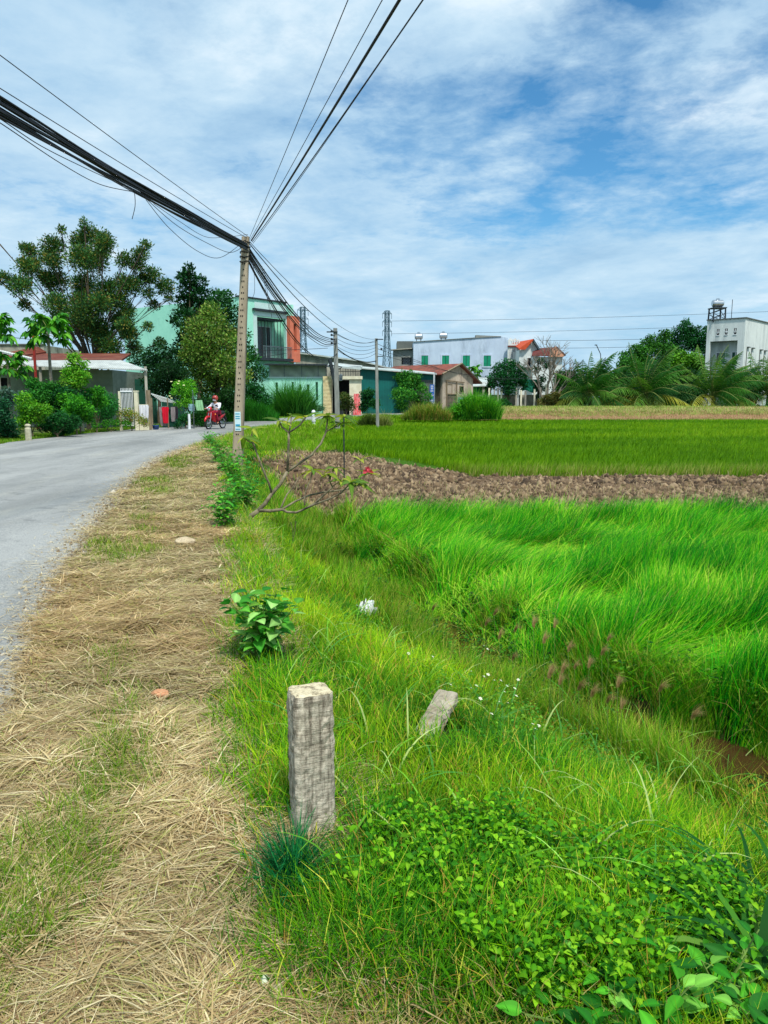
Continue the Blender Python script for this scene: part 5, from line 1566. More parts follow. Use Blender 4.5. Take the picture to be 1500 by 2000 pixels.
# ================================================================ trees and plants
def qleaf(P, size, cols, w=None, aspect=0.5, up=0.3, jit=0.16, dirs=None):
    """leaf-sized four-cornered faces"""
    n = len(P)
    if dirs is None:
        D = rng.normal(0, 1, (n, 3)); D[:, 2] = D[:, 2] * 0.7 - 0.15
    else:
        D = dirs + rng.normal(0, 0.45, (n, 3))
    D /= np.linalg.norm(D, axis=1, keepdims=True)
    nr = rng.normal(0, 1, (n, 3)) + np.array([0, 0, up * 3])
    s = np.cross(D, nr); s /= np.linalg.norm(s, axis=1, keepdims=True) + 1e-9
    L_ = (size * rng.uniform(0.6, 1.3, n))[:, None]
    u = np.cross(s, D)
    V = np.stack([P, P + D * L_ * 0.45 + s * L_ * aspect * 0.5 + u * L_ * 0.08, P + D * L_, P + D * L_ * 0.45 - s * L_ * aspect * 0.5 + u * L_ * 0.08], 1)
    C = np.repeat(pal(n, cols, w, jit)[:, None], 4, 1)
    return V, [(0, 1, 2, 3)], C


def tree(name, label, x, y, z, clumps, cols, nleaf, size, trunk_r=0.2, fork=0.25, bark=BARK, group=None, w=None, aspect=0.5, twigs=2, limb=True, mat=DULL, up=0.3, cat='tree', hollow=0.35, outward=0.0, base_pts=None):
    """clumps: (cx, cy, cz, rx, ry, rz) relative to the foot"""
    t = thing(name, label, cat, (x, y, z), group=group)
    cl = np.array(clumps, float)
    top = cl[:, 2].max()
    tb = MB()
    if limb:
        spine = [(0, 0, -0.2), (rnd.uniform(-.1, .1) * trunk_r * 3, 0, top * fork * 0.5), (rnd.uniform(-1, 1) * trunk_r, rnd.uniform(-1, 1) * trunk_r, top * fork)]
        tb.tube(spine, [trunk_r * 1.25, trunk_r, trunk_r * 0.85], 8)
        for c in cl:
            hub = Vector(spine[2]); c_ = Vector(c[:3])
            st = hub * (0.75 + 0.25 * rnd.random())
            mid = st.lerp(c_, 0.5) + Vector((rnd.uniform(-.1, .1), rnd.uniform(-.1, .1), 0.08)) * c_.length * 0.4
            rr = trunk_r * 0.42 * (0.4 + 0.6 * rnd.random())
            tb.tube([st, mid, c_], [rr, rr * 0.6, rr * 0.22], 5)
            for _ in range(twigs):
                e = c_ + Vector([rnd.uniform(-1, 1) * c[3 + i] * 0.95 for i in range(3)])
                tb.tube([mid.lerp(c_, rnd.uniform(0.4, 0.95)), c_.lerp(e, 0.6) + Vector((0, 0, 0.05)), e], [rr * 0.35, rr * 0.2, rr * 0.06], 4)
        tb.build('trunk', bark, t)
    vol = (cl[:, 3] * cl[:, 4] * cl[:, 5]) ** (0.72)
    k = rng.choice(len(cl), nleaf, p=vol / vol.sum())
    d = rng.normal(0, 1, (nleaf, 3)); d /= np.linalg.norm(d, axis=1, keepdims=True)
    r_ = rng.uniform(hollow, 1, nleaf) ** 0.6 * (0.70 + 0.55 * rng.random(nleaf))
    # leaves gather in sprays
    spr = rng.normal(0, 1, (len(cl), 16, 3)); spr /= np.linalg.norm(spr, axis=2, keepdims=True)
    pick = spr[k, rng.integers(0, 16, nleaf)]
    dd = d * 0.8 + pick * 0.6
    dd /= np.linalg.norm(dd, axis=1, keepdims=True)
    P_ = cl[k, :3] + dd * r_[:, None] * cl[k, 3:6]
    if base_pts is not None: P_ = np.concatenate([P_, base_pts])
    dirs = None
    if outward: dirs = dd * outward + np.array([0, 0, 0.4 * outward])
    V, F, C = qleaf(P_, size, cols, w, aspect, up, dirs=dirs)
    ct_ = 0.80 + 0.4 * rng.random(len(cl))
    C = C * ct_[k][:, None, None]
    npmesh('crown', V, F, C, mat, t)
    return t


def blob(n, cx, cy, cz, rx, ry, rz, r0, seed, flat=0.8):
    q = random.Random(seed)
    out = []
    for i in range(n):
        while True:
            a, b_, c = q.uniform(-1, 1), q.uniform(-1, 1), q.uniform(-1, 1)
            if 0.15 < a * a + b_ * b_ + c * c < 1: break
        s = q.uniform(0.6, 1.25) * r0
        out.append((cx + a * rx, cy + b_ * ry, cz + c * rz, s * 1.15, s * 1.1, s * flat))
    return out


def pxclumps(lst, Y, x0, z0, dep):
    """clumps at places read from the photograph, spread in depth as a crown is"""
    out = []
    for px, py, rp_ in lst:
        r_ = rp_ * Y / 1500 * 1.22
        yy = rnd.uniform(-dep, dep)
        out.append((gx(px, Y) - x0, yy, gz(py, Y) - z0, r_, r_ * 1.1, r_ * 0.85))
    return out


# --- the big tree at the left
Y = 50
x0 = gx(190, Y)
big = [(190, 455, 18), (165, 470, 20), (215, 470, 20), (130, 485, 20), (240, 490, 20), (175, 500, 26), (205, 520, 26), (260, 510, 16), (290, 500, 15), (315, 492, 10), (300, 535, 18), (320, 555, 18), (270, 560, 20),
       (105, 500, 18), (75, 490, 14), (45, 472, 10), (22, 465, 7), (90, 530, 22), (60, 555, 13), (45, 552, 9), (85, 570, 22), (120, 550, 24), (150, 545, 26), (100, 610, 18), (75, 600, 12), (135, 600, 24), (160, 590, 26), (190, 580, 26), (225, 570, 24), (250, 590, 18),
       (200, 620, 26), (230, 620, 22), (265, 610, 14), (290, 590, 12), (215, 660, 24), (180, 650, 22), (250, 650, 18), (275, 655, 14), (295, 665, 12), (150, 640, 18), (235, 680, 20), (260, 680, 16), (330, 580, 9), (55, 500, 9), (285, 520, 14), (135, 515, 18), (195, 440, 7), (150, 455, 8), (235, 545, 18), (140, 575, 20), (170, 620, 20), (115, 545, 16), (285, 545, 14), (225, 600, 20), (70, 515, 12), (110, 640, 14), (305, 575, 12), (190, 485, 14), (150, 640, 16), (210, 640, 22), (240, 630, 18), (60, 480, 9), (33, 545, 6), (275, 640, 14), (300, 640, 10)]
tree('tree', 'large spreading dark green tree behind the low tin-roofed house', x0, Y, 0, pxclumps([(a, b_, c * 0.88) for a, b_, c in big], Y, x0, 0, 2.6),
     [S(56, 104, 52), S(76, 122, 56), S(42, 84, 50), S(112, 128, 52), S(132, 120, 56)], 66000, 0.17, 0.17, 0.30, group='garden trees on the left', w=(4, 3, 3, 1.5, 1), aspect=0.42, twigs=5, hollow=0.03, outward=0.8)

# --- tall dark trees
Y = 52
x0 = gx(390, Y)
tree('tree', 'tall narrow dark green tree with an uneven double top', x0, Y, 0, pxclumps([(380, 525, 8), (363, 540, 11), (378, 545, 14), (395, 550, 12), (372, 565, 17), (392, 575, 17), (362, 590, 14), (380, 600, 20), (370, 625, 20), (395, 625, 18), (372, 655, 20), (362, 680, 18), (390, 680, 20), (380, 700, 20)], Y, x0, 0, 0.8),
     [S(22, 74, 34), S(32, 90, 36), S(18, 58, 30)], 8000, 0.22, 0.18, 0.5, group='garden trees on the left', aspect=0.5, outward=0.5)
x0 = gx(440, 53)
tree('tree', 'dense dark green tree directly left of the nearest pole', x0, 53, 0, pxclumps([(425, 578, 14), (445, 580, 14), (415, 600, 18), (440, 600, 20), (460, 610, 14), (425, 630, 24), (455, 635, 20), (440, 660, 24), (470, 660, 18), (480, 690, 18), (460, 700, 20), (495, 710, 16), (505, 730, 16), (480, 740, 20), (450, 740, 20)], 53, x0, 0, 1.0),
     [S(28, 84, 32), S(42, 104, 36), S(20, 66, 30)], 9000, 0.2, 0.18, 0.4, group='garden trees on the left', outward=0.5)
x0 = gx(425, 46)
tree('tree', 'olive and yellow-green mango tree behind the motorcyclist', x0, 46, 0, pxclumps([(412, 600, 12), (400, 615, 16), (420, 620, 20), (390, 640, 18), (410, 650, 24), (435, 650, 20), (380, 665, 18), (400, 680, 26), (430, 685, 26), (455, 670, 14), (370, 695, 16), (385, 710, 22), (415, 715, 28), (445, 715, 24), (465, 700, 14), (400, 745, 22), (430, 750, 24), (455, 745, 18), (380, 735, 14), (440, 775, 18), (415, 775, 18), (470, 735, 16)], 46, x0, 0, 1.1),
     [S(92, 134, 46), S(116, 148, 56), S(66, 110, 40), S(146, 162, 84), S(84, 84, 50)], 13000, 0.20, 0.14, 0.3, group='garden trees on the left', w=(4, 3, 3, 2, 1), outward=0.6)
x0 = gx(310, 47)
tree('tree', 'low dark leafy tree filling the gap right of the tin roof', x0, 47, 0, pxclumps([(290, 700, 18), (315, 690, 20), (340, 695, 18), (300, 720, 20), (330, 720, 20), (350, 725, 18), (310, 745, 20), (345, 750, 20), (270, 705, 12)], 47, x0, 0, 1.0),
     [S(24, 66, 34), S(34, 82, 38), S(18, 52, 30)], 6000, 0.18, 0.12, 0.35, group='garden trees on the left')


# --- papayas
def papaya(label, px, Y, ptop, zb=0.0, R_=0.9, n=12, lean=0.0):
    x = gx(px, Y); h = gz(ptop, Y) - zb
    t = thing('papaya_tree', label, 'papaya tree', (x, Y, zb), group='papaya trees in the left yard')
    MB().tube([(0, 0, 0), (lean * 0.4, 0, h * 0.5), (lean, 0, h)], [0.09, 0.075, 0.06], 7).build('trunk', PALEB, t)
    st, P_, D_ = MB(), [], []
    for k in range(n):
        a = k * 2.4; el = 0.75 - 1.15 * (k / n)
        d = Vector((math.cos(a) * math.cos(el), math.sin(a) * math.cos(el), math.sin(el)))
        b0 = Vector((lean, 0, h - 0.02 * k)); e = b0 + d * R_ * rnd.uniform(0.55, 0.8)
        st.tube([b0, e], 0.012, 4)
        side = d.cross(Vector((0, 0, 1))).normalized()
        for j in range(9):
            an = (j - 4) * 0.62
            dd = (d * math.cos(an) + side * math.sin(an)); dd.z -= 0.25
            for q in range(2):
                P_.append(e); D_.append(dd + Vector([rnd.uniform(-.15, .15) for _ in range(3)]))
    st.build('stalks', pm('papaya_stalk', S(130, 150, 70), S(110, 130, 60), 3), t)
    P_ = np.array([list(p) for p in P_]); D_ = np.array([list(d) for d in D_])
    n_ = len(P_)
    Ls = rng.uniform(0.28, 0.46, n_) * R_
    V, F, C = leaves(P_, D_, Ls, Ls * 0.42, pal(n_, [S(76, 150, 34), S(50, 120, 36), S(104, 172, 50), S(38, 98, 40)], None, 0.12), droop=0.35)
    npmesh('leaf_crown', V, F, C, LEAF, t)
    return t


papaya('papaya tree cut by the left edge with a high crown', -8, 34, 640, R_=1.15, n=16)
papaya('tall papaya tree before the low tin roof', 102, 36, 640, R_=1.2, n=18)
papaya('lower papaya with yellow leaves at the left edge', 20, 34, 712, R_=1.0, n=14)
papaya('small papaya growing over the old house roof edge', 917, 88, 728, 0.3, 1.6, 12)


# --- bushes: name, label, px, base py or Y, clumps as pixels
def bush(label, Y, lst, cols, n, size, dep=0.4, name='bush', group=None, z=0.0, mat=LEAF, **kw):
    cx = sum(a for a, b_, c in lst) / len(lst)
    x0 = gx(cx, Y)
    return tree(name, label, x0, Y, z, pxclumps(lst, Y, x0, z, dep), cols, n, size, 0.03, 0.15, group=group, mat=mat, cat='bush', twigs=2, **kw)


GB1, GB2, GB3 = [S(60, 140, 34), S(86, 166, 40), S(40, 110, 30)], [S(28, 92, 42), S(40, 110, 48), S(20, 72, 36)], [S(120, 160, 50), S(90, 140, 40), S(150, 176, 70)]
GL = 'shrubs in front of the low house'
bush('yellow-green leafy bush before the low house wall, under the tall papaya', 34, [(152, 700, 11), (160, 715, 14), (145, 725, 14), (155, 745, 16), (170, 735, 12), (140, 750, 14)], [S(96, 168, 36), S(64, 134, 32), S(130, 184, 60)], 3000, 0.13, group=GL)
bush('dark green bush mass left of the creeper-wrapped post', 33.5, [(130, 770, 18), (110, 765, 16), (150, 775, 16), (95, 780, 16), (125, 795, 20), (148, 800, 16), (100, 805, 18)], GB2, 4200, 0.13, group=GL)
bush('bright green tall-stemmed bush by the nearest marker post', 30, [(48, 780, 14), (60, 795, 14), (40, 800, 14), (80, 800, 14), (95, 800, 10), (65, 815, 15), (35, 825, 14), (52, 815, 12)], [S(82, 150, 30), S(60, 128, 32), S(112, 174, 44)], 3600, 0.11, group=GL)
bush('broad green bush below the yellow-green leafy bush', 32.5, [(135, 790, 16), (155, 785, 14), (120, 780, 14), (170, 800, 12), (140, 808, 16), (160, 815, 12)], GB1, 4000, 0.12, group=GL)
bush('mid green bush left of the tall papaya trunk', 33, [(75, 760, 14), (60, 750, 12), (85, 775, 16), (65, 775, 14), (95, 755, 12)], [S(40, 110, 40), S(64, 140, 50)], 3600, 0.12, group=GL)
bush('dark bush at the road edge between two marker posts', 31.5, [(125, 838, 10), (140, 832, 10), (110, 845, 9), (100, 850, 8)], GB2, 2000, 0.09, group=GL)
bush('light green bush under the left window of the low house', 34.5, [(182, 770, 12), (195, 765, 10), (175, 785, 12), (192, 785, 12)], GB1, 2400, 0.11, group=GL)
bush('dark low hedge bush at the foot of the left shrubs', 30.5, [(90, 825, 16), (110, 820, 16), (130, 825, 14), (75, 835, 12), (145, 822, 12), (100, 840, 10)], GB2, 3200, 0.10, group=GL)
bush('dark bluish bush cut by the left edge', 28.5, [(-5, 790, 22), (10, 815, 18), (-5, 830, 20), (18, 840, 14), (5, 850, 14), (22, 858, 8)], [S(26, 84, 52), S(40, 104, 62), S(18, 64, 42)], 3600, 0.12, group=GL)
bush('grey-leaved bush with drooping stems at the left edge', 32, [(5, 770, 12), (15, 785, 12), (22, 765, 9), (30, 775, 10)], [S(84, 116, 104), S(62, 92, 86)], 1200, 0.13, group=GL)
bush('round green bush between the creeper-wrapped post and the barred gate', 36, [(200, 785, 13), (215, 780, 13), (190, 800, 14), (212, 802, 15), (225, 795, 11), (200, 812, 12)], [S(44, 122, 54), S(66, 144, 66), S(34, 98, 48)], 3200, 0.10, group=GL)
bush('creeper mass hanging over the short weathered post', 36.3, [(165, 775, 8), (175, 790, 9), (172, 808, 11), (160, 800, 9), (182, 820, 9)], [S(104, 112, 62), S(80, 98, 50), S(130, 130, 80)], 1500, 0.08, group=GL)
bush('yellow-brown low plants at the foot of the barred gate', 35.8, [(240, 808, 9), (252, 806, 9), (262, 812, 9), (245, 822, 9), (275, 820, 9), (228, 824, 8), (280, 828, 7)], [S(150, 160, 56), S(110, 140, 40), S(160, 120, 70), S(86, 128, 40)], 1800, 0.08, group=GL)
bush('bright green low plants between two marker posts', 35, [(205, 828, 8), (220, 826, 8), (240, 828, 8), (190, 830, 7)], GB1, 1200, 0.08, group=GL)
t_ = bush('light green trellis bush with white and yellow flowers beside the laundry', 38.5, [(352, 752, 9), (368, 750, 10), (345, 765, 8), (362, 768, 12), (376, 765, 9), (350, 790, 9), (370, 788, 10), (360, 782, 10)], [S(84, 160, 30), S(116, 184, 46), S(58, 130, 28)], 2600, 0.10)
m = MB()
for px_f, py_f in ((337, 747), (352, 746), (350, 751), (333, 775), (336, 779), (361, 754)):
    m.lathe([(0.01, 0), (0.06, 0.03), (0.05, 0.06), (0.01, 0.05)], (gx(px_f, 38) - t_.location.x, -0.6, gz(py_f, 38)), 6)
m.build('flowers', pm('pale_flower', S(236, 236, 180), S(220, 226, 150), 3), t_)
bush('very dark leafy thicket behind the laundry and lean-to', 43, [(300, 745, 18), (325, 740, 20), (350, 735, 20), (315, 765, 18), (340, 765, 20), (365, 760, 18), (380, 790, 16), (355, 790, 16), (335, 720, 18), (400, 790, 16)], [S(20, 58, 28), S(30, 74, 34)], 7000, 0.14, 0.6)
bush('dark thicket beyond the fence behind the motorcyclist', 44.5, [(400, 790, 16), (420, 785, 16), (440, 790, 16), (455, 795, 14), (430, 805, 14), (410, 808, 12), (450, 770, 14)], [S(24, 66, 26), S(40, 86, 32)], 6000, 0.14, 0.6)
bush('dark low plant under the laundry', 37.4, [(350, 820, 9), (360, 815, 8), (345, 830, 6)], GB2, 900, 0.09)
bush('dark clipped hedge beyond the wire fence behind the motorcyclist', 40, [(375, 815, 12), (390, 812, 13), (405, 812, 13), (385, 826, 10), (402, 826, 10)], [S(22, 74, 24), S(32, 90, 28)], 4200, 0.08, z=0.0)
bush('dark green grass-like hedge right of the nearest pole', 52, [(490, 760, 14), (505, 765, 15), (475, 770, 12), (520, 780, 13), (500, 785, 15), (480, 790, 12)], GB2, 4000, 0.16, 0.8)
bush('slender climbing plant mass against the teal shed', 73.5, [(785, 735, 12), (800, 732, 10), (812, 738, 10), (795, 750, 14), (815, 752, 10), (825, 760, 10), (780, 770, 14), (800, 772, 12), (820, 780, 10), (835, 775, 8), (785, 790, 12), (832, 790, 8)], [S(50, 128, 36), S(84, 150, 50), S(34, 98, 34)], 6000, 0.20, 1.2)
bush('dark shrub left of the red banner', 64.5, [(672, 775, 9), (680, 782, 9), (668, 792, 9), (685, 795, 8)], [S(60, 90, 40), S(90, 100, 50)], 1400, 0.18, 0.5)
bush('green shrub between the red banner and the third pole', 62, [(712, 772, 9), (722, 768, 9), (718, 785, 11), (732, 788, 10), (710, 795, 9)], GB2, 2200, 0.18, 0.6)
bush('small pale flowering shrub at the foot of the mint wall', 65.5, [(612, 795, 7), (620, 798, 7), (605, 800, 6), (628, 796, 6)], [S(70, 120, 90), S(110, 150, 120), S(50, 98, 70)], 900, 0.14, 0.3)
bush('dark round leafy tree before the grey yard wall', 86, [(960, 738, 9), (975, 722, 14), (990, 712, 12), (1005, 720, 14), (1015, 738, 13), (985, 735, 18), (1005, 745, 16), (970, 748, 14), (960, 752, 8), (990, 758, 14), (1020, 750, 9)], [S(22, 92, 44), S(34, 112, 50), S(14, 70, 38)], 6000, 0.26, 1.2, name='tree', z=0.3, limb=True)
MB_t = MB().tube([(0, 0, 0), (0.1, 0, 1.2), (0.2, 0, 2.4)], [0.22, 0.2, 0.16], 8).build('trunk', BARK, [o for o in COL.objects if o.get('label') == 'dark round leafy tree before the grey yard wall'][0])
bush('dark weedy bush at the foot of the round tree', 84, [(985, 785, 7), (992, 790, 6), (978, 790, 6)], GB2, 900, 0.2, 0.5, z=0.3)
bush('brownish dry reed bush under the bare tree', 83, [(1070, 778, 9), (1085, 775, 10), (1095, 780, 9), (1060, 785, 8), (1080, 786, 9)], [S(120, 116, 60), S(96, 100, 48), S(70, 90, 40)], 2200, 0.24, 0.7, z=0.4)
bush('dark green bush mass left of the leftmost palm', 86, [(1098, 745, 12), (1110, 735, 14), (1125, 745, 14), (1105, 760, 16), (1125, 768, 16), (1140, 760, 14), (1100, 775, 12), (1130, 782, 10)], [S(26, 78, 30), S(40, 96, 34), S(60, 112, 40)], 5000, 0.28, 1.2, z=0.4)
GH = 'dark hedge bushes between the palms'
for k, (a, lab) in enumerate(((1195, 'first'), (1240, 'second'), (1315, 'third'), (1345, 'fourth'), (1445, 'fifth'), (1120, 'leftmost extra'))):
    bush(('dark hedge bush left of the leftmost palm' if k == 5 else lab + ' dark hedge bush from the left in the gaps between the palms'), 87, [(a - 18, 755, 18), (a, 742, 18), (a + 16, 752, 18), (a - 12, 775, 15), (a + 12, 775, 15), (a - 25, 735, 13), (a + 24, 732, 13)], [S(20, 62, 26), S(32, 80, 30)], 6000, 0.26, 1.0, z=0.5, group=GH)

# --- trees beyond the palms
GT = 'trees beyond the palms'
for lab, Y, lst, cols, n in (
        ('tallest dark tree with a pointed top beyond the palms', 112, [(1328, 628, 6), (1330, 640, 10), (1318, 650, 14), (1335, 655, 14), (1300, 665, 16), (1325, 672, 20), (1345, 670, 14), (1310, 690, 20)], GB2, 6500),
        ('dark tree beside the left wall of the white house', 110, [(1358, 645, 10), (1368, 655, 12), (1355, 665, 14), (1372, 675, 12), (1362, 690, 16), (1376, 640, 6)], [S(20, 76, 36), S(30, 94, 40)], 4500),
        ('mid green rounded tree left of the pointed one', 108, [(1275, 665, 13), (1285, 655, 10), (1262, 675, 14), (1280, 685, 18), (1295, 690, 16), (1250, 690, 14)], [S(50, 112, 32), S(70, 134, 38), S(38, 90, 30)], 5500),
        ('low green tree at the left end of the row beyond the palms', 106, [(1238, 684, 12), (1225, 695, 12), (1250, 700, 15), (1232, 712, 14), (1260, 715, 14), (1210, 712, 10)], [S(44, 104, 34), S(64, 126, 40)], 5000),
        ('pale yellow-green tree in front of the dark tree row', 100, [(1320, 700, 12), (1335, 695, 12), (1350, 700, 12), (1328, 712, 14), (1348, 715, 14), (1365, 710, 10)], [S(86, 150, 30), S(112, 172, 44), S(64, 124, 28)], 4500)):
    x0 = gx(lst[0][0], Y)
    mx_ = sum(a for a, b_, c in lst) / len(lst)
    lst = lst + [(mx_ - 14, 712, 18), (mx_ + 12, 712, 18), (mx_, 735, 22), (mx_ - 16, 740, 18), (mx_ + 18, 745, 20)]
    tree('tree', lab, x0, Y, 0.4, pxclumps(lst, Y, x0, 0.4, 2.0), cols, int(n * 2), 0.34, 0.2, 0.45, group=GT)
x0 = gx(1480, 120)
tree('tree', 'dark tree behind the right side of the white house', x0, 120, 0.4, pxclumps([(1495, 680, 14), (1505, 700, 18), (1490, 710, 14)], 120, x0, 0.4, 1.5), GB2, 3000, 0.36, 0.2, 0.4, group=GT)


# --- bare tree
bt = thing('bare_tree', 'leafless grey tree with a wide crown of fine twigs', 'tree', (gx(1068, 84), 84, 0.4))
m = MB()
q_ = random.Random(11)


def grow(p, d, L_, r_, lev):
    e = p + d * L_
    mid = p.lerp(e, 0.5) + Vector([q_.uniform(-1, 1) * L_ * 0.06 for _ in range(3)])
    m.tube([p, mid, e], [r_, r_ * 0.85, r_ * 0.7], 5 if lev > 2 else 4, False)
    if lev == 0: return
    for k in range(3 if lev > 1 else 4):
        nd = (d + Vector((q_.uniform(-0.75, 0.75), q_.uniform(-0.75, 0.75), q_.uniform(-0.15, 0.5)))).normalized()
        grow(mid.lerp(e, q_.uniform(0.4, 1)), nd, L_ * q_.uniform(0.55, 0.8), r_ * 0.58, lev - 1)


for dx, L0 in ((-0.28, 2.6), (0.25, 2.6), (0.02, 3.0), (0.55, 2.2)):
    grow(Vector((dx * 0.8, 0, -0.1 if abs(dx) < 0.3 else 0.3)), Vector((dx, q_.uniform(-.15, .15), 1)).normalized(), L0, 0.14, 4)
m.build('branches', PALEB, bt)
# slim palm-like tree with dark drooping crown beside it
x0 = gx(1052, 87)
tree('tree', 'slender dark tree with sparse drooping crown between the yard posts', x0, 87, 0.3, pxclumps([(1052, 705, 7), (1062, 715, 6), (1045, 722, 7), (1056, 740, 7), (1048, 752, 8), (1060, 760, 7), (1050, 775, 6), (1068, 712, 6)], 87, x0, 0.3, 0.7), [S(24, 64, 40), S(36, 80, 48)], 1600, 0.24, 0.12, 0.4)


# --- coconut palms
def palm(label, px, Y, zb, h, Lf, n, seed, wind=0.48):
    q = random.Random(seed)
    t = thing('coconut_palm', label, 'palm tree', (gx(px, Y), Y, zb), group='young coconut palms behind the bank')
    MB().tube([(0, 0, -0.2), (0.05, 0, h * 0.5), (0, 0, h)], [0.26, 0.22, 0.2], 9).build('trunk', BARK, t)
    Vs, Cs, st = [], [], MB()
    for k in range(n):
        a = k * 2.399 + q.uniform(-.2, .2)
        el = math.radians(86) - math.radians(88) * (k / n) ** 0.9
        L_ = Lf * q.uniform(0.8, 1.1)
        old = k > n * 0.66
        p = Vector((0, 0, h)); d = Vector((math.cos(a) * math.cos(el), math.sin(a) * math.cos(el), math.sin(el)))
        seg = 12; ps = [p.copy()]; ds = [d.copy()]
        for i in range(seg):
            d = (d + Vector((wind * 0.10, 0, -0.074 - 0.03 * (1 - abs(d.z))))).normalized()
            p = p + d * (L_ / seg); ps.append(p.copy()); ds.append(d.copy())
        st.tube(ps, [0.05 * (1 - 0.8 * i / seg) + 0.008 for i in range(seg + 1)], 4, False)
        col = np.array(q.choice([S(160, 164, 58), S(128, 144, 50)]) if old and q.random() < 0.5 else q.choice([S(40, 96, 30), S(60, 116, 36), S(28, 76, 28), S(86, 134, 46)]))
        m_ = 30
        for i in range(m_):
            f_ = 0.14 + 0.86 * i / m_
            s = f_ * seg; j = min(int(s), seg - 1); b0 = ps[j].lerp(ps[j + 1], s - j); dd = ds[j]
            side = dd.cross(Vector((0, 0, 1)))
            if side.length < 0.05: side = Vector((1, 0, 0))
            side.normalize()
            ll = Lf * 0.26 * math.sin(math.pi * min(1, 0.15 + f_ * 0.88)) + 0.12
            for sg2 in (-1, 1):
                v = (side * sg2 + dd * 0.75 + Vector((wind * 0.9, 0, -0.65 + q.uniform(-.2, .3)))).normalized()
                e = b0 + v * ll + Vector((0, 0, -ll * 0.25)); mid = b0 + v * ll * 0.5
                w_ = dd * 0.042
                Vs.append([b0 - w_ * 0.6, b0 + w_ * 0.6, mid + w_, mid - w_]); Vs.append([mid - w_, mid + w_, e + w_ * 0.2, e - w_ * 0.2])
                c = col * q.uniform(0.8, 1.25); Cs += [[c] * 4] * 2
    st.build('stems', pm('frond_stem', S(126, 140, 70), S(100, 116, 60), 3), t)
    V = np.array([[list(v) for v in f_] for f_ in Vs]); C = np.array(Cs)
    npmesh('fronds', V, [(0, 1, 2, 3)], C, DULL, t)


palm('leftmost young coconut palm', 1152, 82, 0.4, 1.3, 5.3, 40, 1)
palm('second young coconut palm from the left', 1262, 81, 0.4, 1.2, 5.6, 44, 2)
palm('third young coconut palm, below the white house', 1393, 80, 0.5, 1.1, 5.8, 46, 3)
palm('coconut palm cut by the right edge', 1500, 80, 0.5, 1.3, 5.3, 40, 4)


# --- tall grass clumps as objects
def grass_clump(label, Y, x0p, x1p, hpx, n, cols, zb, dep=1.0, lean=(0.3, 1.3), w=0.02, group=None, name='grass_clump', cat='grass clump', prof=None):
    xa, xb = gx(x0p, Y), gx(x1p, Y)
    cx = (xa + xb) / 2
    t = rng.uniform(0, 1, n)
    x = xa + (xb - xa) * t
    hh = hpx * Y / 1500 * (np.sin(np.pi * np.clip(t, 0.04, 0.96)) ** 0.45 if prof is None else prof(t)) * rng.uniform(0.35, 1.08, n) * (0.7 + 0.6 * vnoise(t * 9, 0 * t, 1.0, int(Y * 10) % 50))
    y = rng.uniform(-dep, dep, n)
    P_ = np.stack([x - cx, y, 0 * x], 1)
    cg = pal(n, cols, None, 0.14)
    V, F, C = blades(P_, hh * 1.15, rng.uniform(0.6, 1.4, n) * w, rng.uniform(0, 6.3, n), rng.uniform(0, 0.45, n), rng.uniform(*lean, n), 3, cg * 0.8, cg)
    o = npmesh(name, V, F, C, BLADE)
    o.location = (cx, Y, zb)
    return tag(o, label, cat, group)


grass_clump('tall reed-like grass clump against the mint wall', 63, 525, 612, 62, 5200, [S(58, 130, 44), S(86, 156, 60), S(40, 104, 38)], 0.0, 1.0, (0.5, 1.8), 0.05)
grass_clump('low bright grass bank behind the motorcyclist, right of the nearest pole', 50.5, 432, 540, 46, 9000, [S(38, 116, 26), S(56, 138, 30), S(28, 96, 28)], 0.0, 1.2, (0.2, 0.9), 0.03)
grass_clump('mound of brownish-green grass left of the path to the old house', 58, 785, 880, 30, 5200, [S(140, 160, 60), S(104, 140, 40), S(160, 140, 70), S(84, 128, 36)], -0.1, 1.2, (0.3, 1.5), 0.035)
grass_clump('bright green tall weed clump before the awning shed', 60, 880, 975, 50, 7000, [S(90, 170, 36), S(64, 146, 36), S(120, 186, 50), S(44, 116, 34)], -0.1, 1.4, (0.3, 1.7), 0.045)
grass_clump('wiry spiky grass clump at the foot of the third pole', 49, 738, 765, 30, 500, [S(150, 156, 90), S(120, 140, 70)], -0.3, 0.4, (0.4, 1.5), 0.03)
grass_clump('dark grassy tuft left of the third pole', 50, 700, 740, 26, 1500, [S(70, 96, 40), S(96, 116, 50)], -0.3, 0.6, (0.3, 1.3), 0.03)
grass_clump('tuft of dark blue-green grass at the foot of the concrete post', 2.32, 512, 608, 150, 1500, [S(6, 92, 46), S(16, 120, 56), S(30, 136, 70), S(10, 76, 44)], -0.02, 0.09, (0.5, 2.1), 0.0042)
grass_clump('lower part of the dark green tuft, left of the concrete post foot', 2.16, 505, 570, 90, 700, [S(10, 100, 36), S(30, 130, 50), S(60, 140, 60)], -0.02, 0.10, (0.6, 2.2), 0.0038)
bush('leafy green bush among the tall weed clump', 59.3, [(895, 800, 8), (905, 790, 9), (920, 784, 10), (935, 788, 9), (950, 795, 9), (915, 800, 10), (965, 802, 7), (935, 806, 9)], [S(80, 160, 40), S(110, 184, 50), S(56, 128, 34)], 3400, 0.22, 0.6)

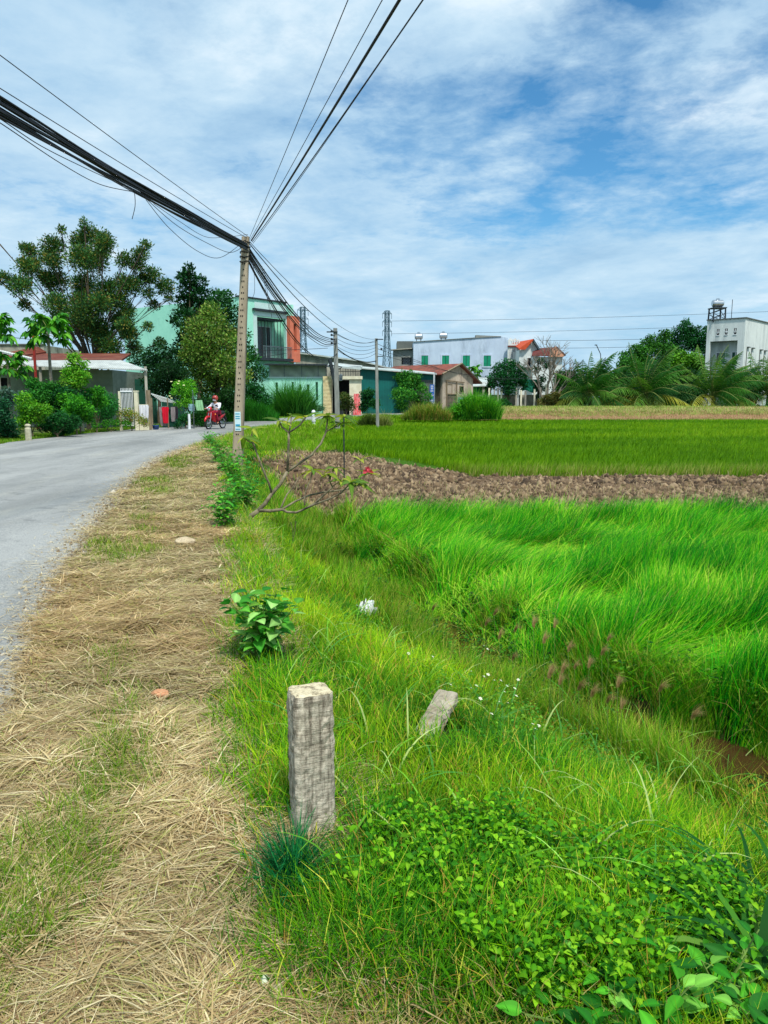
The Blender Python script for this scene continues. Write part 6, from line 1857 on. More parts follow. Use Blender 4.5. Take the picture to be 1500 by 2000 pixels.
# ================================================================ things close to the camera
def rough_box(w, d, h, nx_=8, ny_=8, nz_=40, amp=0.0018, chip=0.003, seed=0):
    """a cast concrete post: chipped edges, slightly uneven faces"""
    me = bpy.data.meshes.new('post')
    q = np.random.default_rng(seed)
    us = np.linspace(-1, 1, nx_ + 1); zs = np.linspace(0, 1, nz_ + 1)
    ring = [(u, -1) for u in us[:-1]] + [(1, u) for u in us[:-1]] + [(-u, 1) for u in us[:-1]] + [(-1, -u) for u in us[:-1]]
    v, f = [], []
    for z in zs:
        for (a, b_) in ring:
            e = (abs(a) ** 8) * (abs(b_) ** 8)
            wob = float(vnoise(a * 3 + 5, z * 22 + b_ * 3, 1.0, seed)) - 0.5
            k = 1 - e * (0.07 + 0.10 * abs(wob))
            top_ = 1 - 0.05 * max(0, (z - 0.985) / 0.015)
            x, y = a * w / 2 * k * top_, b_ * d / 2 * k * top_
            n_ = q.normal(0, amp, 2)
            v.append((x + n_[0] + wob * chip * 0.6, y + n_[1] + wob * chip * 0.4, z * h - (0.004 if z == 1 else 0) * abs(wob)))
    m_ = len(ring)
    for j in range(nz_):
        for i in range(m_): f.append((j * m_ + i, j * m_ + (i + 1) % m_, (j + 1) * m_ + (i + 1) % m_, (j + 1) * m_ + i))
    # top: rows across
    top0 = nz_ * m_
    idx = {}
    for i, (a, b_) in enumerate(ring): idx[(round(a, 4), round(b_, 4))] = top0 + i
    for a in us:
        for b_ in us:
            key = (round(a, 4), round(b_, 4))
            if key not in idx:
                idx[key] = len(v)
                v.append((a * w / 2 * 0.95, b_ * d / 2 * 0.95, h + 0.002 + q.normal(0, 0.0012)))
    for i in range(len(us) - 1):
        for j in range(len(us) - 1):
            a, b_, c, e = us[i], us[i + 1], us[j], us[j + 1]
            f.append(tuple(idx[(round(p, 4), round(r_, 4))] for p, r_ in ((a, c), (b_, c), (b_, e), (a, e))))
    f.append(tuple(reversed(range(m_))))
    return v, f


pmx = bpy.data.materials.new('old_post_concrete')
nt, N, L, P = nodes_of(pmx)
t = N.new('ShaderNodeTexCoord')
fine = rp(tx(38, 8, 0.75), [(0.3, S(140, 134, 120)), (0.52, S(208, 200, 182)), (0.75, S(236, 230, 214))])
streak = rp(tx(9, 8, 0.7, (6, 6, 0.35)), [(0.36, (0.36, 0.34, 0.32)), (0.50, (0.85, 0.84, 0.83)), (0.62, (1.06, 1.05, 1.03))])
ribs = rp(tx(10, 5, 0.7, (1.0, 1.0, 26.0)), [(0.38, (0.62, 0.60, 0.58)), (0.50, (1.0, 1.0, 1.0))])
# grime is thick near the head of the post and thins downwards
sp_ = N.new('ShaderNodeSeparateXYZ'); L.new(t.outputs['Object'], sp_.inputs[0])
mr = N.new('ShaderNodeMapRange'); mr.inputs[1].default_value = 0.22; mr.inputs[2].default_value = 0.66
L.new(sp_.outputs[2], mr.inputs[0])
gr_ = N.new('ShaderNodeMix'); gr_.data_type = 'RGBA'
L.new(mr.outputs[0], gr_.inputs[0]); gr_.inputs[6].default_value = (1, 1, 1, 1)
dirt = rp(tx(16, 8, 0.75, (2.5, 2.5, 0.8)), [(0.36, (0.40, 0.37, 0.34)), (0.56, (1.0, 0.98, 0.95))])
L.new(dirt, gr_.inputs[7])
gmn = N.new('ShaderNodeNewGeometry'); sn = N.new('ShaderNodeSeparateXYZ'); L.new(gmn.outputs['True Normal'], sn.inputs[0])
topm = N.new('ShaderNodeMath'); topm.operation = 'GREATER_THAN'; L.new(sn.outputs[2], topm.inputs[0]); topm.inputs[1].default_value = 0.7
o_ = fine
for k in (streak, ribs, gr_.outputs[2]):
    v = N.new('ShaderNodeVectorMath'); v.operation = 'MULTIPLY'
    L.new(o_, v.inputs[0]); L.new(k, v.inputs[1]); o_ = v.outputs[0]
lich = rp(tx(22, 8, 0.8), [(0.40, S(110, 98, 78)), (0.5, S(196, 184, 152)), (0.7, S(222, 212, 182))])
mt = N.new('ShaderNodeMix'); mt.data_type = 'RGBA'
L.new(topm.outputs[0], mt.inputs[0]); L.new(o_, mt.inputs[6]); L.new(lich, mt.inputs[7])
L.new(mt.outputs[2], P.inputs['Base Color'])
P.inputs['Roughness'].default_value = 0.95; P.inputs['Specular IOR Level'].default_value = 0.15
b = N.new('ShaderNodeBump'); b.inputs['Strength'].default_value = 0.8; b.inputs['Distance'].default_value = 0.004
ad = N.new('ShaderNodeMath'); ad.operation = 'ADD'
L.new(tx(10, 5, 0.7, (1.0, 1.0, 26.0)), ad.inputs[0]); L.new(tx(70, 6, 0.7), ad.inputs[1])
L.new(ad.outputs[0], b.inputs['Height']); L.new(b.outputs[0], P.inputs['Normal'])

b0 = onz(612, 1655, -0.02)
v, f = rough_box(0.145, 0.132, 0.80, seed=4)
bo = MB().add(v, f).build('concrete_post', pmx, None)
bo.location = (b0.x, b0.y + 0.01, -0.225); bo.rotation_euler = (R(-0.5), R(-0.3), R(20))
tag(bo, 'upright square concrete post with dark streaks standing closest to the camera', 'post')

v, f = rough_box(0.12, 0.065, 0.75, nz_=30, seed=9)
fp = MB().add(v, f).build('concrete_post', pm('lichened_concrete', S(176, 168, 148), S(138, 128, 108), 9, 0.95, 0.5, c3=S(84, 72, 58), s3=7), None)
q0 = onz(828, 1450, -0.12); q1 = onz(872, 1368, 0.06)
q0 = onz(825, 1450, -0.13); q1 = onz(870, 1368, -0.05)
dv = (q1 - q0).normalized()
fp.rotation_euler = dv.to_track_quat('Z', 'Y').to_euler()
fp.location = q1 - dv * 0.70 + Vector((0, 0, 0.0))
tag(fp, 'broken concrete post leaning over in the slope grass by the ditch', 'post')


def rock(name, label, px, py, z, s, mat, seed, group=None):
    q = np.random.default_rng(seed)
    bm_v, fs = [], []
    nu, nv = 14, 9
    for j in range(nv + 1):
        for i in range(nu):
            th, ph = 2 * math.pi * i / nu, math.pi * j / nv
            d = np.array([math.sin(ph) * math.cos(th), math.sin(ph) * math.sin(th), math.cos(ph)])
            k = 1 + 0.5 * (float(fbm(d[0] * 2 + 9 + seed, d[1] * 2 + d[2] * 1.7, 1.1, seed, 3)) - 0.5)
            bm_v.append(tuple(np.array(s) * d * k))
    for j in range(nv):
        for i in range(nu): fs.append((j * nu + i, (j + 1) * nu + i, (j + 1) * nu + (i + 1) % nu, j * nu + (i + 1) % nu))
    o = MB().add(bm_v, fs).build(name, mat, None, smooth=False)
    p = onz(px, py, z); o.location = p; o.rotation_euler = (0, 0, seed)
    return tag(o, label, 'stone', group)


STONE = pm('pale_stone', S(206, 190, 158), S(164, 146, 116), 14, 0.9, 0.5, c3=S(120, 104, 84), s3=8)
STONEO = pm('orange_stone', S(206, 150, 112), S(176, 122, 88), 14, 0.9, 0.5)
rock('stone', 'pale stone lying in the straw before the leafy shrubs', 362, 1058, 0.05, (0.11, 0.08, 0.055), STONE, 3)
rock('stone', 'small sandy stone left of the leafy sapling', 408, 1302, 0.03, (0.045, 0.035, 0.03), STONE, 5)
rock('stone', 'small orange-brown stone in the straw left of the concrete post', 313, 1355, 0.03, (0.05, 0.035, 0.025), STONEO, 6)
rock('stone', 'pale broken stone at the bottom edge of the verge', 543, 1945, 0.03, (0.036, 0.03, 0.026), STONE, 7)
rock('stone', 'small white stone touching the pale broken one at the bottom', 518, 1925, 0.035, (0.026, 0.016, 0.03), pm('white_stone', S(214, 214, 190), S(180, 190, 160), 12, 0.9, 0.4), 8)
rock('stone', 'grey stone half hidden in the green patch at the lower left', 108, 1762, 0.03, (0.03, 0.022, 0.018), pm('grey_stone', S(160, 166, 156), S(128, 134, 124), 12, 0.9, 0.4), 9)

# white rag by the ditch
v_, f_ = [], []
for i in range(13):
    for j in range(9):
        a, b_ = i / 12 - 0.5, j / 8 - 0.5
        v_.append((a * 0.24 + 0.02 * math.sin(j * 2.1), b_ * 0.22 + 0.02 * math.sin(i * 1.7), 0.10 + 0.05 * math.sin(i * 1.9 + j) + 0.05 * math.cos(j * 1.6 - i * .8) - 0.35 * (a * a + b_ * b_)))
f_ = [(i * 9 + j, (i + 1) * 9 + j, (i + 1) * 9 + j + 1, i * 9 + j + 1) for i in range(12) for j in range(8)]
o = MB().add(v_, f_).build('plastic_bag', WHITEP, None, smooth=True)
s_ = o.modifiers.new('thickness', 'SOLIDIFY'); s_.thickness = 0.004
p = onz(717, 1195, -0.35); o.location = (p.x, p.y, float(hgt(p.x, p.y)) + 0.12); o.rotation_euler = (0.25, 0.2, 0.5); o.scale = (0.62, 0.62, 0.62)
tag(o, 'crumpled white plastic bag lying beside the ditch', 'bag')


# ---------------------------------------------------------------- leafy plants
def leafy(name, label, cat, x, y, z, h, nst, nl, size, cols, spread=0.35, wr=0.62, droop=0.35, group=None, stem=None, flat=0.0, shape=(1.0, 0.85)):
    t = thing(name, label, cat, (x, y, z), group=group)
    sb = MB(); P_, D_, fr = [], [], []
    for s in range(nst):
        a = s * 2.4 + rnd.uniform(-.4, .4)
        out = spread * rnd.uniform(0.2, 1.0)
        e = Vector((math.cos(a) * out, math.sin(a) * out, h * rnd.uniform(0.55, 1.0)))
        ps = [Vector((0.02 * math.cos(a), 0.02 * math.sin(a), -0.03)), Vector((e.x * 0.4, e.y * 0.4, e.z * 0.62)), e]
        sb.tube(ps, [0.006 * (h / 0.5) ** 0.5, 0.004, 0.002], 5)
        for k in range(nl):
            u = 0.22 + 0.78 * (k + rnd.random()) / nl
            b_ = ps[0].lerp(ps[1], u / 0.6) if u < 0.6 else ps[1].lerp(ps[2], (u - 0.6) / 0.4)
            an = k * 2.4 + s
            el = rnd.uniform(-0.15, 0.65)
            d = Vector((math.cos(an) * math.cos(el), math.sin(an) * math.cos(el), math.sin(el)))
            pet = size * rnd.uniform(0.2, 0.6)
            sb.tube([b_, b_ + d * pet], 0.0013, 3, False)
            P_.append(b_ + d * pet); D_.append(d); fr.append(u)
    sb.build('stems', stem or BARK, t)
    P_ = np.array([list(p) for p in P_]); D_ = np.array([list(d) for d in D_])
    n = len(P_)
    Ls = size * rng.uniform(0.55, 1.2, n)
    V, F, C = fine_leaves(P_, D_, Ls, Ls * wr, pal(n, cols, None, 0.13), droop=droop)
    npmesh('leaves', V, F, C, LEAF, t, smooth=True)
    return t


GST = pm('green_stem', S(110, 140, 60), S(90, 116, 50), 5)
q0 = onz(512, 1300, 0)
leafy('sapling', 'leafy bright green sapling with heart-shaped leaves on the verge', 'plant', q0.x, q0.y, 0, 0.50, 15, 17, 0.092, [S(62, 142, 40), S(96, 170, 56), S(40, 116, 36), S(150, 200, 110)], 0.26, 0.78, 0.3, stem=GST)
for k, (px, py, h, sp, nst, lab) in enumerate(((438, 1030, 0.42, 0.30, 9, 'leafy shrub at the foot of the crooked tree, nearest of the row'), (468, 965, 0.62, 0.34, 11, 'leafy shrub rising beside the fork of the crooked tree'), (440, 925, 0.55, 0.36, 9, 'leafy shrub between the crooked tree and the nearest pole'), (420, 885, 0.6, 0.4, 9, 'leafy shrub in the grass left of the nearest pole'), (492, 880, 0.5, 0.3, 6, 'thin leafy shrub right against the foot of the nearest pole'), (478, 990, 0.5, 0.34, 11, 'leafy shrub overlapping the trunk foot of the crooked tree'), (455, 945, 0.6, 0.36, 11, 'second leafy shrub between the crooked tree and the nearest pole'), (428, 905, 0.55, 0.4, 11, 'leafy shrub just in front of the nearest pole, towards the road'), (445, 1000, 0.4, 0.3, 10, 'low leafy shrub on the straw side of the crooked tree'), (408, 868, 0.5, 0.4, 9, 'farthest leafy shrub of the row, beyond the nearest pole'))):
    q0 = onz(px, py, 0)
    leafy('shrub', lab, 'shrub', q0.x, q0.y, float(hgt(q0.x, q0.y)), h, nst + 3, 16, 0.10, [S(66, 148, 40), S(100, 178, 50), S(42, 118, 34)], sp, 0.5, 0.3, stem=GST, group='leafy shrubs along the edge of the verge')

# plants filling the lower right corner
for k, (px, py, h, sz, wr, lab) in enumerate(((1290, 1985, 0.18, 0.075, 0.55, 'broad glossy leaved plant at the bottom edge, right of centre'), (1405, 1930, 0.22, 0.065, 0.55, 'broad-leaved plant at the foot of the strap-leaved one'), (1150, 2010, 0.12, 0.08, 0.6, 'low broad-leaved plant cut by the bottom edge, with pale leaf undersides'), (1490, 2010, 0.2, 0.075, 0.55, 'broad-leaved plant in the lower right corner'), (1240, 1875, 0.20, 0.05, 0.55, 'small-leaved herb between the bare soil and the strap-leaved plant'))):
    q0 = onz(px, py, -0.03)
    leafy('broad_leaf_plant', lab, 'plant', q0.x, q0.y, float(hgt(q0.x, q0.y)), h, 8, 12, sz, [S(50, 132, 28), S(74, 158, 34), S(34, 104, 26), S(120, 184, 70)], 0.22, wr, 0.3, stem=GST)


def strap_plant(label, px, py, n, L0, L1, az0, azs, w, cols, z=-0.1):
    q0 = onz(px, py, z)
    nn = n
    az = rng.normal(az0, azs, nn)
    P_ = np.stack([rng.normal(0, 0.035, nn), rng.normal(0, 0.035, nn), np.full(nn, -0.03)], 1)
    cg = pal(nn, cols, None, 0.12)
    V, F, C = blades(P_, rng.uniform(L0, L1, nn), rng.uniform(0.7, 1.2, nn) * w, az, rng.uniform(0.15, 0.9, nn), rng.uniform(1.5, 2.7, nn), 9, cg * 0.85, cg, rng.normal(0, 0.25, nn))
    o = npmesh('strap_leaf_plant', V, F, C, LEAF, smooth=True)
    o.location = (q0.x, q0.y, float(hgt(q0.x, q0.y)))
    return tag(o, label, 'plant')


strap_plant('large strap-leaved plant arching in from the right edge', 1475, 1890, 46, 0.34, 0.66, math.pi * 0.8, 1.0, 0.030, [S(44, 112, 26), S(72, 136, 34), S(110, 156, 60), S(26, 84, 24)])
strap_plant('second dark strap-leaved plant behind it at the right edge', 1530, 1790, 60, 0.35, 0.65, math.pi * 0.8, 1.2, 0.026, [S(28, 92, 30), S(46, 116, 34)], -0.15)
strap_plant('small strap-leaved tuft among the weeds below the leaning post', 1180, 1800, 16, 0.22, 0.40, 2.2, 1.6, 0.014, [S(110, 176, 60), S(70, 150, 40)], -0.12)
strap_plant('blade-leaved tuft on the slope right of the leaning post', 955, 1445, 14, 0.25, 0.5, 0.4, 1.8, 0.012, [S(120, 180, 100), S(90, 150, 60)], -0.3)

# bare soil patch near the bottom
SOILM = pm('red_brown_soil', S(170, 132, 104), S(124, 92, 70), 22, 0.95, 0.8, c3=S(92, 68, 52), s3=14)
qs = onz(1030, 1925, -0.05)
n = 420
xx, yy = rng.normal(qs.x, 0.07, n), rng.normal(qs.y, 0.055, n)
V = ico[None] * (1 + rng.normal(0, 0.2, (n, 11, 1))) * (rng.gamma(2, 0.0045, n) + 0.004)[:, None, None] + np.stack([xx, yy, hgt(xx, yy) + 0.012], 1)[:, None]
o = npmesh('bare_soil', V, icf, np.repeat(pal(n, [S(176, 138, 108), S(140, 106, 82)], None, 0.1)[:, None], 11, 1), CLOD)
tag(o, 'small patch of crumbly reddish soil near the bottom edge', 'soil', kind='stuff')

# ---------------------------------------------------------------- the crooked flowering tree by the ditch
q0 = onz(483, 1020, -0.03)
YT = q0.y
pt_ = thing('plumeria_tree', 'crooked nearly leafless plumeria leaning over the ditch edge', 'tree', (q0.x, YT, -0.05))


def T_(px, py, dy=0.0): return at(px, py, YT + dy) - Vector((q0.x, YT, -0.05))


br = [([(482, 1022, 0), (490, 1008, 0), (505, 997, 0)], .036, .030),
      ([(505, 997, 0), (519, 982, .03), (531, 964, .06), (548, 945, .1), (561, 921, .14)], .028, .020),
      ([(561, 921, .14), (563, 890, .12), (564, 860, .1), (564, 845, .1)], .018, .015),
      ([(564, 845, .1), (550, 833, .16), (545, 822, .2)], .013, .010), ([(564, 845, .1), (575, 838, 0), (585, 831, -.05), (597, 815, -.1)], .013, .010), ([(564, 845, .1), (568, 828, .15), (569, 812, .2)], .010, .007),
      ([(561, 921, .14), (585, 905, .2), (609, 888, .28), (627, 866, .34), (637, 843, .38), (640, 818, .4)], .017, .011), ([(637, 843, .38), (650, 836, .4), (664, 830, .45)], .009, .007),
      ([(531, 964, .06), (525, 944, 0), (510, 908, -.08), (495, 867, -.14)], .016, .011), ([(495, 867, -.14), (492, 850, -.1), (493, 838, -.1)], .010, .008), ([(495, 867, -.14), (484, 861, -.2), (477, 854, -.24)], .009, .007),
      ([(505, 997, 0), (528, 998, -.05), (551, 995, -.1)], .024, .019),
      ([(551, 995, -.1), (561, 1000, -.14), (579, 1001, -.18), (593, 995, -.22), (615, 983, -.26), (640, 960, -.3), (649, 951, -.32)], .017, .011),
      ([(593, 995, -.22), (615, 985, -.3), (647, 973, -.36), (667, 962, -.4), (684, 944, -.44)], .013, .009),
      ([(551, 995, -.1), (577, 979, 0), (605, 967, .06), (633, 961, .1), (671, 957, .14), (702, 947, .16)], .014, .009),
      ([(549, 992, -.1), (556, 975, -.04), (561, 965, 0), (575, 948, .05), (585, 931, .08)], .012, .007),
      ([(595, 987, -.24), (595, 970, -.2), (598, 957, -.18), (606, 938, -.14), (611, 918, -.1)], .010, .008),
      ([(649, 951, -.32), (643, 938, -.3), (643, 928, -.3)], .009, .007), ([(649, 951, -.32), (655, 946, -.3), (664, 942, -.3)], .008, .006), ([(702, 947, .16), (706, 925, .2), (703, 900, .22)], .006, .005)]
m = MB()
for ps, ra, rb in br:
    P_ = [T_(*p) for p in ps]; n_ = len(P_)
    m.tube(P_, [1.0 * (ra + (rb - ra) * i / (n_ - 1)) for i in range(n_)], 8)
m.build('branches', PBARK, pt_, smooth=True)
tips = [(493, 838, -.1, 5), (477, 854, -.24, 5), (545, 822, .2, 5), (597, 815, -.1, 5), (569, 812, .2, 4), (640, 812, .4, 12), (664, 828, .45, 12), (672, 815, .4, 10), (643, 926, -.3, 6), (611, 918, -.1, 8), (666, 940, -.3, 8), (655, 915, -.2, 8), (684, 942, -.44, 10), (704, 945, .16, 12), (703, 898, .22, 6), (720, 925, .1, 8)]
P_, D_ = [], []
for px, py, dy, k in tips:
    b_ = T_(px, py, dy)
    for j in range(int(k * 1.15)):
        a = j * 2.4 + px; el = rnd.uniform(-0.35, 0.55)
        P_.append(list(b_)); D_.append([math.cos(a) * math.cos(el), math.sin(a) * math.cos(el), math.sin(el)])
P_, D_ = np.array(P_), np.array(D_); n = len(P_)
Ls = rng.uniform(0.15, 0.27, n)
V, F, C = fine_leaves(P_, D_, Ls, Ls * 0.30, pal(n, [S(124, 144, 44), S(92, 126, 40), S(156, 166, 60), S(76, 108, 40)], None, 0.12), droop=0.3)
npmesh('leaves', V, F, C, LEAF, pt_)
m = MB()
for px, py, dy in ((718, 916, .1), (724, 922, .1), (714, 921, .05)):
    c = T_(px, py, dy)
    for k in range(5):
        a = 1.2566 * k
        m.add([c, c + Vector((math.cos(a) * .02 - math.sin(a) * .015, -0.01, math.sin(a) * .02 + math.cos(a) * .015)), c + Vector((math.cos(a) * .045, -0.02, math.sin(a) * .045)), c + Vector((math.cos(a) * .02 + math.sin(a) * .015, -0.01, math.sin(a) * .02 - math.cos(a) * .015))], [(0, 1, 2, 3)])
m.build('flowers', pm('pink_red_flower', S(206, 70, 84), S(170, 40, 54), 6, 0.6), pt_)
sk = at(672, 912, 12.5); tp = at(671, 815, 12.5)
o = MB().tube([(0, 0, -0.3), (0, 0, tp.z - sk.z)], 0.012, 5).build('dark_stick', DSTEEL, None); o.location = sk
tag(o, 'thin dark upright stick behind the crooked tree', 'stick')
for k, (pa, lab) in enumerate((([(578, 1018), (576, 1040), (570, 1062)], 'dead black twig left of the ditch under the crooked tree'), ([(568, 1020), (572, 1035)], 'short dead twig below the crooked tree'))):
    P_ = [at(a, b_, YT - 0.4) for a, b_ in pa]
    P_.append(P_[-1] - Vector((0, 0, 0.15)))
    tag(MB().tube(P_, 0.005, 4).build('dead_twig', BARK, None), lab, 'twig')

# ---------------------------------------------------------------- feathery seed heads by the ditch
ph = thing('seed_head_grass', 'brown feathery grass seed head nodding over the ditch edge', 'grass stalk', (0, 0, 0), group='feathery brown seed heads by the ditch')
MB().tube([(0, 0, -0.55), (0.015, 0, -0.25), (0.0, 0, 0)], 0.0018, 4).build('stem', GST, ph)
n = 90
a_ = rng.normal(0.2, 0.55, n)
V, F, C = blades(np.stack([rng.normal(0, .004, n), rng.normal(0, .004, n), rng.uniform(-0.012, 0.006, n)], 1), rng.uniform(0.05, 0.10, n), rng.uniform(0.0009, 0.0017, n), a_, rng.uniform(0.0, 0.5, n), rng.uniform(0.9, 2.3, n), 5, pal(n, [S(142, 122, 70), S(118, 98, 58), S(160, 140, 84)]), pal(n, [S(166, 140, 96), S(150, 118, 84)]))
npmesh('plume', V, F, C, STRAW, ph)
spots = [(1042, 1222), (1083, 1224), (1062, 1254), (1110, 1270), (1187, 1250), (1175, 1277), (1001, 1287), (1075, 1310), (1122, 1305), (1150, 1302), (1093, 1335), (1130, 1345), (1206, 1340), (1288, 1348), (1186, 1370), (1214, 1382), (1352, 1402), (1155, 1358), (948, 1220), (975, 1245), (1005, 1232), (1098, 1312), (845, 1190), (1072, 1322), (965, 1200)]
for i, (px, py) in enumerate(spots):
    o = ph if i == 0 else copy_tree(ph)
    p = onz(px, py, -0.10); o.location = p; o.rotation_euler = (0, 0, rnd.uniform(-0.8, 0.8)); s_ = rnd.uniform(0.8, 1.25); o.scale = (s_, s_, s_)

# small white flowers
fl0 = thing('white_flower', 'tiny white flower standing above the ditch-side weeds', 'flower', (0, 0, 0), group='tiny white flowers among the weeds')
MB().tube([(0, 0, -0.25), (0.005, 0, 0)], 0.0012, 4).build('stem', GST, fl0)
m = MB()
for k in range(6):
    a = k * math.pi / 3
    m.add([(0, 0, 0.002), (math.cos(a - .4) * .008, math.sin(a - .4) * .008, .004), (math.cos(a) * .013, math.sin(a) * .013, .003), (math.cos(a + .4) * .008, math.sin(a + .4) * .008, .004)], [(0, 1, 2, 3)])
m.lathe([(0.001, 0.002), (0.004, 0.005), (0.001, 0.008)], n=6)
m.build('petals', pm('white_petal', S(240, 240, 220), S(226, 226, 200), 5), fl0)
fsp = [(953, 1318), (945, 1322), (930, 1340), (985, 1352), (990, 1340), (978, 1330), (1005, 1345), (920, 1345), (1040, 1415), (1045, 1425), (1052, 1418), (965, 1330), (938, 1365), (1012, 1328), (798, 1277), (802, 1290), (845, 1283), (784, 1642), (792, 1655), (822, 1625), (830, 1648), (808, 1626), (975, 1372), (945, 1262), (952, 1268), (920, 1312), (992, 1374), (1008, 1360), (768, 1790), (775, 1800), (835, 1745), (960, 1395), (880, 1338)]
for i, (px, py) in enumerate(fsp):
    o = fl0 if i == 0 else copy_tree(fl0)
    p = onz(px, py, -0.12); p.z = float(hgt(p.x, p.y)) + 0.24 if False else -0.12
    o.location = p; o.rotation_euler = (0.5, 0, rnd.uniform(0, 3)); s_ = rnd.uniform(0.8, 1.2); o.scale = (s_,) * 3

# ---------------------------------------------------------------- motorcycle and rider
mc_p = onz(421.5, 838.5, 0.03)
hd = math.atan2(-0.93, -0.36)
mc = thing('motorcycle', 'small red motorcycle ridden towards the camera along the road', 'motorcycle', (mc_p.x, mc_p.y, 0.035), hd)
REDM = pm('red_plastic', S(196, 20, 36), S(176, 14, 30), 2, 0.3, spec=0.6)
MAROON = pm('maroon_fabric', S(150, 24, 56), S(128, 18, 46), 6, 0.9)


def wheel(x):
    pts_ = [(x + 0.26 * math.cos(a), 0, 0.30 + 0.26 * math.sin(a)) for a in np.linspace(0, 2 * math.pi, 25)]
    ty = MB().tube(pts_, 0.038, 8, False).build('wheel', BLACKR, mc, smooth=True)
    m = MB()
    m.tube([(x + 0.225 * math.cos(a), 0, 0.30 + 0.225 * math.sin(a)) for a in np.linspace(0, 2 * math.pi, 25)], 0.014, 6, False)
    for k in range(12):
        a = k * math.pi / 6; m.bar((x, 0.0, 0.30), (x + 0.22 * math.cos(a), 0, 0.30 + 0.22 * math.sin(a)), 0.006)
    m.tube([(x, -0.06, 0.3), (x, 0.06, 0.3)], 0.04, 10)
    m.build('rim', CHROME, ty)


wheel(0.61); wheel(-0.61)
m = MB()
for s in (-1, 1): m.tube([(0.61, s * 0.075, 0.3), (0.50, s * 0.075, 0.62), (0.43, s * 0.06, 0.86)], 0.02, 6)
m.build('front_fork', CHROME, mc)
MB().tube([(0.61 + 0.32 * math.cos(a), 0, 0.30 + 0.32 * math.sin(a)) for a in np.linspace(0.3, 2.5, 9)], [0.03, 0.05, 0.06, 0.065, 0.065, 0.06, 0.06, 0.05, 0.04], 6).build('front_fender', REDM, mc, smooth=True)
MB().tube([(-0.61 + 0.34 * math.cos(a), 0, 0.32 + 0.34 * math.sin(a)) for a in np.linspace(0.5, 2.9, 9)], 0.055, 6).build('rear_fender', BLACKR, mc, smooth=True)
MB().tube([(0.44, 0, 0.92), (0.36, 0, 0.74), (0.22, 0, 0.5), (0.0, 0, 0.42), (-0.25, 0, 0.52), (-0.5, 0, 0.64), (-0.8, 0, 0.72)], [0.09, 0.10, 0.10, 0.09, 0.12, 0.12, 0.05], 8).build('body', REDM, mc, smooth=True)
m = MB()
for s in (-1, 1): m.add([(0.46, s * 0.05, 0.90), (0.40, s * 0.22, 0.80), (0.30, s * 0.24, 0.50), (0.22, s * 0.17, 0.34), (0.30, s * 0.05, 0.40), (0.43, s * 0.04, 0.90), (0.37, s * 0.21, 0.80), (0.27, s * 0.23, 0.50), (0.19, s * 0.16, 0.34), (0.27, s * 0.04, 0.40)],
                        [(0, 1, 2, 3, 4), (9, 8, 7, 6, 5), (0, 5, 6, 1), (1, 6, 7, 2), (2, 7, 8, 3), (3, 8, 9, 4), (4, 9, 5, 0)])
m.build('leg_shield', REDM, mc)
MB().tube([(0.08, 0, 0.68), (-0.1, 0, 0.73), (-0.4, 0, 0.76), (-0.72, 0, 0.80)], [0.07, 0.12, 0.13, 0.09], 8).build('seat', BLACKR, mc, smooth=True)
MB().box(-0.15, 0.15, -0.1, 0.1, 0.24, 0.42).tube([(0, -0.13, 0.3), (0, 0.13, 0.3)], 0.09, 10).build('engine', STEEL, mc, bevel=0.02)
MB().tube([(0.12, -0.13, 0.25), (-0.2, -0.16, 0.22), (-0.75, -0.18, 0.34)], [0.02, 0.03, 0.045], 8).build('exhaust', CHROME, mc, smooth=True)
MB().tube([(0.36, -0.33, 0.98), (0.42, -0.16, 0.99), (0.43, 0, 0.97), (0.42, 0.16, 0.99), (0.36, 0.33, 0.98)], 0.014, 6).build('handlebar', CHROME, mc)
MB().tube([(0.36, 0, 0.96), (0.46, 0, 0.98), (0.54, 0, 0.96)], [0.06, 0.13, 0.09], 10).build('headlamp_cowl', REDM, mc, smooth=True)
MB().lathe([(0.02, 0), (0.075, 0.01), (0.06, 0.03), (0.01, 0.045)], n=12).build('headlight', CHROME, mc).matrix_local = Matrix.Translation((0.54, 0, 0.97)) @ Matrix.Rotation(R(90), 4, 'Y')
for s in (-1, 1):
    mi = MB().tube([(0.38, s * 0.24, 0.99), (0.36, s * 0.28, 1.14)], 0.006, 4).build('mirror', CHROME, mc)
    MB().box(0.345, 0.365, s * 0.30 - 0.055, s * 0.30 + 0.055, 1.12, 1.19).build('glass', BLACKR, mi, bevel=0.008)
for s in (-1, 1):
    MB().tube([(0.30, s * 0.2, 0.73), (0.34, s * 0.22, 0.74)], [0.03, 0.035], 8).build('indicator', pm('amber', S(240, 160, 80), S(230, 140, 60), 3, 0.4), mc)


def skin(name, verts, edges, rad, mat, parent, sub=2):
    me = bpy.data.meshes.new(name)
    me.from_pydata([tuple(v) for v in verts], edges, [])
    me.materials.append(mat)
    o = bpy.data.objects.new(name, me); COL.objects.link(o)
    s = o.modifiers.new('skin', 'SKIN'); s.use_smooth_shade = True
    if not me.skin_vertices: bpy.context.view_layer.update()
    for i, r_ in enumerate(rad):
        me.skin_vertices[0].data[i].radius = (r_, r_) if isinstance(r_, (int, float)) else r_
    me.skin_vertices[0].data[0].use_root = True
    u = o.modifiers.new('smooth', 'SUBSURF'); u.levels = sub; u.render_levels = sub
    adopt(o, parent)
    return o


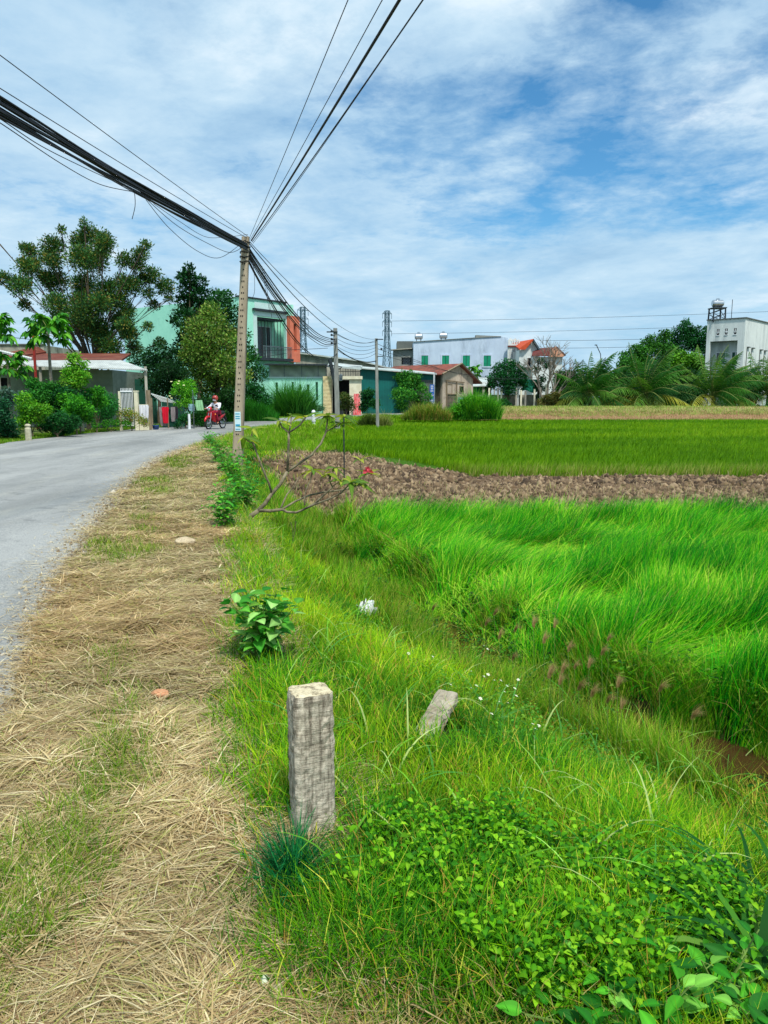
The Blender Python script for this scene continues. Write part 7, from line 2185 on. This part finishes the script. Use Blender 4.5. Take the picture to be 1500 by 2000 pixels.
pe = thing('person', 'person in white jacket, white face mask, red helmet and maroon trousers, riding the motorcycle', 'person', (mc_p.x, mc_p.y, 0.035), hd)
SKIN_ = pm('skin', S(190, 140, 110), S(176, 126, 98), 8, 0.6)
bv = [(-0.16, 0, 0.84), (-0.14, 0, 0.98), (-0.11, 0, 1.12), (-0.08, 0, 1.24), (-0.05, 0, 1.32), (-0.03, 0, 1.42), (-0.01, 0, 1.50)]
be = [(i, i + 1) for i in range(6)]
brd = [(0.13, 0.11), (0.12, 0.10), (0.14, 0.11), (0.11, 0.09), 0.05, 0.085, 0.07]
for s in (-1, 1):
    k = len(bv)
    bv += [(-0.08, s * 0.17, 1.22), (0.06, s * 0.29, 1.06), (0.24, s * 0.31, 1.00), (0.33, s * 0.30, 1.005)]
    be += [(3, k), (k, k + 1), (k + 1, k + 2), (k + 2, k + 3)]; brd += [0.055, 0.042, 0.03, 0.028]
    h = k + 3
    for fi in range(5):
        kk = len(bv)
        yo = s * (0.255 + 0.022 * fi)
        if fi == 0: pts_ = [(0.345, yo, 0.985), (0.37, yo - s * 0.005, 0.965)]
        else: pts_ = [(0.375, yo, 1.012), (0.395, yo, 0.99 - 0.002 * fi), (0.375, yo, 0.968)]
        bv += pts_; be += [(h, kk)] + [(kk + i, kk + i + 1) for i in range(len(pts_) - 1)]; brd += [0.0095] * len(pts_)
    k = len(bv)
    bv += [(-0.12, s * 0.09, 0.82), (0.22, s * 0.17, 0.78), (0.10, s * 0.17, 0.50), (0.02, s * 0.17, 0.33), (0.14, s * 0.18, 0.29)]
    be += [(0, k), (k, k + 1), (k + 1, k + 2), (k + 2, k + 3), (k + 3, k + 4)]; brd += [0.09, 0.062, 0.052, 0.036, 0.035]
skin('body', bv, be, brd, SKIN_, pe)
jv = [(-0.16, 0, 0.86), (-0.14, 0, 0.99), (-0.11, 0, 1.13), (-0.08, 0, 1.25)]; je = [(0, 1), (1, 2), (2, 3)]; jr = [(0.155, 0.14), (0.15, 0.13), (0.175, 0.135), (0.12, 0.10)]
for s in (-1, 1):
    k = len(jv); jv += [(-0.08, s * 0.18, 1.225), (0.06, s * 0.295, 1.06), (0.27, s * 0.312, 1.0)]; je += [(3, k), (k, k + 1), (k + 1, k + 2)]; jr += [0.075, 0.06, 0.045]
skin('jacket', jv, je, jr, pm('white_fabric', S(222, 222, 228), S(196, 198, 208), 8, 0.9), pe)
tv = [(-0.17, 0, 0.80)]; te = []; tr_ = [(0.15, 0.11)]
for s in (-1, 1):
    k = len(tv); tv += [(-0.1, s * 0.1, 0.815), (0.22, s * 0.17, 0.785), (0.10, s * 0.17, 0.5), (0.03, s * 0.17, 0.37)]; te += [(0, k), (k, k + 1), (k + 1, k + 2), (k + 2, k + 3)]; tr_ += [0.11, 0.082, 0.072, 0.055]
skin('trousers', tv, te, tr_, MAROON, pe)
he = MB().lathe([(0.02, -0.10), (0.125, -0.09), (0.142, -0.02), (0.135, 0.05), (0.10, 0.11), (0.05, 0.135), (0.01, 0.14)], (-0.03, 0, 1.50), 14).build('helmet', pm('helmet_red', S(176, 60, 50), S(150, 44, 38), 4, 0.35, spec=0.6), pe, smooth=True)
MB().box(0.06, 0.16, -0.09, 0.09, 1.50, 1.515).build('visor', BLACKR, he, bevel=0.005)
MB().lathe([(0.02, -0.05), (0.075, -0.035), (0.085, 0.0), (0.07, 0.035), (0.02, 0.045)], (0.035, 0, 1.41), 10).build('face_mask', WHITEP, pe, smooth=True)
m = MB()
for s in (-1, 1): m.lathe([(0.002, -0.012), (0.012, -0.004), (0.012, 0.004), (0.002, 0.012)], (0.078, s * 0.032, 1.475), 8)
m.build('eyes', DARK, pe)
for s in (-1, 1): MB().tube([(-0.02, s * 0.18, 0.29), (0.06, s * 0.18, 0.275), (0.17, s * 0.18, 0.265)], [0.035, 0.042, 0.03], 6).build('shoe', BLACKR, pe, smooth=True)
